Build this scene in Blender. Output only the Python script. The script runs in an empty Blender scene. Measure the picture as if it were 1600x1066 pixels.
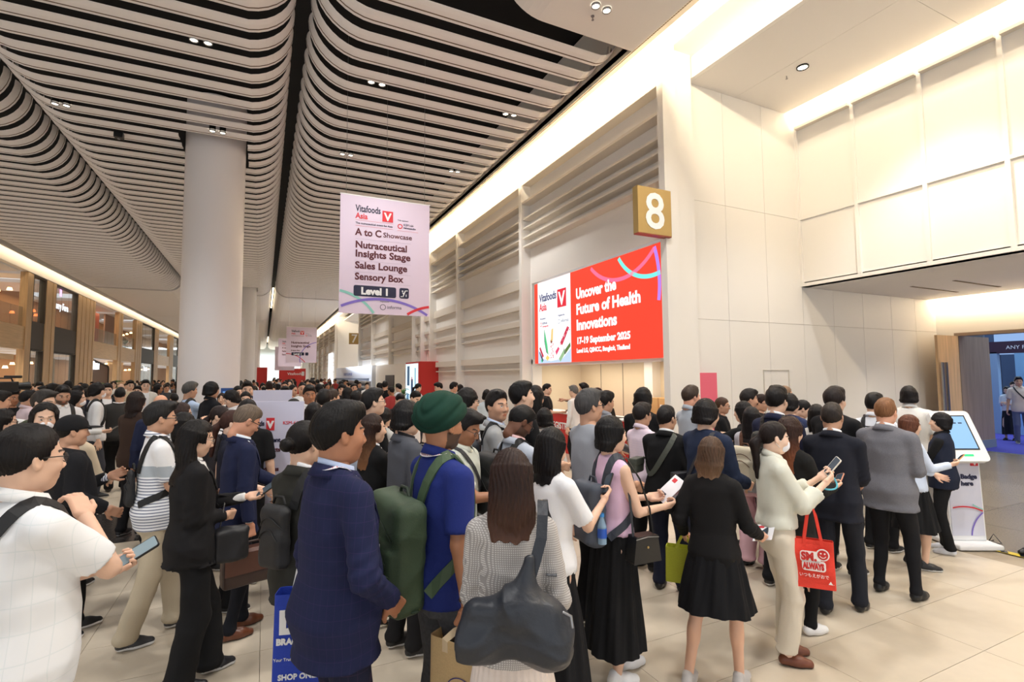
import bpy, math, random
import numpy as np
from mathutils import Matrix, Vector
from math import sin, cos, pi, radians, atan2, sqrt
random.seed(7)
SC = bpy.context.scene
COL = SC.collection
# ------------------------------------------------------------------ camera
FPX, YAW, PITCH, ROLL = 800.7, .45063, .066542, -.006938
CAMZ = 2.05
_fw = Vector((sin(YAW)*cos(PITCH), cos(YAW)*cos(PITCH), sin(PITCH)))
_r = Vector((cos(YAW), -sin(YAW), 0)); _u = _r.cross(_fw)
_R = _r*cos(ROLL)+_u*sin(ROLL); _U = -_r*sin(ROLL)+_u*cos(ROLL)
cam = bpy.data.cameras.new('camera'); cam.sensor_width = 36; cam.lens = FPX/1600*36; cam.clip_end = 400
camo = bpy.data.objects.new('camera', cam); COL.objects.link(camo)
m = Matrix((_R, _U, -_fw)).transposed().to_4x4(); m.translation = (0, 0, CAMZ); camo.matrix_world = m
SC.camera = camo
def ray(x, y): return _fw+_R*((x-800)/FPX)-_U*((y-533)/FPX)
# ------------------------------------------------------------------ world, exposure
w = bpy.data.worlds.new('world'); SC.world = w; w.use_nodes = True
w.node_tree.nodes['Background'].inputs[0].default_value = (.93, .96, 1, 1)
w.node_tree.nodes['Background'].inputs[1].default_value = .95
SC.view_settings.view_transform = 'Standard'; SC.view_settings.look = 'None'
SC.view_settings.gamma = 1; SC.view_settings.use_curve_mapping = False
SC.view_settings.exposure = 0.26
# ------------------------------------------------------------------ lights of the building
def area(name, loc, direction, sx, sy, power, color=(1, 1, 1), up=None, spread=180):
    l = bpy.data.lights.new(name, 'AREA'); l.shape = 'RECTANGLE'; l.size = sx; l.size_y = sy
    l.energy = power; l.color = color; l.spread = radians(spread)
    o = bpy.data.objects.new(name, l); COL.objects.link(o); o.location = loc
    d = Vector(direction).normalized()
    z = -d; y = Vector(up or (0, 1, 0)); x = y.cross(z).normalized(); y = z.cross(x)
    mm = Matrix((x, y, z)).transposed().to_4x4(); mm.translation = loc; o.matrix_world = mm
    return o
WARM = (1, .84, .60); SOFT = (1, .98, .955)
def cove(x0, y0, y1, z, d, power, color=WARM, w_=.08):      # strip lamp in a ceiling slot, runs along Y
    area('cove_lamp', (x0, (y0+y1)/2, z), d, w_, abs(y1-y0), power, color)
cove(6.20, -8, 42, 8.32, (1, 0, .0), 1500)
cove(6.20, 42, 95, 8.32, (1, 0, .1), 1100)
cove(-10.72, 8, 95, 8.22, (-1, 0, -.1), 300)
cove(10.52, -8, 7.5, 8.32, (1, 0, -.1), 330)
cove(16.05, 0.5, 7.5, 4.22, (1, 0, -.15), 130)
area('counter_lamp', (7.9, 10.3, 2.34), (0, 0, -1), .6, 4.8, 42, (1, .88, .70))
# hall beyond the door: exhibition lighting
area('exhibition_lamp', (22.5, 7, 7.4), (0, 0, -1), 7, 9, 900, (.55, .75, 1))
area('concourse_lamp', (-2.5, 118, 7.6), (0, 0, -1), 14, 8, 2600, (.85, .95, 1))
def spot(loc, power, color=SOFT, ang=95, r=.08, blend=.7):
    l = bpy.data.lights.new('downlight_lamp', 'SPOT'); l.energy = power; l.color = color
    l.spot_size = radians(ang); l.spot_blend = blend; l.shadow_soft_size = r
    o = bpy.data.objects.new('downlight_lamp', l); COL.objects.link(o); o.location = loc
    return o
for x, y, p in [(-2.9, 3, 900), (1.9, 1.2, 1300), (4.8, -1, 1200), (4.9, 5.2, 1000), (2.1, 8.9, 900), (-2.6, 10.5, 900), (4.9, 12.5, 900), (-7.6, 6, 900),
                (2.4, 17.5, 900), (-7.6, 15, 900), (-3.5, 19.5, 900), (4.9, 22, 900), (0, 27, 1100), (-7.6, 27, 1100),
                (4, 34, 1100), (-4, 38, 1300), (2, 48, 1500), (-6, 52, 1500), (1, 66, 1700), (-5, 76, 1700), (2, 88, 1700), (-4, 100, 1700)]:
    spot((x, y, 7.86), p*.50, r=.35, ang=125)
spot((9.4, 4.6, 7.9), 500, r=.15); spot((9.4, 1.2, 7.9), 500, r=.15)
spot((13.6, 4.5, 3.92), 240, ang=130, r=.1); spot((13.6, 1.5, 3.92), 240, ang=130, r=.1)
# soft fill of the concourse: added world light through the open end behind camera

# ------------------------------------------------------------------ materials
MATS = {}
def srgb(c):
    return tuple(((v/255)/12.92 if v/255 <= .04045 else ((v/255+.055)/1.055)**2.4) for v in c)
def mat(name, c, rough=.6, metal=0, bump=0, scale=40, emit=0, var=0, alpha=1, coat=0, stretch=None, spec=.5):
    key = (name, tuple(c), rough, metal, bump, scale, emit, var, alpha, coat, stretch, spec)
    if key in MATS: return MATS[key]
    m = bpy.data.materials.new(name); m.use_nodes = True; nt = m.node_tree; b = nt.nodes['Principled BSDF']
    col = (*srgb(c), 1)
    b.inputs['Base Color'].default_value = col; b.inputs['Roughness'].default_value = rough
    b.inputs['Metallic'].default_value = metal; b.inputs['Specular IOR Level'].default_value = spec
    if coat: b.inputs['Coat Weight'].default_value = coat
    if alpha < 1:
        b.inputs['Alpha'].default_value = alpha
    if emit:
        b.inputs['Emission Color'].default_value = col; b.inputs['Emission Strength'].default_value = emit
        b.inputs['Base Color'].default_value = (0, 0, 0, 1)
    if bump or var:
        tc = nt.nodes.new('ShaderNodeTexCoord'); mp = nt.nodes.new('ShaderNodeMapping')
        if stretch: mp.inputs['Scale'].default_value = stretch
        nz = nt.nodes.new('ShaderNodeTexNoise'); nz.inputs['Scale'].default_value = scale; nz.inputs['Detail'].default_value = 4
        nt.links.new(tc.outputs['Object'], mp.inputs[0]); nt.links.new(mp.outputs[0], nz.inputs['Vector'])
        if bump:
            bp = nt.nodes.new('ShaderNodeBump'); bp.inputs['Strength'].default_value = bump; bp.inputs['Distance'].default_value = .01
            nt.links.new(nz.outputs['Fac'], bp.inputs['Height']); nt.links.new(bp.outputs[0], b.inputs['Normal'])
        if var:
            mr = nt.nodes.new('ShaderNodeMapRange'); mr.inputs[1].default_value = .3; mr.inputs[2].default_value = .7
            mr.inputs[3].default_value = 1-var; mr.inputs[4].default_value = 1+var
            mx = nt.nodes.new('ShaderNodeVectorMath'); mx.operation = 'SCALE'; mx.inputs[0].default_value = col[:3]
            nt.links.new(nz.outputs['Fac'], mr.inputs[0]); nt.links.new(mr.outputs[0], mx.inputs['Scale'])
            nt.links.new(mx.outputs[0], b.inputs['Base Color'])
    MATS[key] = m; return m
M_WALL = mat('white_plaster', (238, 231, 220), .55, bump=.03, scale=8)
M_PANEL = mat('white_panel', (237, 233, 227), .45)
M_LEDGE = mat('ledge_paint', (222, 213, 200), .6)
M_CEIL = mat('ceiling_paint', (232, 227, 222), .6)
M_SLAT = mat('slat_paint', (234, 229, 226), .45)
M_GROOVE = mat('slat_groove', (128, 108, 92), .7)  # darker groove paint puts the slat's shadow line into the colour
M_DARK = mat('dark_plenum', (14, 14, 15), .9)
M_WOOD = mat('oak_veneer', (206, 172, 130), .5, var=.16, scale=3, stretch=(6, 6, .35), bump=.05)
M_WOODH = mat('oak_veneer_level', (210, 178, 136), .5, var=.12, scale=3, stretch=(.35, .35, 8), bump=.05)
M_BROWN = mat('brown_metal', (62, 54, 48), .6)
M_GLASS = mat('shop_glass', (120, 125, 120), .08, alpha=.28, spec=.7)
M_GOLD = mat('gold_lacquer', (176, 148, 92), .35, metal=.35)
M_RED = mat('red_panel', (204, 48, 44), .5)
M_STEEL = mat('brushed_steel', (150, 150, 152), .3, metal=.9)
M_TILE = mat('beige_stone', (203, 190, 170), .34, var=.025, scale=9, bump=.01)
M_TILE2 = mat('beige_stone_worn', (200, 187, 167), .36, var=.03, scale=8, bump=.01)
M_GRANITE = mat('grey_granite', (126, 117, 102), .24, var=.14, scale=60)
M_DGRANITE = mat('dark_granite', (54, 50, 48), .2, var=.2, scale=60)
M_CARPET = mat('violet_carpet', (62, 58, 150), .95, bump=.3, scale=300)
M_WHITE = mat('white_satin', (240, 240, 240), .4)
M_BLACK = mat('black_satin', (16, 16, 17), .4)
M_LAMP = mat('lamp_face', (255, 240, 215), emit=6)

# ------------------------------------------------------------------ object helpers
def put(o, label=None, cat=None, group=None, kind=None):
    if label: o['label'] = label
    if cat: o['category'] = cat
    if group: o['group'] = group
    if kind: o['kind'] = kind
    return o
def empty(name, loc=(0, 0, 0), rz=0, **k):
    o = bpy.data.objects.new(name, None); COL.objects.link(o); o.location = loc; o.rotation_euler = (0, 0, rz)
    o.empty_display_size = .1; return put(o, **k)
class MB:
    def __init__(s): s.v = []; s.f = []; s.mi = []; s.m = 0; s.sm = []
    def add(s, vs, fs, smooth=False):
        n = len(s.v); s.v += [tuple(v) for v in vs]
        for f in fs: s.f.append(tuple(i+n for i in f)); s.mi.append(s.m); s.sm.append(smooth)
        return s
    def box(s, x0, y0, z0, x1, y1, z1):
        return s.add([(x0, y0, z0), (x1, y0, z0), (x1, y1, z0), (x0, y1, z0), (x0, y0, z1), (x1, y0, z1), (x1, y1, z1), (x0, y1, z1)],
                     [(0, 3, 2, 1), (4, 5, 6, 7), (0, 1, 5, 4), (1, 2, 6, 5), (2, 3, 7, 6), (3, 0, 4, 7)])
    def quad(s, a, b, c, d): return s.add([a, b, c, d], [(0, 1, 2, 3)])
    def prism(s, pts, axis, a0, a1, smooth=False):          # polygon in the two other axes, extruded along axis
        def mk(p, t):
            return {'x': (t, p[0], p[1]), 'y': (p[0], t, p[1]), 'z': (p[0], p[1], t)}[axis]
        n = len(pts); vs = [mk(p, a0) for p in pts]+[mk(p, a1) for p in pts]
        s.add(vs, [tuple(range(n)), tuple(range(2*n-1, n-1, -1))])
        s.add(vs, [(i, (i+1) % n, n+(i+1) % n, n+i) for i in range(n)], smooth)
        return s
    def cyl(s, c, r0, r1, z0, z1, n=24, axis='z', smooth=True, caps=True):
        def mk(a, r, t):
            p = (r*cos(a), r*sin(a))
            return {'z': (c[0]+p[0], c[1]+p[1], c[2]+t), 'x': (c[0]+t, c[1]+p[0], c[2]+p[1]), 'y': (c[0]+p[0], c[1]+t, c[2]+p[1])}[axis]
        vs = [mk(2*pi*i/n, r0, z0) for i in range(n)]+[mk(2*pi*i/n, r1, z1) for i in range(n)]
        s.add(vs, [(i, (i+1) % n, n+(i+1) % n, n+i) for i in range(n)], smooth)
        if caps: s.add(vs, [tuple(range(n-1, -1, -1)), tuple(range(n, 2*n))])
        return s
    def tube(s, pts, r, n=8, flat=None):                    # round (or flat: width, thickness) sweep along points
        P = [Vector(p) for p in pts]; rings = []; prev = None
        for i, p in enumerate(P):
            t = (P[min(i+1, len(P)-1)]-P[max(i-1, 0)]).normalized()
            if prev is None:
                a = Vector((0, 0, 1)) if abs(t.z) < .9 else Vector((1, 0, 0))
                nn = t.cross(a).normalized()
            else: nn = (prev-t*prev.dot(t)).normalized()
            prev = nn; bb = t.cross(nn); rr = r[i] if isinstance(r, (list, tuple)) else r
            rings.append([p+nn*(cos(2*pi*k/n)*rr)+bb*(sin(2*pi*k/n)*rr) for k in range(n)])
        vs = [v for rg in rings for v in rg]; m_ = len(P)
        s.add(vs, [(j*n+k, j*n+(k+1) % n, (j+1)*n+(k+1) % n, (j+1)*n+k) for j in range(m_-1) for k in range(n)], True)
        s.add(vs, [tuple(range(n-1, -1, -1)), tuple(range((m_-1)*n, m_*n))])
        return s
    def strap(s, pts, nrm, w_, t_):                          # flat band: points with outward normals
        P = [Vector(p) for p in pts]; N = [Vector(q).normalized() for q in nrm]; vs = []
        for i, p in enumerate(P):
            t = (P[min(i+1, len(P)-1)]-P[max(i-1, 0)]).normalized(); sd = t.cross(N[i]).normalized()*(w_/2); nn = N[i]*t_
            vs += [p-sd, p+sd, p+sd+nn, p-sd+nn]
        m_ = len(P)
        s.add(vs, [(j*4+k, j*4+(k+1) % 4, (j+1)*4+(k+1) % 4, (j+1)*4+k) for j in range(m_-1) for k in range(4)], False)
        s.add(vs, [(3, 2, 1, 0), tuple((m_-1)*4+k for k in range(4))])
        return s
    def mesh(s, name, mats):
        me = bpy.data.meshes.new(name); me.from_pydata(s.v, [], s.f)
        for q in (mats if isinstance(mats, (list, tuple)) else [mats]): me.materials.append(q)
        me.polygons.foreach_set('material_index', s.mi); me.polygons.foreach_set('use_smooth', s.sm)
        me.update(); return me
    def build(s, name, mats, parent=None, **k): return link(name, s.mesh(name, mats), parent, **k)
def link(name, me, parent=None, loc=None, **k):
    o = bpy.data.objects.new(name, me); COL.objects.link(o)
    if parent: o.parent = parent
    if loc: o.location = loc
    return put(o, **k)
def bevel(o, w_=.01, seg=2):
    b = o.modifiers.new('bevel', 'BEVEL'); b.width = w_; b.segments = seg; b.limit_method = 'ANGLE'; return o
def text(s, size, loc, mt, parent, name='lettering', ext=.002, w_=0, align='LEFT', sx=1, rot=(pi/2, 0, 0), fit=None):
    c = bpy.data.curves.new('t', 'FONT'); c.body = s; c.size = size; c.extrude = ext; c.offset = w_; c.align_x = align
    c.resolution_u = 3
    o = bpy.data.objects.new('t', c); COL.objects.link(o)
    bpy.context.view_layer.update()
    me = bpy.data.meshes.new_from_object(o.evaluated_get(bpy.context.evaluated_depsgraph_get()))
    bpy.data.objects.remove(o); me.materials.clear(); me.materials.append(mt)
    if fit and len(me.vertices): sx = fit/max(v.co.x for v in me.vertices)
    q = link(name, me, parent); q.location = loc; q.rotation_euler = rot; q.scale = (sx, 1, 1); return q
def arcband(cx, cz, r, a0, a1, w_, y, clip, n=40):           # ring segment in local xz, clipped to clip box
    mb = MB(); x0, z0, x1, z1 = clip
    for i in range(n):
        a, b = radians(a0+(a1-a0)*i/n), radians(a0+(a1-a0)*(i+1)/n)
        q = [(cx+cos(t)*rr, cz+sin(t)*rr) for t, rr in ((a, r), (b, r), (b, r+w_), (a, r+w_))]
        if all(x0 <= px <= x1 and z0 <= pz <= z1 for px, pz in q):
            mb.add([(px, y, pz) for px, pz in q], [(0, 1, 2, 3)])
    return mb
def rrect(x0, z0, x1, z1, r, n=5):
    pts = []
    for cx, cz, a in ((x1-r, z1-r, 0), (x0+r, z1-r, 90), (x0+r, z0+r, 180), (x1-r, z0+r, 270)):
        pts += [(cx+r*cos(radians(a+90*i/n)), cz+r*sin(radians(a+90*i/n))) for i in range(n+1)]
    return pts

# ================================================================== SETTING
def struct(o): o['kind'] = 'structure'; return o
# floor of stone tiles, each tile with its own joint
fl = struct(MB().box(-11.2, -10, -.06, 7.62, 125, -.012).build('floor', mat('tile_joint', (176, 162, 142), .8)))
tiles = []
for i in range(-9, 7):
    for j in range(-6, 75):
        x0 = .08+i*1.2-.06; y0 = .22+j*.6; cx, cy = x0+.6, y0+.3
        if x0+1.2 > 7.66: continue
        tiles.append((math.hypot(cx-2.2, cy-2.6), x0, y0, cx, cy))
tiles.sort()
tb = MB().box(.0018, .0018, -.012, 1.1982, .5982, 0)
tA = tb.mesh('tile', M_TILE); tB = tb.mesh('tile', M_TILE2)
dark_rect = lambda cx, cy: -4.6 < cx < -1.1 and 8.3 < cy < 9.8
rest = MB()
tD = tb.mesh('tile', M_DGRANITE)
for n, (d, x0, y0, cx, cy) in enumerate(tiles):
    if n < 270 or dark_rect(cx, cy):
        o = link('tile', tD if dark_rect(cx, cy) else random.choice((tA, tB)), fl); o.location = (x0, y0, 0)
    else: rest.box(x0+.0025, y0+.0025, -.012, x0+1.1975, y0+.5975, 0)
rest.build('far_tiles', M_TILE, fl, kind='stuff')
fl2 = struct(MB().box(-11.2, 45.4, -.011, 7.62, 125, -.001).build('floor_far', M_TILE)); fl2.parent = fl
fe = struct(MB().box(7.62, -10, -.06, 16.9, 7.6, -.012).build('floor_entrance', mat('granite_joint', (78, 72, 64), .8)))
gm = MB().box(.003, .003, -.012, 1.197, 1.197, 0); g1 = gm.mesh('tile', M_GRANITE)
g2 = gm.mesh('tile', mat('grey_granite_b', (118, 109, 95), .26, var=.16, scale=55))
for i in range(8):
    for j in range(-6, 6):
        if j == 5: continue
        o = link('tile', random.choice((g1, g2)), fe); o.location = (7.66+i*1.2-.03, .3+j*1.2, 0)
MB().box(7.63, 6.3, -.012, 16.9, 7.6, 0).build('border', M_GRANITE, fe)
struct(MB().box(16.9, -6, -.06, 34, 16, .004).build('floor_carpet', M_CARPET))
MB().box(16.78, 2.4, 0, 16.92, 7.1, .008).build('trim_1', M_STEEL, None, kind='structure')
# hazard tape along the edge of the stone floor
tp = MB(); yel, blk = mat('yellow_tape', (226, 198, 60), .5), M_BLACK
tp.box(7.60, -4, 0, 7.70, 6.4, .003)
t_ = tp.build('floor_tape', yel, label='yellow and black hazard tape along the edge of the beige floor', cat='tape')
sb = MB()
for k in range(60):
    y = -3.9+k*.17
    sb.quad((7.60, y, .0035), (7.60, y+.07, .0035), (7.70, y+.12, .0035), (7.70, y+.05, .0035))
sb.build('stripe', blk, t_, kind='stuff')

# ---- ceiling
ceil = struct(MB().box(-13, -10, 9.35, 12, 126, 9.5).build('ceiling', M_DARK))
def slat_path(x0, x1, r0, r1, z, nseg=9):
    p = []
    for i in range(nseg+1):
        a = pi/2*i/nseg; p.append((x0+r0-r0*cos(a), z+r0-r0*sin(a)))
    for i in range(1, nseg+1):
        a = pi/2*i/nseg; p.append((x1-r1+r1*sin(a), z+r1-r1*cos(a)))
    return p
# section (u along Y, v towards the inside of the curve), per-face material index
SEC = [(-.145, .050), (-.13, .034), (-.05, .010), (.045, .002), (.057, .014), (.067, .014), (.073, 0), (.135, 0), (.135, .05)]
def sweep_slat(path, mb, y=0, sec=SEC, cut=None):
    rings = []
    for i, (x, z) in enumerate(path):
        a = path[max(i-1, 0)]; b = path[min(i+1, len(path)-1)]
        t = Vector((b[0]-a[0], 0, b[1]-a[1])).normalized(); n = Vector((-t.z, 0, t.x))
        rings.append([(x+n.x*v, y+u, z+n.z*v) for u, v in sec])
    k = len(sec)
    for i in range(len(path)-1):
        for j in range(k-1):
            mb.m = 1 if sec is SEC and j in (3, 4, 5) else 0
            mb.add([rings[i][j], rings[i][j+1], rings[i+1][j+1], rings[i+1][j]], [(0, 1, 2, 3)], True)
    mb.m = 0; return mb
ZC = 8.0
PR, PM, PL = slat_path(.62, 6.0, .9, .5, ZC), slat_path(-5.0, .38, .9, .9, ZC), slat_path(-10.6, -5.24, .5, .9, ZC)
PMC1 = slat_path(-5.0, -2.02, .9, .01, ZC); PMC2 = slat_path(-.52, .38, .01, .9, ZC)
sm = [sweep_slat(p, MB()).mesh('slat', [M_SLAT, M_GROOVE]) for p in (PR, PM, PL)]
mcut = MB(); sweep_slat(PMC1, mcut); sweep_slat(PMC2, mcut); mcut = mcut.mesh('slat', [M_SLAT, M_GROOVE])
NS = 59
for k in range(NS):
    y = 7.75+k*.58
    for q, me in enumerate(sm):
        if q == 1 and (abs(y-15.4) < .95 or abs(y-39) < .95): me = mcut
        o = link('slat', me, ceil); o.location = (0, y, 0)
for y0, y1 in ((60, 95), (112, 124)):
    mb = MB(); y = y0+.3
    while y < y1:
        for p in (slat_path(.62, 6, .9, .5, ZC, 4), slat_path(-5, .38, .9, .9, ZC, 4), slat_path(-10.6, -5.24, .5, .9, ZC, 4)): sweep_slat(p, mb, y, [(-.15, .075), (.15, 0), (.15, .1)])
        y += .58
    mb.build('far_slats', M_SLAT, ceil, kind='stuff')
# plain ceiling bays with the same rounded section
def bay(y0, y1, path, name='ceiling_bay'):
    mb = MB(); sweep_slat(path, mb, 0, [(y0, .0), (y1, .0)]);
    for yy in (y0, y1):
        n = len(path); mb.add([(x, yy, z) for x, z in path]+[(path[-1][0], yy, 9.2), (path[0][0], yy, 9.2)], [tuple(range(n+2))])
    return mb.build(name, M_CEIL, ceil)
bay(-10, 7.2, slat_path(3.3, 6.0, .8, .02, ZC, 12))
for p in (PR, PM, PL): bay(42, 60, p); bay(95, 112, p)
bay(-10, 3.0, PM)
# strip by the right wall, shaped sloping to catch bounced light; dotted air grille
st = MB().prism([(5.98, 8.0), (6.28, 8.15), (6.28, 8.2), (5.98, 8.2)], 'y', -10, 125).build('ceiling_strip', mat('strip_paint', (240, 228, 205), .55), ceil)
gr = MB()
for k in range(520):
    y = -1+k*.05
    gr.prism([(6.02, 8.013), (6.05, 8.028), (6.05, 8.04), (6.02, 8.03)], 'y', y, y+.03)
gr.build('air_grille', mat('grille_hole', (120, 100, 72), .8), ceil, kind='stuff')
MB().box(6.0, -10, 9.2, 7.3, 125, 9.3).build('cove_top', M_WALL, ceil)
MB().box(5.98, -10, 8.08, 6.02, 125, 9.2).build('cove_back', M_WALL, ceil)
# strip beside the shop front, left
MB().prism([(-10.66, 8.0), (-10.62, 8.0), (-10.62, 8.6), (-10.66, 8.6)], 'y', 3, 125).build('cove_lip', M_CEIL, ceil)
MB().box(-11.8, 3, 8.55, -10.6, 125, 8.6).build('cove_top', M_CEIL, ceil)
MB().box(-11.4, 3, 7.64, -11.16, 125, 8.55).build('cove_face', M_WALL, ceil)
# lit troughs of the plain bays
for y0, y1 in ((42.4, 55), (95, 110)):
    for x in (.5, -5.12):
        MB().box(x-.05, y0, 8.75, x+.05, y1, 8.78).build('trough_light', mat('trough_lamp', (255, 236, 200), emit=5), ceil)
MB().box(-12, 59.5, 8.9, 6, 60, 9.3).build('bulkhead', M_DARK, ceil)

# ---- right wall with ledges
def wallbox(name, *b, mt=M_WALL): return struct(MB().box(*b).build(name, mt))
wr = struct(MB().box(7.0, 13.1, 0, 7.3, 42, 9.3).box(7.0, 7.5, 4.72, 7.3, 13.1, 9.3).box(7.0, 7.78, 2.30, 7.16, 13.1, 2.36).build('wall_right', M_PANEL))
wr2 = struct(MB().box(7.0, 57, 0, 7.3, 92, 9.3).box(7, 108, 0, 7.3, 125, 9.3).build('wall_right_far', M_PANEL))
for i, (y0, y1) in enumerate(((-10, 7.5), (42, 57), (92, 108))):
    struct(MB().box(7.0, y0, 8.42, 7.6, y1, 9.3).build('trim_%d' % (i+2), M_PANEL))
pil = [7.28, 13.25, 18.8, 22.4, 23.9, 25.5, 30.9, 36.5, 41.8]
for y in pil+[57.2, 63, 69, 75, 81, 87, 91.8, 108.3, 114]:
    MB().box(6.70, y-.07, 0, 7.02, y+.09, 9.25).build('pilaster', M_PANEL, wr if y < 50 else wr2)
up = [(7.62, .05, .30), (7.05, .06, .30), (6.58, .05, .28), (6.30, .05, .28), (6.02, .05, .28), (5.76, .05, .28)]
low = [(4.62, .30, .16), (4.0, .12, .16), (3.5, .16, .16), (3.25, .05, .14), (2.42, .22, .16), (2.2, .05, .14)]
def ledges(y0, y1, zs, par):
    for z, h, d in zs: MB().box(7.02-d, y0, z, 7.02, y1, z+h).build('ledge', M_LEDGE, par)
for a, b in zip(pil[:-1], pil[1:]):
    ledges(a+.09, b-.09, up, wr)
    if a > 13: ledges(a+.09, b-.09, low, wr)
for a, b in ((57.3, 91.7), (108.4, 124)): ledges(a, b, up+low, wr2)
for k, (y0, y1) in enumerate(((42, 57), (92, 108))):
    struct(MB().box(7.3, y1, 0, 12, y1+.2, 9.3).box(11.9, y0, 0, 12.1, y1, 9.3).box(7.3, y0-.2, 0, 12, y0, 9.3).build('wall_portal_'+str(k+1), M_PANEL))
    struct(MB().box(7.6, y0, 8.0, 11.9, y1, 8.1).build('ceiling_portal_'+str(k+1), M_CEIL))
# portal 8
struct(MB().box(7.0, 7.32, 0, 7.55, 7.52, 8.42).build('trim_5', M_PANEL))
wb = struct(MB().box(7.4, 7.52, 0, 16.7, 7.75, 8.7).build('wall_back', mat('joint_line', (188, 178, 164), .6)))
def panel_grid(par, xs, zs, y, name='wall_panel'):
    for x0, x1 in zip(xs[:-1], xs[1:]):
        for z0, z1 in zip(zs[:-1], zs[1:]):
            MB().box(x0+.004, y-.02, z0+.004, x1-.004, y, z1-.004).build(name, M_PANEL, par)
panel_grid(wb, [7.5, 8.6, 9.8, 10.95], [0, 3.14, 5.55, 8.6], 7.52)
panel_grid(wb, [10.95, 12.05, 13.2, 14.4, 15.5, 16.5], [0, 3.14, 4.0], 7.52)
# access hatch outline and switch in the wall
hb = MB()
for b in ((9.55, 7.485, 0, 9.565, 7.5, 2.12), (10.35, 7.485, 0, 10.365, 7.5, 2.12), (9.55, 7.485, 2.11, 10.365, 7.5, 2.125)): hb.box(*b)
hb.build('hatch_joint', mat('joint_soft', (200, 192, 180), .6), wb)
wu = struct(MB().box(10.95, -10, 4.0, 11.15, 7.52, 8.7).build('wall_entrance', M_PANEL))
ys = [7.5-.02, 6.22, 5.0, 3.83, 2.6, 1.4, .2, -1, -2.2, -3.4]
for y in ys: MB().box(10.90, y-.035, 4.0, 10.95, y+.035, 8.6).build('frame_bar', M_PANEL, wu)
for z in (4.0, 5.52, 7.62):
    for y0, y1 in zip(ys[1:], ys[:-1]): MB().box(10.90 if z < 7 else 10.82, y0+.036, z, 10.95, y1-.036, z+(.07 if z < 7 else .06)).build('frame_bar', M_PANEL if z < 7 else M_LEDGE, wu)
ce = struct(MB().box(7.7, -10, 8.0, 10.6, 7.5, 8.1).build('ceiling_entrance', mat('joint_line2', (200, 190, 176), .6)))
MB().box(7.6, -10, 7.985, 7.7, 7.5, 8.6).build('beam_face', M_PANEL, ce)
for x0, x1 in ((7.7, 9.0), (9.0, 10.6)):
    for y0, y1 in ((-10, -2.4), (-2.4, .9), (.9, 4.2), (4.2, 7.5)): MB().box(x0+.003, y0+.003, 7.985, x1-.003, y1-.003, 8.0).build('ceiling_panel', M_CEIL, ce)
MB().box(10.4, -10, 8.6, 11.2, 7.6, 8.7).build('cove_top', M_WALL, ce)
so = struct(MB().box(10.95, -10, 4.0, 16.1, 7.52, 4.1).box(16.0, -10, 4.4, 16.6, 7.6, 4.45).build('ceiling_soffit', M_CEIL))
for b in ((13.2, 5.6, 14.0, 5.66), (13.2, 6.4, 14.0, 6.46)): MB().box(b[0], b[1], 3.992, b[2]+1.2, b[3], 4.0).build('air_slot', mat('slot_shadow', (120, 104, 80), .8), so)
# door wall
wd = struct(MB().box(16.5, 7.1, 0, 16.75, 7.6, 4.45).box(16.5, -10, 3.08, 16.75, 7.1, 4.45).box(16.5, -10, 0, 16.75, 2.4, 3.08).build('wall_door', M_WALL))
df = MB().box(16.46, 2.3, 3.0, 16.8, 7.1, 3.08).build('door_1', mat('door_head', (150, 128, 108), .5), kind='structure')
lf = MB().box(15.45, 7.02, .01, 16.47, 7.08, 3.0).build('door_leaf', M_WOOD, df)
for x in (15.68, 15.5): MB().box(x-.04, 6.94, .6, x+.03, 6.98, 2.3).build('door_handle', M_STEEL, lf)
MB().box(16.5, 7.02, 0.22, 18.1, 7.09, 3.0).build('door_reveal', mat('grey_oak', (150, 130, 112), .5, var=.14, scale=3, stretch=(6, 6, .35)), df)
MB().box(16.5, 7.0, 0, 18.1, 7.08, .22).build('door_skirting', mat('blue_grey_skirting', (120, 132, 146), .5), df)
# expo hall beyond
struct(MB().box(30, -8, 0, 30.2, 16, 9).build('wall_hall', mat('hall_wall', (70, 92, 120), .8)))
struct(MB().box(16.9, -8, 8.6, 30, 16, 8.7).build('ceiling_hall', M_DARK))
struct(MB().box(18.0, 7.1, 0, 18.1, 16, 8.6).build('wall_hall_side', mat('hall_side', (96, 110, 130), .8)))

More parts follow.
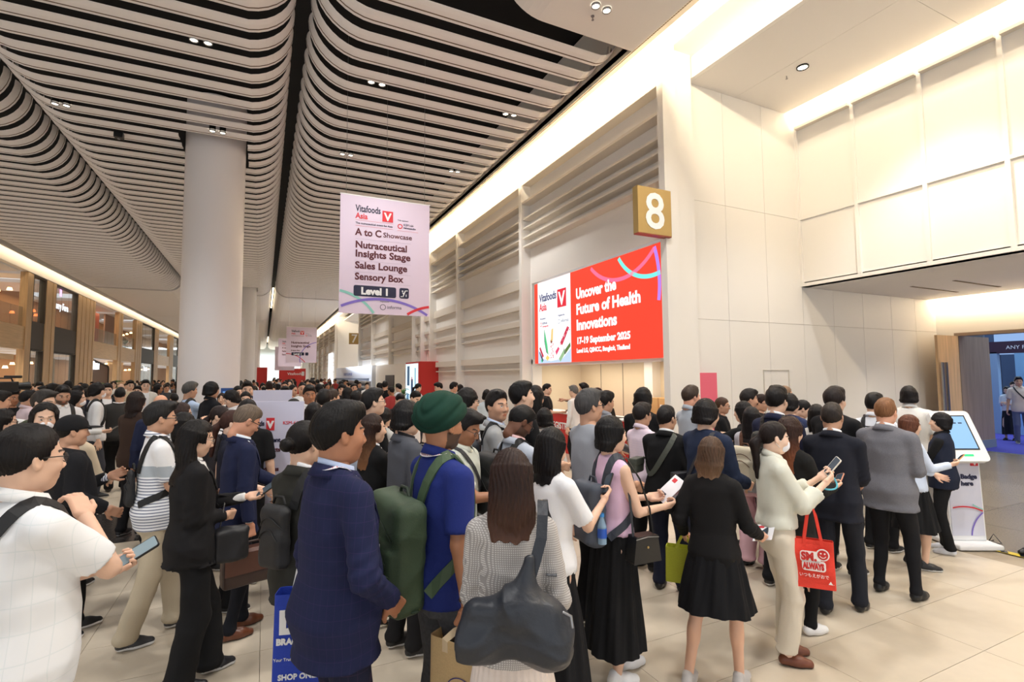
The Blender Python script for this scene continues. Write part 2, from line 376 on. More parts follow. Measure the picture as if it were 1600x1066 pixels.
# ---- shop front, left
X = -11.2
sh = struct(MB().box(X-4, 3, 0, X-3.8, 125, 8).build('wall_left', mat('shop_back', (150, 112, 78), .8)))
def fb(name, mt, y0, y1, z0, z1, dx0=0., dx1=.3, par=sh): return MB().box(X-dx1, y0, z0, X-dx0, y1, z1).build(name, mt, par)
def pier(y0, y1, z0=0, z1=7.62, d=-.02):
    n = max(1, round((y1-y0)/.45)); 
    for k in range(n):
        a, b = y0+(y1-y0)*k/n, y0+(y1-y0)*(k+1)/n
        fb('wood_panel', M_WOOD, a+.01, b-.01, z0, z1, d+(.02 if k % 2 else 0), .3)
def shop(y0, y1, kind):
    if kind == 'glass':
        fb('spandrel', M_BROWN, y0, y1, 3.63, 5.12, .02)
        for z0, z1 in ((5.12, 7.62), (0, 3.6)):
            wn = fb('window', M_BROWN, y0, y1, z1-.05, z1)
            fb('window_frame', M_BROWN, y0, y0+.1, z0, z1, 0, .3, wn); fb('window_frame', M_BROWN, y1-.1, y1, z0, z1, 0, .3, wn)
            n = 3 if y1-y0 > 3 else 2
            for k in range(n):
                a, b = y0+.1+(y1-y0-.2)*k/n, y0+.1+(y1-y0-.2)*(k+1)/n
                fb('pane', M_GLASS, a+.01, b-.01, z0, z1-.05, .1, .12, wn)
    else:
        fb('parapet', M_WOODH, y0, y1, 3.55, 4.75, 0.02, .25)
        n = max(2, round((y1-y0)/1.5))
        for k in range(n):
            a, b = y0+(y1-y0)*k/n, y0+(y1-y0)*(k+1)/n; fb('balustrade_pane', M_GLASS, a+.02, b-.02, 4.75, 5.75, .12, .14)
    fb('slab', M_CEIL, y0, y1, 3.56, 3.9, .4, 3.8); fb('upper_ceiling', M_CEIL, y0, y1, 7.6, 7.8, 0.3, 3.8)
segs = [(22, 34.8, 'b'), (35.6, 37.4, 'glass'), (38.9, 42.9, 'glass'), (46.8, 53.6, 'b'), (55, 60.2, 'b'), (63, 69.6, 'glass'), (72, 80, 'b'), (83, 88, 'glass'), (92, 100, 'b'), (104, 110, 'glass')]
last = 14
for a, b, kd in segs:
    pier(last, a); shop(a, b, kd); last = b
pier(last, 125)
lampm = mat('shop_lamp', (255, 214, 150), emit=5); redm = mat('red_lit_wall', (176, 84, 60), .5)  # red light of the balcony interior put into the wall colour
for (y0, y1, z, c, n) in ((23, 34, 6.9, lampm, 5), (36, 37.2, 6.8, lampm, 2), (39.2, 42.6, 6.0, mat('red_lantern', (255, 120, 60), emit=3), 5), (47, 53, 7.0, lampm, 3),
                       (36, 37.2, 2.6, lampm, 2), (39.2, 42.6, 2.9, lampm, 4), (63.4, 69, 6.6, lampm, 3), (63.4, 69, 2.8, lampm, 3), (24, 34, 3.3, lampm, 3), (73, 79, 3, lampm, 3), (55.5, 60, 3.3, lampm, 2)):
    for k in range(n):
        y = y0+(y1-y0)*(k+.5)/n
        MB().cyl((X-1.2-.7*(k % 3), y, z), .13, .09, 0, .14, 10).build('pendant_lamp', c, sh)
MB().box(X-1.4, 47, 4.8, X-1.3, 53.4, 7.4).build('interior_wall', redm, sh)
MB().box(X-1.4, 55.2, 4.6, X-1.3, 60.2, 7.6).build('interior_wall', mat('mauve_wall', (150, 118, 104), .7), sh)
MB().box(X-1.0, 55.2, 0, X-.9, 60.2, 3.5).build('interior_wall', M_WOOD, sh)
MB().box(X-1.8, 22, 5.0, X-1.7, 34.6, 7.5).build('interior_wall', mat('dark_wall', (60, 48, 42), .7), sh)
MB().box(X-2.6, 31.5, 0, X-2.5, 35.4, 3.6).build('interior_wall', M_WOODH, sh)
MB().box(X-.05, 30.2, 3.0, X+.02, 33.6, 3.25).build('hanging_sign', M_WOODH, sh)
for y in (40.3, 41.6): MB().box(X-.9, y, 0, X-.8, y+.5, 3.3).build('display_shelf', mat('shelf_glass', (170, 176, 165), .3), sh)
area('shop_lamp_glow', (X-2, 40, 7.5), (0, 0, -1), 2.5, 30, 500, (1, .75, .45))
area('shop_lamp_glow', (X-2, 50, 3.4), (0, 0, -1), 2.5, 60, 900, (1, .8, .52))
area('shop_lamp_glow', (X-2, 80, 7.5), (0, 0, -1), 2.5, 40, 300, (1, .78, .5))
# restaurant with arched brown front
zf = MB(); P = [(47.0, 0), (47.0, 3.1)]+[(47.0+.6-.6*cos(pi/2*i/6), 3.1+.4*sin(pi/2*i/6)) for i in range(1, 7)]+[(52.6, 3.0), (52.8, 2.8), (52.8, 0)]
zf.prism(P, 'x', X-.5, X-.42).build('arched_front', mat('brown_front', (104, 78, 62), .6), sh)
Q = [(y, z-.04) for y, z in P]
fr = MB()
for a, b in zip(P[:-1], P[1:]): fr.tube([(X-.4, a[0], a[1]), (X-.4, b[0], b[1])], .07, 6)
fr.build('arch_frame', M_BROWN, sh)
sg = mat('sign_light_face', (235, 245, 255), emit=3.2)
zs = empty('shop_sign', (X-.2, 48.4, 3.0), pi/2, label='small lit white shop sign reading ZEN on arched brown restaurant front', cat='sign')
text('ZEN', .62, (-.3, 0, -.28), sg, zs, w_=.02)
MB().cyl((-.62, 0, 0), .3, .3, -.03, .03, 16, 'y').build('sign_badge', sg, zs)
s2 = empty('shop_sign', (X-.35, 40.9, 6.55), pi/2, label='lit white restaurant sign hanging behind upper floor glass', cat='sign')
text('Iberry Fern', .58, (-1.2, 0, -.2), sg, s2, w_=.02)
MB().box(-.12, -.02, .62, .12, .02, 1.2).build('sign_badge', mat('pink_sign_face', (255, 170, 235), emit=3), s2)
s3 = empty('shop_sign', (X-.2, 66.3, 3.1), pi/2, label='lit white sign inside the far shop window, farthest of the shop signs', cat='sign')
text('Kouen', .7, (-.9, 0, -.3), sg, s3, w_=.02)
# two plants on the balcony, low green planter
def plant(name, loc, h, n, label, pot=True, spread=.5, leaf=.5, wid=.12, cat='plant'):
    t = empty(name, loc, label=label, cat=cat)
    if pot: MB().cyl((0, 0, 0), .16, .22, 0, .4, 14).build('pot', M_WHITE, t)
    for k in range(n):
        a = random.uniform(0, 2*pi); z0 = h*random.uniform(.3, .75); l = leaf*random.uniform(.7, 1.2); rise = random.uniform(.2, .9)
        d = Vector((cos(a), sin(a), 0)); s_ = Vector((-sin(a), cos(a), 0)); vs = []; base = Vector((0, 0, z0))+d*.03
        for i in range(5):
            u = i/4; c = base+d*(l*spread*u*1.6)+Vector((0, 0, l*rise*u*(1.4-u))); wv = wid*sin(pi*min(.98, u*.9+.08))
            vs += [c-s_*wv, c+Vector((0, 0, -.02)), c+s_*wv]
        MB().add(vs, [(i*3, i*3+1, i*3+4, i*3+3) for i in range(4)]+[(i*3+1, i*3+2, i*3+5, i*3+4) for i in range(4)], True).build('leaf', mat('leaf_green', (66, 104+random.randint(-12, 20), 48), .5), t)
    MB().cyl((0, 0, 0), .03, .02, .3, h*.8, 8).build('stem', mat('stem', (80, 84, 50), .7), t)
    return t
plant('potted_plant', (X-.42, 56.4, 3.92), 2.0, 16, 'dark potted plant at left on the upper balcony', leaf=.6)
plant('potted_plant', (X-.42, 58.2, 3.92), 2.3, 16, 'taller dark potted plant at right on the upper balcony', leaf=.7)
plant('leafy_planter', (-8.2, 38, 0), 2.3, 30, 'bright green leafy plant before the arched restaurant front', leaf=.9)
plant('broadleaf_plant', (5.55, 22.9, 0), 1.9, 22, 'tall dark green plant beside the red display box', leaf=.8, spread=.25)
# end wall
struct(MB().box(-12, 125, 0, 8, 125.3, 9.3).build('wall_end', mat('end_wall', (226, 234, 236), .7)))

# ---- columns
for i, y in enumerate((15.4, 39, 63, 87)):
    c = struct(MB().cyl((-1.27, y, 0), .70, .70, 0, 9.3, 48).build('column' if i == 0 else 'column', mat('column_white', (228, 224, 224), .4)))
    MB().cyl((-1.27, y, 0), .72, .72, 0, .15, 48).build('base_ring', M_STEEL, c)

# ---- downlights in the ceiling
def at_z(px, py, z):
    d = ray(px, py); t = (z-CAMZ)/d.z; return d*t+Vector((0, 0, CAMZ))
k = 0
for px, py, lab in [(303, 60, 'upper left slats, left'), (325, 65, 'upper left slats, right'), (580, 126, 'centre slats above the banner, left'), (597, 130, 'centre slats above the banner, right'),
               (790, 176, 'slats nearest the right wall, left'), (803, 178, 'slats nearest the right wall, right'), (86, 160, 'far left slats, left'), (104, 163, 'far left slats, right'),
               (332, 203, 'slats just before the column, left'), (348, 206, 'slats just before the column, right'), (535, 239, 'slats over the left banner edge, left'), (548, 241, 'slats over the left banner edge, right'),
               (705, 266, 'slats over the right banner edge, left'), (715, 267, 'slats over the right banner edge, right'), (931, 7, 'white rounded ceiling bay, left'), (948, 14, 'white rounded ceiling bay, right'), (1254, 103, 'entrance ceiling')]:
    p = at_z(px, py, 8.0 if k >= 14 else 8.04)
    p.z -= .03
    t = empty('downlight', p, label=('single round downlight in the entrance ceiling' if k == 16 else 'round ceiling downlight in the '+lab+' one of a pair'), cat='downlight', group='ceiling downlights')
    r = .075 if k < 16 else .11
    rg = MB()
    n = 20; vs = []
    for rr, zz in ((r, .02), (r, -.012), (r*.9, -.018), (r*.78, .0)): vs += [(rr*cos(2*pi*i/n), rr*sin(2*pi*i/n), zz) for i in range(n)]
    rg.add(vs, [(j*n+i, j*n+(i+1) % n, (j+1)*n+(i+1) % n, (j+1)*n+i) for j in range(3) for i in range(n)], True)
    rg.build('rim', M_STEEL if k < 16 else M_BLACK, t)
    MB().cyl((0, 0, .0), r*.8, r*.8, 0, .01, 16).build('lens', M_LAMP, t)
    MB().cyl((0, 0, .03), r*.95, r*.95, 0, .12, 16).build('housing', M_BLACK, t)
    k += 1
for px, py, nm in ((1229, 118, 'entrance ceiling'), (926, 25, 'white rounded ceiling bay')):
    p = at_z(px, py, 8.0); t = empty('sprinkler', p, label='small metal fire sprinkler in the '+nm, cat='sprinkler')
    MB().cyl((0, 0, 0), .03, .03, -.01, 0, 12).cyl((0, 0, 0), .008, .008, -.07, 0, 8).cyl((0, 0, 0), .022, .022, -.075, -.07, 10).build('head', M_STEEL, t)
p = at_z(186, 211, 7.98); t = empty('camera_box', p, label='small black box hanging from the slats at upper left', cat='camera')
MB().box(-.09, -.09, -.08, .09, .09, .06).build('housing', M_BLACK, t); MB().cyl((0, 0, -.08), .03, .03, -.03, 0, 10).build('lens', M_STEEL, t)

# ---- portal number signs
def number(n, y, lab, big=True):
    t = empty('number_sign', (5.99, y-.16, 4.60), label=lab, cat='sign')
    MB().box(0, 0, 0, .78, .14, .86).build('board', M_GOLD, t)
    MB().box(.0, .004, -.02, .78, .136, 0).build('bottom_edge', mat('painted_red_reflection', (150, 60, 40), .4), t)  # reddish reflection on the underside put into the paint
    text(n, .94, (.39, -.005, .11), M_WHITE, t, 'number', align='CENTER', w_=.012, ext=.004)
number('8', 7.3, 'gold square sign with white number 8 above the red screen')
number('7', 42.0, 'gold square sign with white number 7 farther down the right wall')
number('6', 92, 'tiny far gold number sign deep in the concourse, beyond number 7')

# ---- big screen over the counter
MD = lambda c, e=1.0: mat('screen_pixels', c, emit=e)
sc = empty('led_screen', (6.99, 12.88, 2.37), -pi/2, label='large red and white LED screen on right wall above counter', cat='screen')
W_, H_ = 5.3, 2.27
MB().box(-.05, 0, -.02, W_+.04, .06, H_+.03).build('housing', M_PANEL, sc)
MB().box(0, -.03, 0, W_, 0, H_).build('red_picture', MD((250, 66, 44)), sc)
MB().box(.20, -.034, 0, 1.92, -.03, H_).build('white_picture', MD((250, 250, 252)), sc)
MB().box(W_-.03, -.045, .3, W_, -.03, H_).build('side_edge', mat('screen_edge', (60, 20, 30), .5), sc)
y_ = -.036; wt = MD((255, 255, 255)); nv = MD((52, 60, 110)); rd = MD((222, 44, 60))
text('Uncover the', .36, (2.18, y_, 1.56), wt, sc, w_=.014, fit=1.62); text('Future of Health', .36, (2.18, y_, 1.17), wt, sc, w_=.014, fit=2.42); text('Innovations', .36, (2.18, y_, .78), wt, sc, w_=.014, fit=1.62)
text('17-19 September 2025', .22, (2.18, y_, .44), wt, sc, w_=.010, fit=2.07); text('Level LG, QSNCC, Bangkok, Thailand', .145, (2.18, y_, .22), wt, sc, w_=.006, fit=2.05)
text('Vitafoods', .30, (.30, y_, 1.72), nv, sc, fit=.92, w_=.006); text('Asia', .30, (.30, y_, 1.46), rd, sc, fit=.40, w_=.006)
MB().box(1.28, y_-.002, 1.45, 1.72, y_, 1.93).build('logo_square', rd, sc)
text('V', .50, (1.50, y_-.004, 1.51), wt, sc, 'logo_letter', align='CENTER', w_=.012, sx=1.0)
text('Title sponsor', .06, (.32, y_, 1.22), nv, sc); text('KSM-66', .08, (.46, y_, 1.08), nv, sc); text('Ashwagandha', .06, (.46, y_, 1.0), rd, sc)
text('Organised by', .06, (1.3, y_, 1.22), nv, sc); text('informa', .12, (1.45, y_, 1.05), mat('screen_pixels', (150, 155, 170), emit=1), sc)
for cx, c in ((.38, rd), (1.35, MD((170, 175, 190)))): arcband(cx, 1.08, .045, 0, 360, .015, y_, (0, 0, 6, 3)).build('logo_ring', c, sc)
for (cx, cz, r, a0, a1, c, n_) in ((3.95, 3.35, 1.55, 200, 330, (250, 110, 150), 'pink'), (4.95, 2.9, 1.2, 180, 300, (120, 235, 225), 'cyan'), (3.05, 1.5, 2.08, -10, 60, (180, 130, 240), 'violet')):
    arcband(cx, cz, r, a0, a1, .09, y_, (1.93, 0, W_-.03, H_)).build('ribbon', MD(c), sc)
# ingredients picture
def blob(pts, c, y=y_): MB().add([(px, y, pz) for px, pz in pts], [tuple(range(len(pts)))]).build('picture_detail', MD(c), sc)
blob([(.2, 0), (1.92, 0), (1.92, .35), (1.5, .1), (.9, .05), (.5, .12), (.2, .4)], (190, 210, 238), y_+.001)
blob([(.55, .95), (.62, .8), (.72, .5), (.78, .22), (.7, .3), (.6, .55)], (84, 200, 130)); blob([(.55, .95), (.6, .55), (.7, .3), (.78, .22), (.66, .3), (.56, .6)], (20, 90, 70), y_-.001)
blob([(.95, .9), (1.05, .93), (1.02, .6), (.9, .58)], (232, 200, 130)); blob([(.88, .6), (.97, .64), (1.0, .56), (.92, .52)], (140, 60, 40))
blob([(.27, .42), (.33, .46), (.52, .2), (.45, .15)], (190, 40, 70)); blob([(.27, .3), (.3, .33), (.5, .08), (.44, .04)], (60, 50, 70))
blob([(1.38, .5), (1.5, .45), (1.85, .88), (1.75, .92)], (200, 40, 70)); blob([(1.15, .3), (1.3, .42), (1.36, .36), (1.2, .2)], (222, 70, 110))
blob([(1.62, .32), (1.88, .5), (1.9, .4), (1.66, .22)], (90, 120, 60)); blob([(1.32, .1), (1.58, .34), (1.62, .22), (1.4, .02)], (150, 186, 140)); blob([(1.56, .42), (1.62, .2), (1.66, .22)], (20, 40, 30), y_-.001)
blob([(.62, .14), (.72, .22), (.84, .14), (.72, .06)], (236, 206, 110)); blob([(.36, .1), (.42, .12), (.46, .04), (.4, .02)], (50, 190, 140))
for k in range(26): 
    a, b = .93+random.uniform(-.05, .1), random.uniform(.12, .56); q = .018; blob([(a, b), (a+q, b+q), (a+2*q, b), (a+q, b-q)], random.choice([(226, 80, 90), (240, 140, 140), (210, 40, 60)]), y_-.0012)
for k in range(22):
    u = random.random(); a, b = 1.40+.40*u+random.uniform(-.05, .05), .5+.36*u+random.uniform(-.05, .05); q = .022; blob([(a, b), (a+q, b+q), (a+2*q, b), (a+q, b-q)], random.choice([(160, 20, 50), (240, 90, 120), (255, 200, 210)]), y_-.0012)

# ---- registration counter recess
rc = struct(MB().box(8.75, 7.75, 0, 8.9, 13.4, 2.45).box(7.1, 13.25, 0, 8.9, 13.4, 2.45).build('wall_recess', mat('recess_wall', (226, 210, 182), .6)))
struct(MB().box(7.0, 7.78, 2.36, 8.9, 13.4, 2.5).build('ceiling_recess', M_CEIL))
MB().box(8.5, 9.75, 0, 8.76, 10.05, 2.36).build('pilaster', M_PANEL, rc)
for y in (8.8, 11.2, 12.2): MB().box(8.735, y, 0, 8.75, y+.012, 2.36).build('joint', mat('joint_dark', (150, 140, 128), .6), rc)
spot((7.3, 12.6, 2.34), 26, (1, .88, .66), 70, .03)
ct = empty('registration_counter', (7.15, 7.8, 0), label='long red registration counter under the screen with white letters', cat='counter')
bevel(MB().box(0, 0, 0, .5, 5.2, 1.02).build('body', M_RED, ct)); bevel(MB().box(-.04, -.02, 1.02, .56, 5.22, 1.06).build('worktop', M_WHITE, ct))
text('REGISTRATIONS', .24, (-.008, 4.6, .62), M_WHITE, ct, rot=(pi/2, 0, -pi/2), w_=.006)
text('REGISTRATIONS', .24, (-.008, 2.3, .62), M_WHITE, ct, rot=(pi/2, 0, -pi/2), w_=.006)
cw = mat('cardboard', (206, 164, 110), .8)
def crate(x, y, z, a, b, c, lab, cat='box'):
    t = empty('cardboard_box', (x, y, z), label=lab, cat=cat, group='boxes behind the counter')
    bevel(MB().box(0, 0, 0, a, b, c).build('carton', cw, t), .006)
    MB().box(-.002, b*.45, .0, a+.002, b*.52, c+.002).build('tape', mat('parcel_tape', (178, 130, 80), .3), t)
    MB().box(-.004, b*.15, c*.3, -.001, b*.38, c*.7).build('paper_label', M_WHITE, t)
ck = empty('storage_shelf', (8.3, 7.95, 0), label='low pale wooden shelf unit at the back of the counter recess', cat='shelf')
for z in (.04, .5, .96): MB().box(0, 0, z, .4, 1.9, z+.03).build('shelf', M_WOODH, ck)
for y in (0, .95, 1.87): MB().box(0, y, 0, .4, y+.03, 1.0).build('side_panel', M_WOODH, ck)
crate(8.32, 9.1, .99, .35, .55, .5, 'wide cardboard box on the wooden shelf, leftmost'); crate(8.32, 8.5, .99, .35, .45, .72, 'tall cardboard box with paper label in the middle of the shelf'); crate(8.35, 8.1, .99, .3, .36, .55, 'narrow cardboard box at the right end of the shelf')
lp = empty('laptop', (7.3, 9.6, 1.06), label='open black laptop on the red counter', cat='laptop')
MB().box(-.15, -.16, 0, .1, .16, .015).build('base', M_BLACK, lp); MB().prism([(-.15, .015), (-.14, .015), (-.2, .23), (-.21, .23)], 'y', -.16, .16).build('lid', M_BLACK, lp)

# ---- banners
LAV = mat('banner_fabric', (222, 206, 224), .6); MAROON = mat('print_maroon', (92, 34, 44), .6); NAVYP = mat('print_navy', (34, 36, 66), .5)
P_RED, P_TEAL, P_VIO = mat('print_red', (216, 50, 60), .6), mat('print_teal', (140, 200, 190), .6), mat('print_violet', (130, 110, 200), .6)
def banner(loc, w_, h_, lab, lines, small=None, arcs=0, wires=True, cat='banner'):
    t = empty('hanging_banner', loc, label=lab, cat=cat); s = w_/1.92
    MB().box(0, 0, 0, w_, .02, h_).build('panel', LAV, t); y = -.003
    MB().tube([(-.01, .01, h_), (w_+.01, .01, h_)], .015*s, 8).build('top_rail', M_WHITE, t)
    if wires:
        for x in (.06*w_, .5*w_, .94*w_): MB().tube([(x, .01, h_), (x, .01, 9.36-loc[2])], .004, 5).build('wire', M_STEEL, t)
    text('Vitafoods', .20*s, (.31*s, y, h_-.34*s), NAVYP, t, w_=.004, fit=.52*s); text('Asia', .17*s, (.31*s, y, h_-.49*s), P_RED, t, w_=.004, fit=.25*s)
    MB().box(.87*s, y-.001, h_-.50*s, 1.10*s, y, h_-.26*s).build('logo_square', P_RED, t)
    text('V', .24*s, (.985*s, y-.003, h_-.47*s), M_WHITE, t, 'logo_letter', align='CENTER', w_=.008)
    text('The nutraceutical event for Asia', .058*s, (.31*s, y, h_-.61*s), NAVYP, t, w_=.001, fit=.78*s)
    text('Title sponsor', .045*s, (1.2*s, y, h_-.44*s), NAVYP, t); text('KSM-66', .07*s, (1.33*s, y, h_-.54*s), NAVYP, t); text('Ashwagandha', .05*s, (1.33*s, y, h_-.60*s), NAVYP, t, w_=.001)
    arcband(1.255*s, h_-.56*s, .035*s, 0, 360, .02*s, y, (-9, -9, 9, 9)).build('logo_ring', P_RED, t)
    for zz, x0, x1 in ((.53, .31, 1.10), (.65, .31, 1.10), (.66, 1.2, 1.66)): MB().box(x0*s, y-.0005, h_-zz*s, x1*s, y, h_-zz*s+.004).build('rule', P_RED, t)
    wd = {'A to C': .53, 'Nutraceutical': 1.10, 'Insights Stage': 1.18, 'Sales Lounge': 1.11, 'Sensory Box': 1.03}
    for s_, z, sz in lines:
        if s_: text(s_, sz*s, (.31*s, y, h_-z*s), MAROON, t, w_=.006*s, fit=wd[s_]*s*sz/.205)
    return t, s, h_, y
b1, s, h_, y = banner((1.36, 11, 3.36), 1.92, 2.52, 'large pale lavender banner hanging in front of slats, nearest to the camera',
    [('A to C', .85, .21), ('Nutraceutical', 1.12, .205), ('Insights Stage', 1.31, .205), ('Sales Lounge', 1.56, .205), ('Sensory Box', 1.80, .205)])
text('Showcase', .15, (.89, y, h_-.84), MAROON, b1, w_=.002, fit=.63)
for z in (.93, 1.40, 1.64, 1.86): MB().box(.31, y-.0005, h_-z, 1.5, y, h_-z+.004).build('rule', mat('print_grey', (180, 165, 185), .6), b1)
MB().prism(rrect(.29, h_-2.15, 1.18, h_-1.92, .04), 'y', y-.002, y).build('level_plate', NAVYP, b1)
text('Level 1', .205, (.735, y-.004, h_-2.105), M_WHITE, b1, align='CENTER', w_=.01)
MB().prism(rrect(1.25, h_-2.15, 1.46, h_-1.92, .04), 'y', y-.002, y).build('escalator_plate', NAVYP, b1)
ec = MB(); ec.tube([(1.28, y-.003, h_-2.11), (1.33, y-.003, h_-2.11), (1.38, y-.003, h_-1.98), (1.43, y-.003, h_-1.98)], .012, 5); ec.cyl((1.32, y-.004, h_-1.99), .018, .018, 0, .001, 10, 'y'); ec.tube([(1.32, y-.003, h_-2.02), (1.35, y-.003, h_-2.06)], .012, 5); ec.tube([(1.40, y-.003, h_-2.11), (1.40, y-.003, h_-2.06)], .01, 5)
ec.build('escalator_symbol', M_WHITE, b1)
def arcpart(t, y, cx, cz, r, a0, a1, w_, c, clip, nm='ribbon'): arcband(cx, cz, r, a0, a1, w_, y, clip, 80).build(nm, c, t)
arcpart(b1, y-.001, -.15, -.55, 1.0, 0, 90, .055, P_TEAL, (0, 0, 1.92, 2.5)); arcpart(b1, y-.002, .85, -1.55, 1.85, 30, 150, .055, P_VIO, (0, 0, 1.92, 2.5)); arcpart(b1, y-.003, 2.1, -1.0, 1.2, 90, 160, .055, P_RED, (0, 0, 1.92, 2.5))
text('Organised by', .035, (.84, y, .27), NAVYP, b1); text('informa', .10, (.99, y, .13), NAVYP, b1); arcband(.90, .16, .05, 0, 360, .012, y, (0, 0, 2, 2)).build('logo_ring', NAVYP, b1)
b2, s, h_, y = banner((1.32, 38, 3.0), 1.95, 2.45, 'second hanging lavender banner, partly hiding the third one behind', [('Nutraceutical', 1.12, .21), ('Insights Stage', 1.36, .21), ('Sensory Box', 1.62, .11)])
MB().prism(rrect(.34, h_-1.95, 1.15, h_-1.74, .04), 'y', y-.002, y).build('level_plate', NAVYP, b2); text('Level 1', .18, (.74, y-.004, h_-1.91), M_WHITE, b2, align='CENTER', w_=.008)
MB().prism(rrect(1.22, h_-1.95, 1.42, h_-1.74, .04), 'y', y-.002, y).build('escalator_plate', NAVYP, b2)
arcpart(b2, y-.001, .0, -.9, 1.5, 30, 90, .05, P_RED, (0, 0, 1.95, 2.45)); arcpart(b2, y-.002, 2.1, .2, 1.2, 90, 200, .05, P_VIO, (0, 0, 1.95, 2.45))
b3, s, h_, y = banner((1.15, 52, 3.0), 2.0, 2.6, 'third hanging lavender banner, behind the left edge of the second', [('A to C', .9, .2), ('Sales Lounge', 1.2, .2), ('Sensory Box', 1.5, .2)])
b4, s, h_, y = banner((1.05, 62, 2.75), 2.0, 2.6, 'farthest hanging lavender banner, mostly hidden behind the others', [('Insights Stage', 1.0, .2), ('Sales Lounge', 1.3, .2)])
# pink roll-up by the portal
pk = empty('pink_poster', (7.18, 7.36, 0), label='pink poster panel standing against the white wall right of counter', cat='poster')
MB().box(0, 0, .03, .86, .03, 2.07).build('panel', mat('pink_print', (232, 106, 128), .5), pk); MB().box(-.02, -.06, 0, .88, .1, .03).build('foot', M_STEEL, pk)
MB().add([(.40, -.004, 1.1), (.55, -.004, 1.36), (.66, -.004, 1.44), (.66, -.004, 1.36), (.52, -.004, 1.2), (.47, -.004, 1.1)], [(0, 1, 2, 3, 4, 5)]).build('printed_mark', mat('pale_pink_print', (246, 200, 206), .5), pk)

# ---- red display box with screen
rb = empty('display_booth', (6.1, 22, 0), label='red box booth with tall bright screen beside the right wall', cat='booth')
bevel(MB().box(0, 0, 0, .9, 2.3, 2.68).build('box', M_RED, rb))
MB().box(-.02, .1, .6, 0, 2.2, 2.6).build('screen', mat('cool_screen', (205, 232, 245), emit=1.3), rb)
for (a, b, c, d, cc) in ((.9, 1.2, .7, 1.9, (20, 50, 90)), (1.0, 1.12, 1.85, 2.0, (200, 60, 60)), (1.5, 1.9, 1.6, 2.5, (60, 90, 120)), (1.6, 2.0, .7, 1.2, (90, 140, 180)), (.4, .6, 1.5, 2.4, (150, 190, 210))):
    MB().box(-.024, a, c, -.02, b, d).build('picture_detail', mat('screen_pixels', cc, emit=.8), rb)
rd2 = empty('red_counter', (5.4, 17.2, 0), label='low red counter with slanted top near the red display box', cat='counter')
MB().prism([(0, 0), (.6, 0), (.6, 1.15), (0, 1.0)], 'y', 0, 2.2).build('body', M_RED, rd2); MB().box(.0, .4, 1.13, .5, .9, 1.17).build('flyer_stack', M_WHITE, rd2)
ws = empty('partition_wall', (6.55, 33.8, 0), label='plain pale partition with black television next to the red box', cat='partition')
MB().box(0, -7.5, 0, .4, .1, 2.72).build('panel', M_WALL, ws)
MB().box(-.04, -5.2, 1.3, 0, -3.0, 2.1).build('television', M_BLACK, ws)
ex = empty('product_wall', (6.35, 34.2, 0), .05, label='long white lit display wall with rows of product samples', cat='display')
MB().box(0, 0, 0, .3, 13, 2.75).build('back_panel', mat('cool_white_board', (222, 228, 240), .5), ex)
for z in (1.0, 1.35, 1.7): MB().box(-.25, .2, z, 0, 12.8, z+.03).build('shelf', M_WHITE, ex)
pr = MB()
for k in range(60):
    for z in (1.03, 1.38, 1.73): pr.box(-.18, .4+k*.2, z, -.08, .5+k*.2, z+.18)
pr.build('sample_packs', mat('sample_pack', (120, 130, 150), .5), ex, kind='stuff')
text('DISCOVER NEW PRODUCTS' if False else 'EXHIBITORS SHOWCASE', .3, (-.01, 9.5, 2.1), mat('print_blue', (90, 100, 160), .5), ex, rot=(pi/2, 0, -pi/2))
area('product_wall_lamp', (5.95, 40.5, 2.85), (.6, 0, -1), .15, 13, 130, (.85, .92, 1))
for k in range(12):
    t = MB().tube([(6.5, 34.7+k*1.05, 2.75), (6.5, 34.7+k*1.05, 3.0), (6.1, 34.7+k*1.05, 3.0), (6.05, 34.7+k*1.05, 2.9)], .02, 5).build('arm_lamp', M_STEEL, ex)
bs = empty('light_box', (6.66, 58, 0), label='tall bright white lit panel at the portal before number 7', cat='sign')
MB().box(-.12, 0, 1.2, 0, 3.4, 4.6).build('panel', mat('lightbox_face', (250, 250, 255), emit=1.1), bs); MB().box(-.13, 1.2, 1.5, -.12, 2.0, 1.9).build('logo', P_RED, bs); MB().box(-.1, 0, 0, 0, 3.4, 1.2).build('base', M_RED, bs)
rw = empty('red_hoarding', (1.6, 66, 0), label='wide red hoarding with white logo above the far crowd', cat='hoarding')
MB().box(0, 0, 0, 2.9, .3, 3.0).build('panel', M_RED, rw); text('Vitafoods', .42, (.9, -.01, 2.25), M_WHITE, rw, w_=.008); MB().box(1.55+.9, -.01, 2.15, 2.35+.4, 0, 2.65).build('logo_square', M_WHITE, rw)
r3 = empty('red_banner_stand', (-.5, 45, 0), label='narrow red panel beside the second column', cat='panel'); MB().box(0, 0, 0, .75, .1, 2.8).build('panel', M_RED, r3)
# exhibition booth beyond the door
bo = empty('exhibition_booth', (22.0, 7.75, 0), label='blue-lit exhibition stand with dark fascia seen through door', cat='booth')
MB().box(0, -2.6, 2.66, .3, .8, 3.05).build('fascia', mat('fascia_plum', (70, 46, 60), .5), bo); text('ANY FOODS', .17, (-.01, .35, 2.79), M_WHITE, bo, rot=(pi/2, 0, -pi/2))
for y in (-2.6, .6): MB().box(0, y, 0, .2, y+.2, 2.7).build('post', mat('booth_post', (150, 176, 200), .5), bo)
MB().box(1.8, -2.6, 0, 1.9, .8, 2.7).build('back_panel', mat('booth_panel', (120, 160, 190), .6), bo); MB().box(.1, -1.6, 0, .7, .5, 1.0).build('desk', mat('booth_desk', (150, 190, 230), .5), bo)
for z in (1.3, 1.7, 2.1): MB().box(1.6, -2.2, z, 1.8, .5, z+.04).build('shelf', M_WHITE, bo)
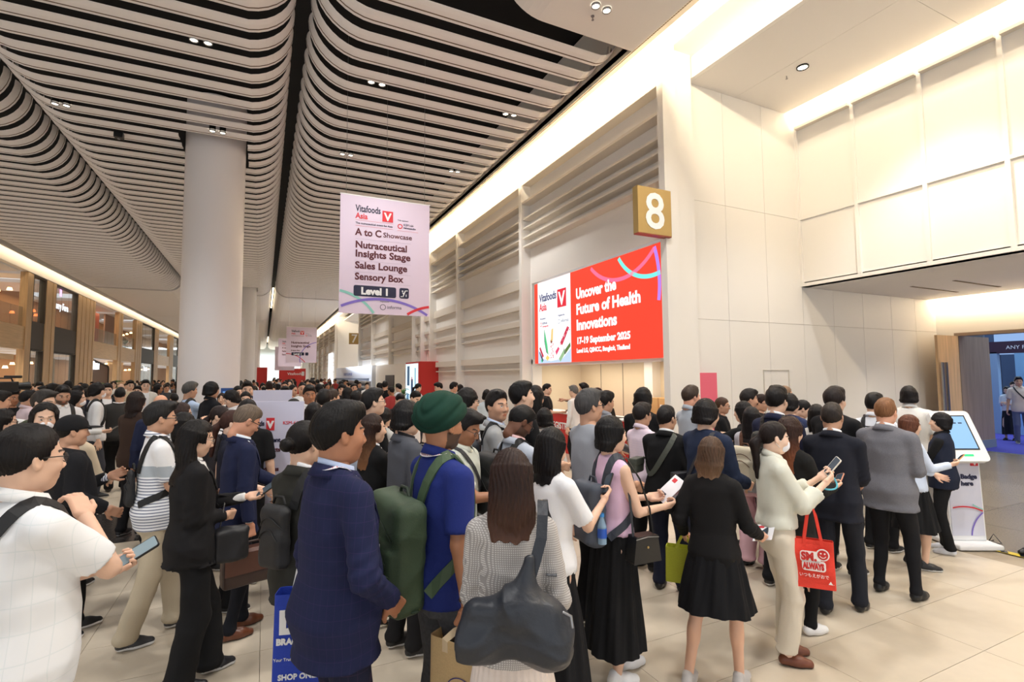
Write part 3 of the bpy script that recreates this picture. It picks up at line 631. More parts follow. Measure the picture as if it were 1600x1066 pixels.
hn = empty('hall_banner', (27, 10.9, 2.75), label='large pale blue screen panel high in the hall beyond door', cat='panel')
MB().box(0, -3.4, 0, .1, -.6, 2.7).build('panel', mat('pale_blue_print', (150, 185, 235), emit=.8), hn)
MB().box(.1, -3.4, -3.2, .2, -3.3, 0).build('post', M_STEEL, hn)
MB().box(.1, -.7, -3.2, .2, -.6, 0).build('post', M_STEEL, hn)

lc_ = empty('reception_partition', (-9.6, 17.5, 0), radians(8), label='low pale partition wall behind the crowd at far left', cat='partition')
MB().box(0, 0, 0, 3.6, .25, 1.75).build('panel', M_WHITE, lc_); MB().box(0, -.02, 1.40, 3.6, 0, 1.46).build('green_band', mat('green_band', (90, 150, 120), .5), lc_); MB().box(-.02, -.02, 1.75, 3.62, .27, 1.79).build('top_rail', M_WHITE, lc_)

spot((9.6, 50, 7.9), 900, r=.3, ang=130)

# ================================================================== PEOPLE: implicit surfaces meshed on a grid
def smin(a, b, k):
    h = np.clip(.5+.5*(b-a)/k, 0, 1); return b+(a-b)*h-k*h*(1-h)
def cone(a, b, ra, rb):
    a = np.array(a, float); b = np.array(b, float); ba = b-a; L2 = max(float(ba@ba), 1e-9)
    def f(x, y, z):
        t = np.clip(((x-a[0])*ba[0]+(y-a[1])*ba[1]+(z-a[2])*ba[2])/L2, 0, 1)
        return np.sqrt((x-a[0]-ba[0]*t)**2+(y-a[1]-ba[1]*t)**2+(z-a[2]-ba[2]*t)**2)-(ra+(rb-ra)*t)
    r = max(ra, rb); return f, np.minimum(a, b)-r, np.maximum(a, b)+r
def capcone(a, b, ra, rb):
    f, lo, hi = cone(a, b, ra, rb); b = np.array(b, float); n = b-np.array(a, float); n /= np.linalg.norm(n)
    return (lambda x, y, z: np.maximum(f(x, y, z), (x-b[0])*n[0]+(y-b[1])*n[1]+(z-b[2])*n[2])), lo, hi
def ell(c, r, R=None):
    c = np.array(c, float); r = np.array(r, float)
    def f(x, y, z):
        X, Y, Z = x-c[0], y-c[1], z-c[2]
        if R is not None: X, Y, Z = (R[0][0]*X+R[1][0]*Y+R[2][0]*Z, R[0][1]*X+R[1][1]*Y+R[2][1]*Z, R[0][2]*X+R[1][2]*Y+R[2][2]*Z)
        k0 = np.sqrt((X/r[0])**2+(Y/r[1])**2+(Z/r[2])**2); k1 = np.sqrt((X/r[0]**2)**2+(Y/r[1]**2)**2+(Z/r[2]**2)**2)+1e-9
        return k0*(k0-1)/k1
    m_ = max(r) if R is not None else r
    return f, c-m_, c+m_
def loft(L, p=2.4):                                          # levels (z, cx, cy, rx, ry), rising z
    A = np.array(L, float)
    def f(x, y, z):
        g = [np.interp(z, A[:, 0], A[:, i]) for i in (1, 2, 3, 4)]
        k = (np.abs((x-g[0])/g[2])**p+np.abs((y-g[1])/g[3])**p)**(1/p)
        d = (k-1)*np.minimum(g[2], g[3])
        return np.maximum(np.maximum(d, z-A[-1, 0]), A[0, 0]-z)
    return f, np.array([(A[:, 1]-A[:, 3]).min(), (A[:, 2]-A[:, 4]).min(), A[0, 0]]), np.array([(A[:, 1]+A[:, 3]).max(), (A[:, 2]+A[:, 4]).max(), A[-1, 0]])
def rbox(c, h, r, R=None):
    c = np.array(c, float); h = np.array(h, float)-r
    def f(x, y, z):
        X, Y, Z = x-c[0], y-c[1], z-c[2]
        if R is not None: X, Y, Z = (R[0][0]*X+R[1][0]*Y+R[2][0]*Z, R[0][1]*X+R[1][1]*Y+R[2][1]*Z, R[0][2]*X+R[1][2]*Y+R[2][2]*Z)
        X, Y, Z = np.abs(X)-h[0], np.abs(Y)-h[1], np.abs(Z)-h[2]
        return np.sqrt(np.maximum(X, 0)**2+np.maximum(Y, 0)**2+np.maximum(Z, 0)**2)+np.minimum(np.maximum(X, np.maximum(Y, Z)), 0)-r
    e = np.linalg.norm(h)+r if R is not None else h+r
    return f, c-e, c+e
class Sdf:
    def __init__(s): s.p = []; s.mods = []
    def add(s, prim, k=.03, sub=False): s.p.append((*prim, k, sub)); return s
    def ev(s, x, y, z):
        F = np.full(np.broadcast(x, y, z).shape, 10.)
        for f, lo, hi, k, sub in s.p:
            g = f(x, y, z); F = -smin(-F, g, k) if sub else smin(F, g, k)
        for mfn in s.mods: F = mfn(x, y, z, F)
        return F
    def mesh(s, vs):
        lo = np.min([p[1] for p in s.p if not p[4]], 0)-.02-vs*1.5; hi = np.max([p[2] for p in s.p if not p[4]], 0)+.02+vs*1.5
        ax = [np.arange(lo[i], hi[i]+vs, vs) for i in range(3)]
        F = np.full([len(a) for a in ax], 10.)
        for f, l, h, k, sub in s.p:
            mg = k+2*vs+.02; sl = tuple(slice(max(0, int((l[i]-mg-lo[i])/vs)), max(1, int((h[i]+mg-lo[i])/vs)+2)) for i in range(3))
            x, y, z = ax[0][sl[0]][:, None, None], ax[1][sl[1]][None, :, None], ax[2][sl[2]][None, None, :]
            if 0 in (x.size, y.size, z.size): continue
            g = f(x, y, z); F[sl] = -smin(-F[sl], g, k) if sub else smin(F[sl], g, k)
        x, y, z = ax[0][:, None, None], ax[1][None, :, None], ax[2][None, None, :]
        for mfn in s.mods: F = mfn(x, y, z, F)
        return snets(F, ax)
def snets(F, ax):
    S = F < 0; S[0] = S[-1] = False; S[:, 0] = S[:, -1] = False; S[:, :, 0] = S[:, :, -1] = False
    F = np.where((F < 0) & ~S, 1e-4, F)
    n = [d-1 for d in F.shape]; cnt = np.zeros(n, np.int8)
    C8 = [(i, j, k) for i in (0, 1) for j in (0, 1) for k in (0, 1)]
    sl = lambda i, j, k: (slice(i, i+n[0]), slice(j, j+n[1]), slice(k, k+n[2]))
    for c in C8: cnt += S[sl(*c)]
    act = (cnt > 0) & (cnt < 8); I = np.argwhere(act)
    if len(I) == 0: return np.zeros((0, 3)), np.zeros((0, 4), int)
    idx = np.full(n, -1, np.int64); idx[act] = np.arange(len(I))
    V = {c: F[I[:, 0]+c[0], I[:, 1]+c[1], I[:, 2]+c[2]] for c in C8}
    P = np.zeros((len(I), 3)); W = np.zeros(len(I))
    for a in C8:
        for d in range(3):
            if a[d]: continue
            b = list(a); b[d] = 1; b = tuple(b); fa, fb = V[a], V[b]; m_ = (fa < 0) != (fb < 0)
            t = np.where(m_, fa/np.where(m_, fa-fb, 1), 0); q = np.repeat(np.array([a], float), len(I), 0); q[:, d] = t
            P += q*m_[:, None]; W += m_
    P = (P/W[:, None]+I)
    st = np.array([a[1]-a[0] for a in ax]); P = P*st+np.array([a[0] for a in ax])
    Q = []
    for d in range(3):
        e = [1, 1, 1]; lo = [slice(1, -1)]*3; lo[d] = slice(0, -1); hi = list(lo); hi[d] = slice(1, None)
        A, B = S[tuple(lo)], S[tuple(hi)]; E = np.argwhere(A != B)
        if len(E) == 0: continue
        ori = A[E[:, 0], E[:, 1], E[:, 2]]; off = np.array([1, 1, 1]); off[d] = 0; E = E+off
        u, v = [(1, 2), (2, 0), (0, 1)][d]
        def cell(du, dv):
            G = E.copy(); G[:, u] -= du; G[:, v] -= dv; return idx[G[:, 0], G[:, 1], G[:, 2]]
        q = np.stack([cell(1, 1), cell(0, 1), cell(0, 0), cell(1, 0)], 1); q[~ori] = q[~ori][:, ::-1]; Q.append(q)
    return P, np.concatenate(Q)
def np_mesh(name, parts, mats, colors=None):                 # parts: list of (V, Q, material index)
    V = np.concatenate([p[0] for p in parts]); off = 0; Q = []; MI = []
    for v, q, mi in parts:
        Q.append(q+off); MI.append(np.full(len(q), mi) if np.isscalar(mi) else mi); off += len(v)
    Q = np.concatenate(Q); MI = np.concatenate(MI)
    me = bpy.data.meshes.new(name); me.vertices.add(len(V)); me.vertices.foreach_set('co', V.astype(np.float32).ravel())
    me.loops.add(4*len(Q)); me.loops.foreach_set('vertex_index', Q.astype(np.int32).ravel())
    me.polygons.add(len(Q)); me.polygons.foreach_set('loop_start', np.arange(0, 4*len(Q), 4, dtype=np.int32))
    for q in mats: me.materials.append(q)
    me.polygons.foreach_set('material_index', MI.astype(np.int32)); me.polygons.foreach_set('use_smooth', np.ones(len(Q), bool))
    me.update(calc_edges=True)
    if colors is not None:
        a = me.color_attributes.new('tint', 'FLOAT_COLOR', 'POINT'); a.data.foreach_set('color', np.c_[colors, np.ones(len(V))].astype(np.float32).ravel())
    return me
def rotm(yaw=0, pitch=0, roll=0):                            # pitch > 0 looks down, yaw > 0 turns to the right
    return np.array(Matrix.Rotation(-yaw, 3, 'Z') @ Matrix.Rotation(-pitch, 3, 'X') @ Matrix.Rotation(roll, 3, 'Y'))
def folds(amp, seed, fz=1.0, lo=None):
    r = np.random.RandomState(seed); D = r.randn(4, 3); D /= np.linalg.norm(D, axis=1)[:, None]; D[:, 2] *= fz; Fq = r.uniform(16, 34, 4); ph = r.uniform(0, 6, 4)
    def f(x, y, z, F):
        g = 0
        wv = .6*np.sin(11*z+ph[0])+.5*np.sin(13*x+ph[1])
        for i in range(4): g = g+(1-np.abs(np.sin(Fq[i]*.5*(D[i, 0]*x+D[i, 1]*y+D[i, 2]*z)+ph[i]+wv)))**2
        return F-amp*(g-1.2)
    return f

# ---- skin material driven by the painted tint; hair with strands
def skin_mat():
    m = bpy.data.materials.new('skin'); m.use_nodes = True; nt = m.node_tree; b = nt.nodes['Principled BSDF']
    a = nt.nodes.new('ShaderNodeVertexColor'); a.layer_name = 'tint'; nt.links.new(a.outputs[0], b.inputs['Base Color'])
    b.inputs['Roughness'].default_value = .48; b.inputs['Subsurface Weight'].default_value = .0
    n = nt.nodes.new('ShaderNodeTexNoise'); n.inputs['Scale'].default_value = 260; bp = nt.nodes.new('ShaderNodeBump'); bp.inputs['Strength'].default_value = .06; bp.inputs['Distance'].default_value = .004
    tc = nt.nodes.new('ShaderNodeTexCoord'); nt.links.new(tc.outputs['Object'], n.inputs['Vector']); nt.links.new(n.outputs[0], bp.inputs['Height']); nt.links.new(bp.outputs[0], b.inputs['Normal'])
    return m
SKIN = skin_mat(); HAIRM = {}
def hair_mat(c, tip=None, gloss=.46):
    key = (tuple(c), tip)
    if key in HAIRM: return HAIRM[key]
    m = bpy.data.materials.new('hair'); m.use_nodes = True; nt = m.node_tree; b = nt.nodes['Principled BSDF']; N = nt.nodes.new; Lk = nt.links.new
    tc = N('ShaderNodeTexCoord'); mp = N('ShaderNodeAttribute'); mp.attribute_name = 'tint'; n = N('ShaderNodeTexNoise'); n.inputs['Scale'].default_value = 9; n.inputs['Detail'].default_value = 5; n.inputs['Roughness'].default_value = .65
    Lk(mp.outputs['Vector'], n.inputs['Vector'])
    r = N('ShaderNodeValToRGB'); k = srgb(c); r.color_ramp.elements[0].position = .32; r.color_ramp.elements[1].position = .72
    r.color_ramp.elements[0].color = (*[v*.30 for v in k], 1); r.color_ramp.elements[1].color = (*[min(1, v*1.15) for v in k], 1); Lk(n.outputs[0], r.inputs[0])
    if tip:
        sx = N('ShaderNodeSeparateXYZ'); Lk(tc.outputs['Object'], sx.inputs[0]); mr = N('ShaderNodeMapRange'); mr.inputs[1].default_value = 1.62; mr.inputs[2].default_value = 1.3
        Lk(sx.outputs[2], mr.inputs[0]); mx = N('ShaderNodeMix'); mx.data_type = 'RGBA'; Lk(mr.outputs[0], mx.inputs[0]); Lk(r.outputs[0], mx.inputs[6]); mx.inputs[7].default_value = (*srgb(tip), 1)
        m2 = N('ShaderNodeMix'); m2.data_type = 'RGBA'; m2.blend_type = 'MULTIPLY'; m2.inputs[0].default_value = .35; Lk(mx.outputs[2], m2.inputs[6]); Lk(n.outputs['Color'], m2.inputs[7]); Lk(m2.outputs[2], b.inputs['Base Color'])
    else: Lk(r.outputs[0], b.inputs['Base Color'])
    bp = N('ShaderNodeBump'); bp.inputs['Strength'].default_value = .45; bp.inputs['Distance'].default_value = .004; Lk(n.outputs[0], bp.inputs['Height']); Lk(bp.outputs[0], b.inputs['Normal'])
    b.inputs['Roughness'].default_value = gloss; b.inputs['Specular IOR Level'].default_value = .22
    HAIRM[key] = m; return m
def cloth_mat(spec):                                         # (r,g,b) or (kind, colours...)
    key = ('cloth', str(spec))
    if key in MATS: return MATS[key]
    if not isinstance(spec[0], str):
        m = mat('cloth', spec, .85, bump=.25, scale=420, var=.05, spec=.25); MATS[key] = m; return m
    kind, c1, c2, sc_ = spec
    m = bpy.data.materials.new(kind+'_cloth'); m.use_nodes = True; nt = m.node_tree; b = nt.nodes['Principled BSDF']; N = nt.nodes.new; Lk = nt.links.new
    b.inputs['Roughness'].default_value = .85; b.inputs['Specular IOR Level'].default_value = .25
    tc = N('ShaderNodeTexCoord'); sx = N('ShaderNodeSeparateXYZ'); Lk(tc.outputs['Object'], sx.inputs[0])
    def band(src, period, duty):
        a = N('ShaderNodeMath'); a.operation = 'DIVIDE'; a.inputs[1].default_value = period; Lk(src, a.inputs[0])
        f = N('ShaderNodeMath'); f.operation = 'FRACT'; Lk(a.outputs[0], f.inputs[0])
        g = N('ShaderNodeMath'); g.operation = 'LESS_THAN'; g.inputs[1].default_value = duty; Lk(f.outputs[0], g.inputs[0]); return g.outputs[0]
    def mul(a, bq, op='MAXIMUM'):
        g = N('ShaderNodeMath'); g.operation = op; Lk(a, g.inputs[0]); Lk(bq, g.inputs[1]); return g.outputs[0]
    hx = N('ShaderNodeMath'); hx.operation = 'ADD'; Lk(sx.outputs[0], hx.inputs[0]); Lk(sx.outputs[1], hx.inputs[1])
    if kind == 'striped': o = band(sx.outputs[2], sc_, .3)
    elif kind == 'pinstriped': o = band(hx.outputs[0], sc_, .35)
    elif kind == 'windowpane': o = mul(band(hx.outputs[0], sc_, .05), band(sx.outputs[2], sc_*1.3, .04))
    elif kind == 'gingham': o = mul(band(hx.outputs[0], sc_, .45), band(sx.outputs[2], sc_, .45))
    elif kind == 'houndstooth':
        o = mul(band(hx.outputs[0], sc_, .5), band(sx.outputs[2], sc_, .5), 'MULTIPLY')
        nz = N('ShaderNodeMath'); nz.operation = 'MULTIPLY'; nz.inputs[1].default_value = 1; Lk(o, nz.inputs[0]); o = nz.outputs[0]
    elif kind == 'heather':
        n = N('ShaderNodeTexNoise'); n.inputs['Scale'].default_value = sc_; Lk(tc.outputs['Object'], n.inputs['Vector']); o = n.outputs[0]
    mx = N('ShaderNodeMix'); mx.data_type = 'RGBA'; Lk(o, mx.inputs[0]); mx.inputs[6].default_value = (*srgb(c1), 1); mx.inputs[7].default_value = (*srgb(c2), 1); Lk(mx.outputs[2], b.inputs['Base Color'])
    MATS[key] = m; return m

# ---- head template (head space: origin between the ears, +Y = face)
HEADT = {}
def head_template(vs, sex):
    key = (round(vs, 4), sex)
    if key in HEADT: return HEADT[key]
    s = Sdf(); w_ = 1 if sex == 'm' else .95
    s.add(ell((0, -.012, .03), (.077, .096, .098)), .01)
    s.add(ell((0, .024, -.035), (.060*w_, .066, .078)), .04)
    s.add(ell((0, .045, -.085), (.036*w_, .038, .026)), .035)          # chin
    for q in (-1, 1):
        s.add(ell((q*.048*w_, .0, -.062), (.018, .04, .03)), .03)    # jaw corner
        s.add(ell((q*.038, .058, -.020), (.024, .022, .022)), .035)     # cheek
    s.add(cone((0, .088, .018), (0, .107, -.022), .007, .010), .016)  # nose
    for q in (-1, 1): s.add(ell((q*.012, .098, -.028), (.008, .010, .008)), .006)
    s.add(cone((-.030, .086, .030), (.030, .086, .030), .006, .006), .018)  # brow ridge
    for q in (-1, 1):
        s.add(ell((q*.031, .100, .010), (.017, .014, .011)), .012, sub=True)
        s.add(ell((q*.031, .076, .010), (.0145, .0145, .0125)), .003)
    s.add(cone((-.018, .087, -.0545), (.018, .087, -.0545), .0055, .0055), .008)
    s.add(cone((-.014, .086, -.0655), (.014, .086, -.0655), .0065, .0065), .008)
    s.add(cone((-.022, .097, -.060), (.022, .097, -.060), .0022, .0022), .004, sub=True)
    for q in (-1, 1):
        R = np.array(Matrix.Rotation(q*.35, 3, 'Z') @ Matrix.Rotation(.2, 3, 'X'))
        s.add(ell((q*.080, -.008, -.002), (.009, .019, .031), R), .008)
        s.add(ell((q*.089, -.004, .002), (.006, .010, .018), R), .005, sub=True)
    s.add(cone((0, -.026, -.05), (0, -.030, -.125), .052 if sex == 'm' else .045, .050 if sex == 'm' else .043), .03)
    V, Q = s.mesh(vs)
    x, y, z = V.T; C = np.ones((len(V), 3)); kind = np.zeros(len(V), int)
    eye = np.zeros(len(V), bool)
    for q in (-1, 1):
        d = np.sqrt((x-q*.031)**2/1.3+(z-.009)**2/.16); eye |= (d < .0125) & (y > .075)
        C[(d < .0125) & (y > .075)] = (-1, 0, 0)                       # marker: white of eye
        d2 = np.hypot(x-q*.031, z-.010); C[(d2 < max(.0062, vs*.75)) & (y > .075) & (np.abs(z-.009) < max(.0052, vs*.5))] = (-2, 0, 0)
        bx = (x*q-.033)/.018; zz = .0355-.0035*bx**2-.0008*bx; C[(np.abs(bx) < 1) & (np.abs(z-zz) < max(.0042, vs*.45)) & (y > .06)] = (-3, 0, 0)
    C[((x/.021)**2+((z+.0600)/.0095)**2 < 1) & (y > .078)] = (-4, 0, 0)
    HEADT[key] = (V, Q, C); return HEADT[key]
def paint(C, tone, brow, lip, beard=None, V=None):
    t = np.array(srgb(tone)); out = np.repeat(t[None], len(C), 0); m_ = C[:, 0]
    out[m_ == -1] = srgb((222, 216, 210)); out[m_ == -2] = srgb((30, 20, 16)); out[m_ == -3] = np.array(srgb(brow)); out[m_ == -4] = np.array(srgb(lip))
    if V is not None:
        ck = np.exp(-(((np.abs(V[:, 0])-.04)/.02)**2+((V[:, 2]+.02)/.025)**2))*(V[:, 1] > .04); ok = m_ == 1
        out[ok] *= (1-.06*ck[ok])[:, None]**np.array([0, 1, 1])
        if beard:
            bm = (V[:, 2] < -.035+.25*np.maximum(0, .03-V[:, 1])) & (V[:, 1] > -.02) & (V[:, 2] > -.115) & ok & ~((np.abs(V[:, 0]) < .022) & (V[:, 2] > -.05))
            out[bm] = out[bm]*(1-beard)+np.array(srgb((24, 18, 15)))*beard
    return out

# ---- hand templates (wrist at origin, fingers along -Z, palm faces +X for a right hand, thumb towards +Y)
HANDT = {}
def hand_template(vs, pose):
    key = (round(vs, 4), pose)
    if key in HANDT: return HANDT[key]
    s = Sdf(); s.add(cone((0, 0, .05), (0, 0, -.01), .024, .024), .02)
    s.add(rbox((0, .002, -.05), (.013, .038, .045), .012), .02)
    cur = {'relax': (18, 28, 18), 'fist': (75, 88, 45), 'phone': (40, 52, 40), 'point': (75, 90, 50), 'flat': (8, 10, 6)}[pose]
    for i, (yy, L, r) in enumerate(((.030, .072, .0095), (.010, .080, .0098), (-.011, .074, .0094), (-.030, .058, .0082))):
        c = cur if not (pose == 'point' and i == 0) else (3, 4, 3)
        p = np.array([0, yy, -.088]); a = 0; sp = (yy*.9 if pose in ('relax', 'flat') else 0)
        for j, (fr, rr) in enumerate(((.45, 1), (.31, .92), (.24, .82))):
            a += radians(c[j]+(i*5 if pose in ('relax', 'phone') else 0)); l = L*fr
            q = p+np.array([sin(a)*l, sp*l*2.2, -cos(a)*l]); s.add(cone(p, q, r*rr, r*rr*.92), .004 if j else .008); p = q
    b = np.array([.004, .030, -.022]); th = {'relax': ((.006, .030, -.032), (.006, .010, -.034)), 'fist': ((.020, .018, -.036), (.020, -.018, -.018)), 'phone': ((.026, .020, -.040), (.022, -.002, -.034)), 'point': ((.020, .018, -.036), (.020, -.018, -.018)), 'flat': ((.004, .034, -.030), (.002, .014, -.034))}[pose]
    q = b+np.array(th[0]); s.add(cone(b, q, .0135, .0115), .014); s.add(cone(q, q+np.array(th[1]), .0112, .0085), .004)
    HANDT[key] = s.mesh(vs); return HANDT[key]
PERSONS = []
ADJ = {(396, 633): 4.29, (586, 648): 4.35, (640, 627): 3.96, (868, 669): 3.23, (957, 651): 3.57, (1300, 630): 4.56, (1384, 623): 4.85, (1305, 606): 5.38, (1367, 615): 6.05, (1424, 649): 5.5, (1042, 635): 5.01, (1005, 631): 5.54, (1006, 606): 6.07, (1106, 624): 4.52, (1081, 603): 6.22, (1130, 621): 7.39, (1176, 637): 5.57, (1172, 609): 6.88, (1214, 605): 5.05, (1236, 616): 6.44, (1228, 603): 7.96, (1259, 625): 6.8, (1276, 633): 5.89, (1158, 628): 6.1, (1190, 618): 7.73, (921, 610): 4.28, (948, 613): 6.46, (851, 638): 5.54, (824, 633): 4.11, (815, 598): 5.08, (777, 612): 4.59, (737, 641): 3.75, (838, 603): 6.09, (584, 609): 5.34, (556, 630): 4.8, (577, 622): 5.84, (603, 637): 6.37, (484, 603): 7.62, (521, 608): 7.33, (461, 623): 6.95, (387, 597): 8.95, (368, 641): 4.68, (347, 634): 5.67, (388, 625): 5.21, (357, 610): 7.84, (333, 597): 8.57, (287, 630): 5.82, (291, 645): 5.14, (188, 606): 9.46, (100, 603): 7.51, (21, 610): 8.6, (83, 600): 11.07, (124, 603): 11.59, (123, 610): 8.0, (155, 599): 8.93, (47, 611): 8.38, (683, 598): 13.76, (710, 598): 13.54, (895, 603): 11.25, (911, 599): 11.71, (384, 612): 8.38}
def two_bone(a, t, l1, l2, hint):
    a, t = np.array(a, float), np.array(t, float); d = t-a; L = np.linalg.norm(d); mx = (l1+l2)*.995
    if L > mx: t = a+d/L*mx; d = t-a; L = mx
    L = max(L, abs(l1-l2)+.03); u = d/np.linalg.norm(d); c = (l1*l1+L*L-l2*l2)/(2*l1*L); h = np.array(hint, float); h = h-u*(h@u); h /= np.linalg.norm(h)+1e-9
    return a+u*(l1*c)+h*(l1*sqrt(max(0, 1-c*c))), a+u*L
HANDS = {'down': (.27, .02, .80), 'phone': (.10, .34, 1.16), 'chest': (.08, .26, 1.22), 'photo': (.04, .34, 1.42), 'waist': (.22, .20, 1.02), 'chin': (.05, .20, 1.48), 'point': (.30, .55, 1.40), 'front': (.05, .26, .98), 'belly': (.14, .30, 1.06), 'pocket': (.22, .06, .92)}
def person(px, ytop, label=None, hp=None, feet=None, rel=0, sex='m', H=None, hair=('short', (22, 18, 17)), tone=(214, 170, 140), top=('shirt', (235, 235, 235)), bottom=('trousers', (22, 22, 25)),
           shoes=('sneaker', (30, 30, 32), (230, 230, 230)), head=(0, 8), rh='down', lh='down', rpose='relax', lpose='relax', stance=(.10, .03, -.10, -.03), build=1.0, belly=0, lean=0.0, lod=None, group=None,
           beard=None, glasses=False, mask=False, lanyard=None, brow=(28, 20, 18), lip=None, pos=None, seed=None, hemcut=None, shirt=None, phone=None, extra=None, depth=None, name='person', yawabs=None, sleeves=None, relb=None, lelb=None):
    seed = seed if seed is not None else int(abs(px)*7+ytop) % 9999
    hat = hair[0] in ('turban',); topoff = .035 if hat else 0
    d0 = ray(px, ytop)
    hz = 589-.0073*(px-400)*1.0
    depth = ADJ.get((px, ytop), depth); feet = None if (px, ytop) in ADJ else feet
    if pos is None:
        dl = ytop-hz
        if feet: dep = CAMZ*FPX/(feet-hz)
        elif depth: dep = depth
        else: dep = 110.1*(2.05/(1+.1376*dl/hp))/hp
        if H is None: H = CAMZ+d0.z*dep-topoff
        P = d0*dep
    else: P = Vector((pos[0], pos[1], 0)); dep = P.length
    s = (H)/1.78; az = atan2(P.x, P.y)+radians(rel) if yawabs is None else radians(yawabs)
    if lod is None: lod = min(.034, max(.0115, .0105+.0026*(dep-2.)))
    fl_ = sex == 'f'; V3 = lambda *a: np.array(a, float)
    sw = (.150 if fl_ else .172)*(.45+.55*build)
    ln = lean
    def tz(z): return ln*max(0, z-.95)                        # forward shift of the trunk with height
    sh_z = 1.425; hips = .95
    # legs
    rx, ry, lx, ly = stance
    S_ = {}
    for side, (ax_, ay_) in (('r', (rx, ry)), ('l', (lx, ly))):
        q = 1 if side == 'r' else -1
        hipj = V3(q*.09*(.6+.4*build), 0, .90); ank = V3(ax_, ay_, .085); kn, _ = two_bone(hipj, ank, .412, .412, (0.1*q, 1, 0)); S_['hip'+side], S_['knee'+side], S_['ank'+side] = hipj, kn, ank
        shj = V3(q*sw, tz(sh_z)-.005, sh_z)
        tgt = rh if side == 'r' else lh
        if isinstance(tgt, str): tgt = HANDS[tgt]; tgt = (q*tgt[0]*(1 if tgt[0] > .2 else 1), tgt[1], tgt[2])
        tgt = V3(*tgt); hint = (q*.24, -.5, -.85) if tgt[2] < 1.38 else (q*.6, -.1, -1)
        hint = (relb if side == 'r' else lelb) or hint
        el, wr = two_bone(shj, tgt, .285, .255, hint); S_['sh'+side], S_['el'+side], S_['wr'+side] = shj, el, wr
    hy, hp_ = radians(head[0]), radians(head[1])
    Rh = rotm(hy, hp_); neck = V3(0, tz(1.5)-.01, 1.50); hc = neck+V3(0, .012+.05*sin(hp_), .150-.01*abs(sin(hp_)))
    HS = 1.0 if not fl_ else .985
    hl = max(.0048, lod*.42) if lod < .03 else lod*.5
    Vh, Qh, Ch = head_template(hl, sex)
    lipc = lip or tuple(int(v*f) for v, f in zip(tone, (.84, .66, .64) if not fl_ else (.88, .55, .55)))
    cols = paint(Ch, tone, brow, lipc, beard, Vh); Vw = (Vh*HS)@Rh.T+hc
    # body surface
    lgf = .84 if bottom[0] in ('trousers', 'slim', 'wide', 'straight') else 1.0
    b = Sdf(); bw = build*(.94 if fl_ else 1)
    bk_ = bottom[0]
    def trunkp(t, e, z0, flare=0):
        lv = [(.84, 0, 0, .150*bw+belly*.08, .115*bw), (.95, 0, tz(.95)-.008, .166*bw+belly*.2, .122*bw+belly*.25), (1.10, tz(0)*0, tz(1.1)+belly*.25, .140*bw+belly*.4, .104*bw+belly*.45), (1.28, 0, tz(1.28)+.004, .153*bw+belly*.1, .113*bw+belly*.15), (1.40, 0, tz(1.40)-.002, .150*bw, .100*bw), (1.46, 0, tz(1.46)-.008, .105*bw, .075*bw), (1.50, 0, tz(1.5)-.010, .062, .060)]
        if e == 0 and bk_ in ('skirt', 'pleated', 'longskirt', 'trousers', 'slim', 'wide', 'straight'): lv = [(z, a_, b2, c*(.9 if z < 1.05 else .97 if z < 1.2 else 1), d*(.9 if z < 1.05 else .97 if z < 1.2 else 1)) for z, a_, b2, c, d in lv]
        lv = [(z, a_, b2, c+e+(.012 if e and z < 1 else .003 if e and z < 1.2 else 0), d+e+(.012 if e and z < 1 else .003 if e and z < 1.2 else 0)) for z, a_, b2, c, d in lv]
        if z0 < .84: lv = [(z0, 0, 0, lv[0][3]+flare+.012, lv[0][4]+flare+.012)]+lv
        else:
            g = [np.interp(z0, [l_[0] for l_ in lv], [l_[i] for l_ in lv]) for i in range(1, 5)]; lv = [(z0, g[0], g[1], g[2]+flare, g[3]+flare)]+[l_ for l_ in lv if l_[0] > z0+.01]
        lv[-1] = (lv[-1][0]+e, *lv[-1][1:])
        t.add(loft(lv, 2.25), .025)
        for side in 'rl':
            sj = S_['sh'+side]; q = 1 if side == 'r' else -1
            t.add(cone((q*.03, tz(1.49)-.014, 1.485), (sj[0]*.86, sj[1]-.004, sj[2]+.012), .036+e, .040*(.4+.6*bw)+e), .045)
    trunkp(b, 0, .84); b.add(cone(neck+V3(0, 0, -.06), neck+V3(0, 0, .07), .056 if not fl_ else .047, .053 if not fl_ else .044), .03)
    for q, side in ((1, 'r'), (-1, 'l')):
        ar = .9 if fl_ else 1.08
        b.add(cone(S_['sh'+side], S_['el'+side], .047*ar*(.5+.5*bw), .037*ar), .03); b.add(cone(S_['el'+side], S_['wr'+side], .037*ar, .025*ar), .012)
        b.add(cone(S_['hip'+side], S_['knee'+side], .082*bw*lgf, .053*(.6+.4*bw)*lgf), .03); b.add(cone(S_['knee'+side], S_['ank'+side], .050*lgf, .034), .02)
        mid = (S_['knee'+side]*.68+S_['ank'+side]*.32)+V3(0, -.016, 0); b.add(ell(mid, (.043*lgf, .047*lgf, .10)), .03)
    Vb, Qb = b.mesh(max(.015, lod*1.15))
    parts = [(Vw, Qh, 0), (Vb, Qb, 0)]; col = [cols, np.repeat([srgb(tone)], len(Vb), 0)]
    HF = {}
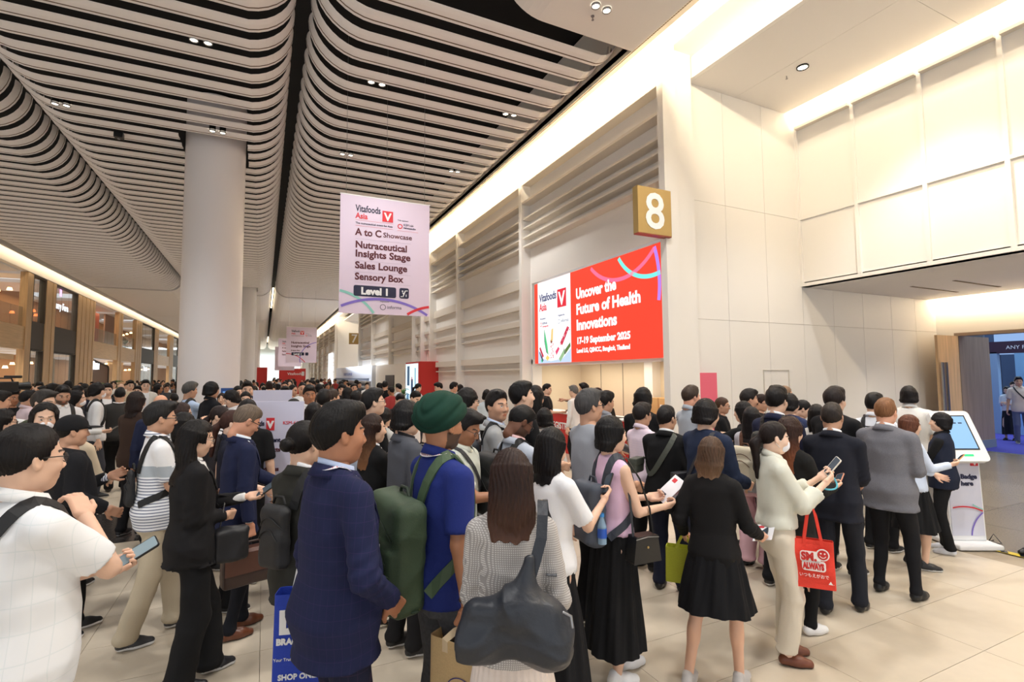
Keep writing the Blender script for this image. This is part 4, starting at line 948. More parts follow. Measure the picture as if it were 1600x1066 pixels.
    for q, side, pose in ((1, 'r', rpose), (-1, 'l', lpose)):
        Vt, Qt = hand_template(max(.0042, lod*.38), pose); Vt = Vt.copy()*(.93 if fl_ else 1.02)
        if q < 0: Vt[:, 0] *= -1; Qt = Qt[:, ::-1]
        fz = S_['el'+side]-S_['wr'+side]; fz /= np.linalg.norm(fz)
        up_arm = abs(fz[2]) > .75                             # hanging arm: palm to the thigh, else palm faces in and up
        want = V3(-q, 0, 0) if up_arm and fz[2] > 0 else V3(-q*.8, -.1, .75 if pose in ('phone', 'flat') else .2)
        xq = want-fz*(want@fz); xq /= np.linalg.norm(xq); X_ = xq*q; Z_ = fz; Y_ = np.cross(Z_, X_) 
        # template palm +X for right; mirrored template palm -X for left
        if not up_arm and pose in ('phone', 'flat', 'fist', 'relax'): pass
        R = np.stack([X_, Y_, Z_], 1)
        if np.linalg.det(R) < 0: R[:, 1] *= -1
        Vq = Vt@R.T+S_['wr'+side]; parts.append((Vq, Qt, 0)); HF[side] = (S_['wr'+side].copy(), R.copy(), xq.copy(), -fz)
        cc = np.repeat([np.array(srgb(tone))*V3(1, .95, .93)], len(Vq), 0); col.append(cc)
    C_ = np.concatenate(col)
    root = empty(name, (P.x, P.y, 0), -az, label=label, cat='person', group=group)
    hoff = Rh@V3(0, 0, .1)+hc; off = Matrix.Rotation(-az, 3, 'Z') @ Vector((hoff[0]*s, hoff[1]*s, 0))
    if pos is None: root.location = (P.x-off.x, P.y-off.y, 0)
    root.scale = (s, s, s)
    link('body', np_mesh('body', parts, [SKIN], C_), root)
    info = dict(root=root, S=S_, s=s, hc=hc, Rh=Rh, HF=HF, az=az, lod=lod, tz=tz, sw=sw, dep=dep, H=H, build=build)
    # ---- trousers or skirt
    bk, bc = bottom[0], bottom[1]; g = Sdf(); wide = {'trousers': 1, 'slim': .86, 'wide': 1.4, 'straight': 1.15}.get(bk, 1)
    kw = {}
    if bk in ('trousers', 'slim', 'wide', 'straight'):
        g.add(loft([(.80, 0, -.005, .135*bw, .112*bw), (.94, 0, -.010, .171*bw+belly*.18, .128*bw+belly*.23), (1.05, 0, tz(1.04)+belly*.15, .151*bw+belly*.36, .112*bw+belly*.38)], 2.3), .03)
        for side in 'rl':
            w0 = (wide-1)
            g.add(cone(S_['hip'+side], S_['knee'+side], .087*bw, .070+.05*w0), .03); g.add(cone(S_['knee'+side], S_['ank'+side]+V3(0, -.01, -.005), .070+.05*w0, .058+.09*w0), .02)
            g.add(ell(S_['ank'+side]+V3(0, -.012, .0), (.062+.09*w0, .07+.09*w0, .05)), .02)
        cutz = bottom[2] if len(bottom) > 2 else .045
        g.mods.append(folds(.0055 if wide < 1.3 else .008, seed, .35)); g.mods.append(lambda x, y, z, F: np.maximum(F, cutz-z))
    elif bk in ('skirt', 'pleated', 'longskirt'):
        hem = bottom[2]; fl2_ = bottom[3] if len(bottom) > 3 else .2; na = 288 if bk == 'pleated' else 96; nr = 26
        if lod > .02: na //= 2; nr = 12
        th_ = np.linspace(0, 2*pi, na, endpoint=False); rows = []
        for i in range(nr+1):
            u = i/nr; z = 1.06+(hem-1.06)*u; w2 = np.clip((1.06-z)/.14, 0, 1)**.7; R1 = .140*bw+belly*.4+.012+.026*w2+fl2_*.5*max(0, u-.2); R2 = .100*bw+belly*.4+.010+.018*w2+fl2_*.5*max(0, u-.2)+.02*u
            pl = (.010*np.abs(((th_*36/pi) % 2)-1) if bk == 'pleated' else .012*np.cos(9*th_+seed+1.2*np.sin(3*u)))*min(1, u*2.2)+(.005*np.sin(23*th_+4*u+seed) if bk != 'pleated' else .006*np.sin(5*th_+seed)*u)
            sw_ = .03*u*(abs(S_['ankr'][1]-S_['ankl'][1]) > .1)
            rows.append(np.stack([(R1+pl)*np.cos(th_), tz(min(1.04, max(z, .95)))-.006+(R2+pl+sw_)*np.sin(th_), np.full(na, z)+(.012*np.cos(3*th_+seed)*u if bk != 'pleated' else 0)], 1))
        Vk = np.concatenate(rows); ii = np.arange(na); Qk = np.concatenate([np.stack([j*na+ii, (j+1)*na+ii, (j+1)*na+(ii+1) % na, j*na+(ii+1) % na], 1)[:, ::-1] for j in range(nr)])
        class _K:
            def mesh(self, v): return Vk, Qk
        g = _K()
    if len(bottom) > 1 and bk != 'none':
        link('skirt' if 'skirt' in bk or bk == 'pleated' else 'trousers', np_mesh('bottom', [(*g.mesh(lod*1.05 if bk != 'pleated' else lod*.9), 0)], [cloth_mat(bc)]), root)
    # ---- tops
    tk, tc = top[0], top[1]
    def trunk(z0, th, puff=1.0, slv=1.0, neckz=1.505, flare=0, drop=.0, shcap=1.0):
        t = Sdf(); e = th; trunkp(t, e, z0, flare)
        for side in 'rl':
            sj, ej, wj = S_['sh'+side], S_['el'+side], S_['wr'+side]
            if slv > 0:
                r0, r1, r2 = .050*(.45+.55*bw)+e*.75, .041*(.6+.4*bw)+e*.85*puff, .029+e*.85*puff
                if slv <= .5:
                    m_ = sj+(ej-sj)*(slv*2); t.add(capcone(sj, m_, r0+.004, (r0+r1)/2+.009), .02)
                else:
                    t.add(cone(sj, ej, r0, r1), .02); u = (slv-.5)*2; m_ = ej+(wj-ej)*u*.97; t.add(capcone(ej, m_, r1, r1+(r2-r1)*u), .012)
        return t
    am = .0022 if tk in ('tee', 'tank', 'polo') else .0042
    def cuts(t, z0, vneck=None, open_=None, armhole=False):
        t.mods.append(folds(am, seed+1, .9))
        if tk not in ('tee', 'tank', 'polo') and slvf > .6:
            for side in 'rl':
                sj, ej, wj = S_['sh'+side], S_['el'+side], S_['wr'+side]; n1 = (wj-sj)/np.linalg.norm(wj-sj)
                def wr_(x, y, z, F, ej=ej, n1=n1):
                    d2 = (x-ej[0])**2+(y-ej[1])**2+(z-ej[2])**2; a_ = (x-ej[0])*n1[0]+(y-ej[1])*n1[1]+(z-ej[2])*n1[2]
                    return F+.0050*np.exp(-d2/.012)*np.sin(150*a_+25*x+18*z)
                t.mods.append(wr_)
        t.mods.append(lambda x, y, z, F: np.maximum(F, z0-z))
        nz, ny = neck[2], neck[1]
        t.mods.append(lambda x, y, z, F: np.maximum(F, z-(nz+.022-.30*(y-ny))))       # neckline tilts down to the front
        if vneck:
            zb, wv = vneck
            t.mods.append(lambda x, y, z, F: np.maximum(F, np.minimum(wv*(z-zb)-np.abs(x), y-tz(1.3)-.02)))
        if open_:
            t.mods.append(lambda x, y, z, F: np.maximum(F, np.minimum(open_-np.abs(x), y-tz(1.2)-.02)))
    specs = {'tee': (.86, .012, 1, .42), 'polo': (.84, .014, 1, .42), 'shirt': (.88, .013, 1.1, .98), 'shortshirt': (.84, .017, 1, .40), 'blouse': (1.0, .02, 1.7, .82), 'knit': (.80, .016, 1, .98), 'tank': (.99, .011, 1, 0),
             'blazer': (.78, .019, 1.0, .98), 'crop_blazer': (.82, .018, 1.05, .98), 'jacket': (.84, .024, 1.15, .98), 'vest': (.82, .024, 1, 0), 'dress': (.62, .016, 1.1, .98)}
    z0, th, pf, slvf = specs[tk]
    if sleeves is not None: slvf = sleeves
    if hemcut: z0 = hemcut
    elif bk in ('skirt', 'pleated', 'longskirt') and tk not in ('dress',): z0 = max(z0, .90 if tk != 'knit' else .86)
    t = trunk(z0, th, pf, slvf, flare=.004 if tk in ('blazer', 'jacket', 'crop_blazer') else (.05 if tk == 'dress' else 0))
    tcol = cloth_mat(tc); nm = {'tee': 'tee_shirt', 'polo': 'polo_shirt', 'shortshirt': 'shirt', 'tank': 'sleeveless_top', 'crop_blazer': 'blazer', 'vest': 'waistcoat', 'knit': 'cardigan'}.get(tk, tk)
    if tk in ('blazer', 'crop_blazer', 'jacket', 'vest') or shirt:
        ic = shirt or (236, 238, 242); sl2 = slvf
        inner = None
        if tk in ('blazer', 'crop_blazer', 'jacket', 'vest'):
            slv_save = slvf; slvf = 1.0 if tk != 'vest' else .98; inner = trunk(.9, .008, 1, slvf); cuts(inner, .9); link('shirt', np_mesh('shirt', [(*inner.mesh(lod*1.1), 0)], [cloth_mat(ic)]), root); slvf = slv_save
    cuts(t, z0, vneck=((1.12, .30) if tk in ('blazer', 'crop_blazer') else (1.15, .22) if tk == 'vest' else None), open_=(.05 if tk == 'jacket' else None))
    tmv, tmq = t.mesh(lod); slots = [tcol]; mi = 0
    if extra and 'chestband' in extra:                          # wide colour band on a polo shirt
        zc, zh, c2 = extra['chestband']; cz = tmv[tmq].mean(1); mi = ((cz[:, 2] > zc-zh)).astype(int)+((cz[:, 2] > zc+zh)).astype(int); slots = [tcol, cloth_mat(c2), cloth_mat(extra['chestband'][3] if False else (240, 240, 242))]
    link(nm, np_mesh(nm, [(tmv, tmq, mi)], slots), root); info['top'] = t
    # collar
    if tk in ('shirt', 'polo', 'shortshirt', 'blouse', 'blazer', 'crop_blazer', 'vest') and lod < .028 and not (hair[0] in ('long', 'medium') and abs(rel) < 60):
        cc = tcol if tk in ('shirt', 'polo', 'shortshirt', 'blouse') else cloth_mat(shirt or (236, 238, 242)); rn = (.062 if not fl_ else .053)
        cb = MB(); n = 26; vs = []
        for rr, dz in ((rn, -.012), (rn+.001, .042), (rn+.008, .044), (rn+.022, .0)):
            for i in range(n+1):
                a = radians(-90+16)+radians(328)*i/n+pi; vs.append((rr*sin(a)*1.03, neck[1]-.004-rr*cos(a)*-1, neck[2]+.005+dz+.0-.022*cos(a)*-1*(-1)))
        vs = []
        jk = tk in ('blazer', 'crop_blazer')
        def ring(rows, m_, nm_, th2):
            vs = []
            for rr, dz in rows:
                for i in range(n+1):
                    a = radians(14+332*i/n); vs.append((rr*sin(a)*1.05, neck[1]+rr*cos(a)*1.08, neck[2]+.010+dz-.026*cos(a)))
            cb = MB(); cb.add(vs, [(j*(n+1)+i, j*(n+1)+i+1, (j+1)*(n+1)+i+1, (j+1)*(n+1)+i) for j in range(len(rows)-1) for i in range(n)], True)
            o = cb.build(nm_, m_, root); sd = o.modifiers.new('solid', 'SOLIDIFY'); sd.thickness = th2
        ring(((rn-.004, -.022), (rn-.001, .034), (rn+.004, .035), (rn+.008, .0)) if jk else ((rn-.004, -.022), (rn-.001, .036), (rn+.006, .038), (rn+.024, -.004)), cc, 'collar', .003)
        if jk: ring(((rn+.008, -.035), (rn+.009, .014), (rn+.017, .016), (rn+.042, -.030)), tcol, 'blazer_collar', .005)
    if tk in ('blazer', 'crop_blazer') and lod < .026:
        for q in (-1, 1):                                       # lapels, button
            lb = MB(); pts = []
            for i in range(7):
                u = i/6; z = 1.14+u*.33; xi = .30*(z-1.12)*q+q*.004; xo = xi+q*(.012+.05*u if u < .8 else .035)
                for xx in (xi, xo):
                    yy = .30
                    for _ in range(24):
                        f_ = float(t.ev(np.array([xx]), np.array([yy]), np.array([z]))[0]); yy -= max(f_, 0)*.9
                        if f_ < .004: break
                    pts.append((xx, max(yy, 0.0)+.004, z))
            lb.add(pts, [(2*i, 2*i+1, 2*i+3, 2*i+2) for i in range(6)], True); o = lb.build('lapel', tcol, root); sd = o.modifiers.new('solid', 'SOLIDIFY'); sd.thickness = .005
    # ---- shoes
    sk = shoes[0]; 
    for q, side in ((1, 'r'), (-1, 'l')):
        A = S_['ank'+side]; sh_ = Sdf(); y0 = A[1]; x0 = A[0]; tox = q*.012
        if sk == 'heel':
            sh_.add(cone((x0, y0-.03, .055), (x0+tox, y0+.09, .022), .020, .018), .02); sh_.add(cone((x0+tox, y0+.09, .020), (x0+tox, y0+.145, .012), .026, .009), .02); sh_.add(cone((x0, y0-.045, .05), (x0, y0-.045, .006), .014, .007), .012)
        else:
            lo_ = .60 if sk == 'loafer' else 1
            sh_.add(cone((x0, y0-.035, .040), (x0+tox*.5, y0+.07, .036), .036, .040), .03); sh_.add(cone((x0+tox*.5, y0+.05, .034), (x0+tox, y0+.135, .024), .041, .028 if sk == 'dress' else .033), .03)
            if sk in ('sneaker', 'dress'): sh_.add(cone((x0, y0-.03, .05), (x0, y0-.02, .082), .036, .038), .02); sh_.add(cone((x0, y0+.0, .07), (x0+tox*.5, y0+.06, .05), .028, .026), .02)
        sh_.mods.append(lambda x, y, z, F: np.maximum(F, .003-z))
        Vs, Qs = sh_.mesh(max(.007, lod*.5)); cz = Vs[Qs].mean(1)[:, 2]; mi = (cz < (.026 if sk == 'sneaker' else .014)).astype(int)
        o = link('shoe', np_mesh('shoe', [(Vs, Qs, mi)], [mat('shoe_upper', shoes[1], .45 if sk != 'dress' else .3), mat('shoe_sole', shoes[2], .6)]), root)
        if lod < .017 and sk in ('sneaker', 'dress'):
            lc = MB()
            for i in range(4): lc.tube([(x0+tox*.5-.018, y0+.03+.017*i, .082-.009*i), (x0+tox*.5, y0+.034+.017*i, .090-.010*i), (x0+tox*.5+.018, y0+.03+.017*i, .082-.009*i)], .0028, 5)
            lc.build('laces', mat('lace', shoes[3] if len(shoes) > 3 else shoes[2], .7), o)
    # ---- hair
    build_hair(info, hair, sex, lod, seed, HS)
    if glasses and lod < .03:
        gm = MB(); c = mat('glasses_frame', glasses if isinstance(glasses, tuple) else (24, 22, 22), .35)
        for q in (-1, 1):
            P_ = [(q*.031+.024*cos(a)*.98, .099-.004*abs(cos(a)), .008+.017*sin(a)) for a in np.linspace(0, 2*pi, 15)]
            gm.tube(P_, .0018 if lod < .016 else .0026, 5); gm.tube([(q*.055, .096, .014), (q*.074, .06, .016), (q*.082, -.005, .014), (q*.082, -.02, .0)], .002 if lod < .016 else .003, 5)
        gm.tube([(-.008, .102, .012), (.008, .102, .012)], .002, 5)
        o = gm.build('glasses', c, root); M_ = Matrix(Rh.tolist()).to_4x4(); M_.translation = Vector(hc); o.matrix_local = M_
        lens = MB()
        for q in (-1, 1): lens.add([(q*.031+.022*cos(a), .0985, .008+.0155*sin(a)) for a in np.linspace(0, 2*pi, 13)[:-1]], [tuple(range(12))])
        lo2 = lens.build('lens', mat('lens_glass', (200, 205, 210), .05, alpha=.16), o)
    if mask:
        ms = Sdf(); ms.add(ell((0, .052, -.048), (.060, .056, .052)), .02); ms.add(ell((0, .085, -.035), (.02, .022, .03)), .03)
        ms.mods.append(lambda x, y, z, F: np.maximum(F, .012-y)); ms.mods.append(lambda x, y, z, F: np.maximum(F, z-(-.008+.0*y)))
        Vm, Qm = ms.mesh(max(.006, lod*.45)); Vm = Vm@Rh.T+hc
        o = link('face_mask', np_mesh('face_mask', [(Vm, Qm, 0)], [mat('mask_cloth', mask if isinstance(mask, tuple) else (240, 240, 245), .8)]), root)
        if lod < .02:
            eb = MB()
            for q in (-1, 1): eb.tube([(q*.055, .045, -.02), (q*.072, .02, -.005), (q*.083, -.012, .012)], .0022, 5); eb.tube([(q*.05, .04, -.075), (q*.07, .015, -.05), (q*.083, -.014, -.028)], .0022, 5)
            e = eb.build('ear_loop', M_WHITE, o); M_ = Matrix(Rh.tolist()).to_4x4(); M_.translation = Vector(hc); e.matrix_local = M_
    if lanyard:
        ring_on(info, [(a, 1.50-.0*a) for a in range(0)], None) if False else None
        pts = []; nn_ = neck
        for i in range(33):
            a = radians(-170+340*i/32)+pi; rr = .088
            x_, y_ = rr*sin(a), nn_[1]-.0+rr*cos(a)*1.0
            front = max(0, cos(a)); z_ = nn_[2]+.045-.07*front
            pts.append((x_, y_, z_))
        path = [(-.02, .16, 1.18), (-.05, .15, 1.28), (-.078, .12, 1.38)]+[(.086*sin(radians(t_)), nn_[1]-.086*cos(radians(t_)), nn_[2]+.028) for t_ in range(-100, 101, 20)]+[(.078, .12, 1.38), (.05, .15, 1.28), (.02, .16, 1.18)]
        pp, nr = hug(t, path, .006); MB().strap(pp, nr, .02, .002).build('lanyard', mat('lanyard', lanyard, .5), root)
        if lod < .016:
            dm = MB()
            for i in range(3, len(pp)-2, 2): dm.strap([Vector(pp[i])*.7+Vector(pp[i+1])*.3+Vector(nr[i])*.0024, Vector(pp[i])*.4+Vector(pp[i+1])*.6+Vector(nr[i])*.0024], [nr[i], nr[i]], .012, .0006)
            dm.build('lanyard_print', P_RED, root)
        if lod < .03:
            q = Vector(pp[0])*.5+Vector(pp[-1])*.5; MB().box(-.045, .0, -.12, .045, .004, 0).build('badge', M_WHITE, root, loc=None).location = (q.x, q.y+.004, q.z)
    if phone:
        side = phone if phone in 'rl' else 'r'; sc_ = dict(screen=(150, 170, 180)) if extra and extra.get('lit') else {}
        give_phone(info, side, 'smartphone', 'smartphone held by the '+' '.join((label or 'person').split()[:12]), **sc_, **({'case': extra['case']} if extra and extra.get('case') else {}))
    PERSONS.append(info)
    return info
def hug(t, path, off, n=4):
    # densify a path and press it on the garment surface
    P = [Vector(p) for p in path]; D = []
    for i in range(len(P)-1):
        for k in range(n): 
            u = k/n; a, b, c, d = P[max(i-1, 0)], P[i], P[i+1], P[min(i+2, len(P)-1)]
            D.append(.5*((2*b)+(c-a)*u+(2*a-5*b+4*c-d)*u*u+(3*b-a-3*c+d)*u**3))
    D.append(P[-1]); X = np.array([tuple(p) for p in D]); e = .004
    for _ in range(6):
        f = t.ev(*X.T); f = np.clip(f, -.05, .05); G = np.stack([t.ev(*(X+np.eye(3)[i]*e).T)-t.ev(*(X-np.eye(3)[i]*e).T) for i in range(3)], 1); G /= np.linalg.norm(G, axis=1)[:, None]+1e-9
        X = X-G*((f-off)*.8)[:, None]
    for _ in range(2): X[1:-1] = (X[:-2]+2*X[1:-1]+X[2:])/4
    return [tuple(p) for p in X], [tuple(g) for g in G]
def build_hair(info, hair, sex, lod, seed, HS):
    kind, c = hair[0], hair[1]; root, hc, Rh = info['root'], info['hc'], info['Rh']; s = Sdf(); tip = hair[2] if len(hair) > 2 else None; fringe = tip == 'fringe'; tip = None if fringe else tip
    if kind == 'bald': return
    vs = max(.0055, lod*.5) if lod < .03 else lod*.55; r = np.random.RandomState(seed)
    def keep(tab, face=None):
        ys, zs = zip(*tab)
        s.mods.append(lambda x, y, z, F: np.maximum(F, np.interp(y, ys, zs)-z))
    def strands(amp=.0022, n=34):
        s.mods.append(lambda x, y, z, F: F-amp*np.cos(n*np.arctan2(x, -(y+.02))+3*np.sin(30*z)+2*np.sin(17*y)))
    if kind in ('short', 'buzz', 'thin', 'crew'):
        th = {'short': .017, 'buzz': .006, 'thin': .009, 'crew': .010}[kind]
        s.add(ell((0, -.014, .032), (.077+th*.75, .097+th, .098+th)), .01)
        if kind == 'short':
            s.add(ell((.006, .016, .110), (.060, .080, .040)), .03)
            for _ in range(9): s.add(ell((r.uniform(-.05, .05), r.uniform(-.06, .09), .122+r.uniform(-.008, .010)), (.016, .024, .014)), .010)
        if kind == 'crew': s.add(ell((0, .01, .108), (.052, .066, .032)), .03)
        tab = [(-.13, -.062), (-.07, -.055), (-.035, -.024), (-.014, .016), (.010, .004), (.026, .0), (.036, .04), (.06, .066), (.085, .084 if kind != 'thin' else .112), (.10, .092 if kind != 'thin' else .13), (.14, .10)]
        if kind == 'buzz': tab = [(-.12, -.045), (-.05, -.035), (-.012, .02), (.03, .02), (.06, .07), (.12, .10)]
        keep(tab); strands(.002 if kind != 'buzz' else .0008)
        if kind != 'buzz': s.mods.append(folds(.0035, seed+5, 1))
    elif kind in ('bob', 'medium', 'long', 'mop'):
        dn = {'bob': -.105, 'medium': -.20, 'long': -.40, 'mop': -.085}[kind]
        if len(hair) > 3: dn = hair[3]
        s.add(ell((0, -.020, .035), (.089, .108, .110)), .02)
        s.add(loft([(dn, 0, -.062, .088 if dn > -.25 else .105, .052), (min(dn+.10, -.05), 0, -.052, .108, .070), (-.03, 0, -.030, .100, .090), (.05, 0, -.016, .088, .100)], 2.2), .03)
        fx = .066
        def face(x, y, z, F):
            part = .9 if kind != 'mop' else .6
            hl_ = (.060 if (kind == 'mop' or fringe) else .100); g = np.minimum(np.minimum(fx+.002-np.abs(x), y-(.030 if not fringe else .038)), hl_-(.62 if not fringe else .2)*np.abs(x)-z)
            g2 = np.minimum(y+.004, -.020-z) if dn < -.12 else np.minimum(y-.03, -.02-z)     # nothing in front of throat
            g2 = np.minimum(g2, .062-np.abs(x)) if dn > -.3 else g2
            return np.maximum(F, np.maximum(g, g2*1.0))
        s.mods.append(face); strands(.003, 30); s.mods.append(folds(.004, seed+3, .25))
        if dn < -.15: s.mods.append(lambda x, y, z, F: F+np.clip((dn+.09-z)/.09, 0, 1)*(.010+.006*np.cos(130*x+9*y)+.005*np.cos(57*x+2)))
        if dn < -.15:                                         # hair lies on the back of the garment
            tp_ = info.get('top'); 
    elif kind in ('pony', 'bun', 'tied'):
        s.add(ell((0, -.014, .032), (.083, .105, .106)), .01); keep([(-.12, -.065), (-.06, -.055), (-.02, -.01), (.012, -.004), (.03, -.01), (.05, .05), (.08, .078), (.12, .09)]); strands(.0018, 40)
        if kind == 'bun': s.add(ell((0, -.125, -.005), (.040, .036, .038)), .008)
        else:
            L = -.30 if len(hair) < 4 else hair[3]
            s.add(cone((0, -.105, .01), (0, -.145, -.06), .022, .032), .015); s.add(cone((0, -.145, -.06), (.0, -.135, L), .034, .018), .03)
            keepz = s.mods[0]; s.mods[0] = lambda x, y, z, F, k=keepz: np.where(y < -.098, F, k(x, y, z, F))
        if kind == 'bun': keepz = s.mods[0]; s.mods[0] = lambda x, y, z, F, k=keepz: np.where(y < -.098, F, k(x, y, z, F))
        if tip or True: pass
    elif kind == 'turban':
        s.add(ell((0, -.012, .066), (.112, .134, .100)), .02); s.add(ell((0, -.045, .050), (.110, .105, .085)), .03); s.add(ell((0, .0, .105), (.090, .105, .060)), .03)
        s.mods.append(lambda x, y, z, F: F+.010*np.abs(np.sin(34*(z-.75*y*np.tanh(x*30)-.35*np.abs(x))))**6-.003)
        keep([(-.16, -.035), (-.08, -.03), (-.02, -.005), (.03, .02), (.10, .052), (.15, .06)])
    elif kind == 'cap':
        s.add(ell((0, -.010, .046), (.092, .112, .102)), .01); keep([(-.16, .0), (-.02, .018), (.1, .034), (.3, .036)]); 
        s.add(ell((0, .125, .040), (.072, .075, .010)), .012)
        h2 = ('crew', (26, 22, 20)); build_hair(info, h2, sex, lod, seed+1, HS)
    V, Q = s.mesh(vs)
    if kind in ('long', 'medium', 'pony') and len(V):
        lim = info['top'] if 'top' in info else None
    ph_ = np.arctan2(V[:, 0], V[:, 1]+.045); rr_ = np.sqrt(V[:, 0]**2+(V[:, 1]+.045)**2+(V[:, 2]-.13)**2); flow = np.stack([3*np.cos(ph_), 3*np.sin(ph_), rr_*2.2], 1)
    V = V*HS; pitch_limit = V@Rh.T+hc
    if kind in ('long', 'medium', 'pony'):                     # long hair hangs down although the head tilts
        yaw_only = rotm(atan2(Rh[0][1], Rh[1][1]) if True else 0)
        alt = V@rotm(atan2(Rh[0, 1], Rh[1, 1])).T+hc
        wgt = np.clip((-.02-V[:, 2])/.12, 0, 1)[:, None]; pitch_limit = pitch_limit*(1-wgt)+(alt+np.array([0, 0, 0]))*wgt
        tpf = info['top']
        low = pitch_limit[:, 2] < info['hc'][2]-.10
        if low.any():
            X = pitch_limit[low]; f = tpf.ev(*X.T); push = np.clip(.004-f, 0, .09)*(X[:, 1] < info['hc'][1]+.03); X[:, 1] -= push*1.1; pitch_limit[low] = X
    m_ = hair_mat(c, tip) if kind not in ('turban', 'cap') else cloth_mat(c)
    nm = 'turban' if kind == 'turban' else 'cap' if kind == 'cap' else 'hair'
    link(nm, np_mesh(nm, [(pitch_limit, Q, 0)], [m_], flow), root)
def worldpt(info, p):
    r = info['root']; return r.matrix_basis @ Vector(p)
def hold(info, side, fwd=.095, out=.03):
    wr, R, palm, d = info['HF'][side]; return wr+d*fwd+palm*out, palm, d
def give_phone(info, side, name, label, tilt=0, case=(30, 30, 34), size=(.074, .155, .009), screen=(70, 84, 96)):
    p, palm, d = hold(info, side, .10, .034); r = info['root']
    # long side along the fingers, screen faces the holder's eyes
    eye = info['hc']; n = eye-p; n /= np.linalg.norm(n); n = n*.75+palm*.25; n /= np.linalg.norm(n); up = V3_(d[0], d[1], d[2]+.35); up = up-n*(up@n); up /= np.linalg.norm(up); x = np.cross(up, n)
    t = empty(name, label=label, cat='phone'); M_ = Matrix((x, up, n)).transposed().to_4x4(); M_.translation = Vector(p+up*.03)
    t.matrix_world = r.matrix_basis @ M_; w_, h_, th = size
    MB().prism(rrect(-w_/2, -h_/2, w_/2, h_/2, .012), 'z', -th, 0).build('case', mat('phone_case', case, .3), t)
    MB().prism(rrect(-w_/2+.004, -h_/2+.004, w_/2-.004, h_/2-.004, .009), 'z', 0, .0008).build('screen', mat('phone_screen', screen, .08, emit=0), t)
    cm = MB().box(w_/2-.034, h_/2-.04, -th-.002, w_/2-.006, h_/2-.008, -th)
    for yy in (.0, .014): cm.cyl((w_/2-.02+(yy-.007)*.6, h_/2-.03+yy, -th-.003), .0055, .0055, 0, .002, 10)
    cm.build('camera', M_BLACK, t); return t
def V3_(*a): return np.array(a, float)

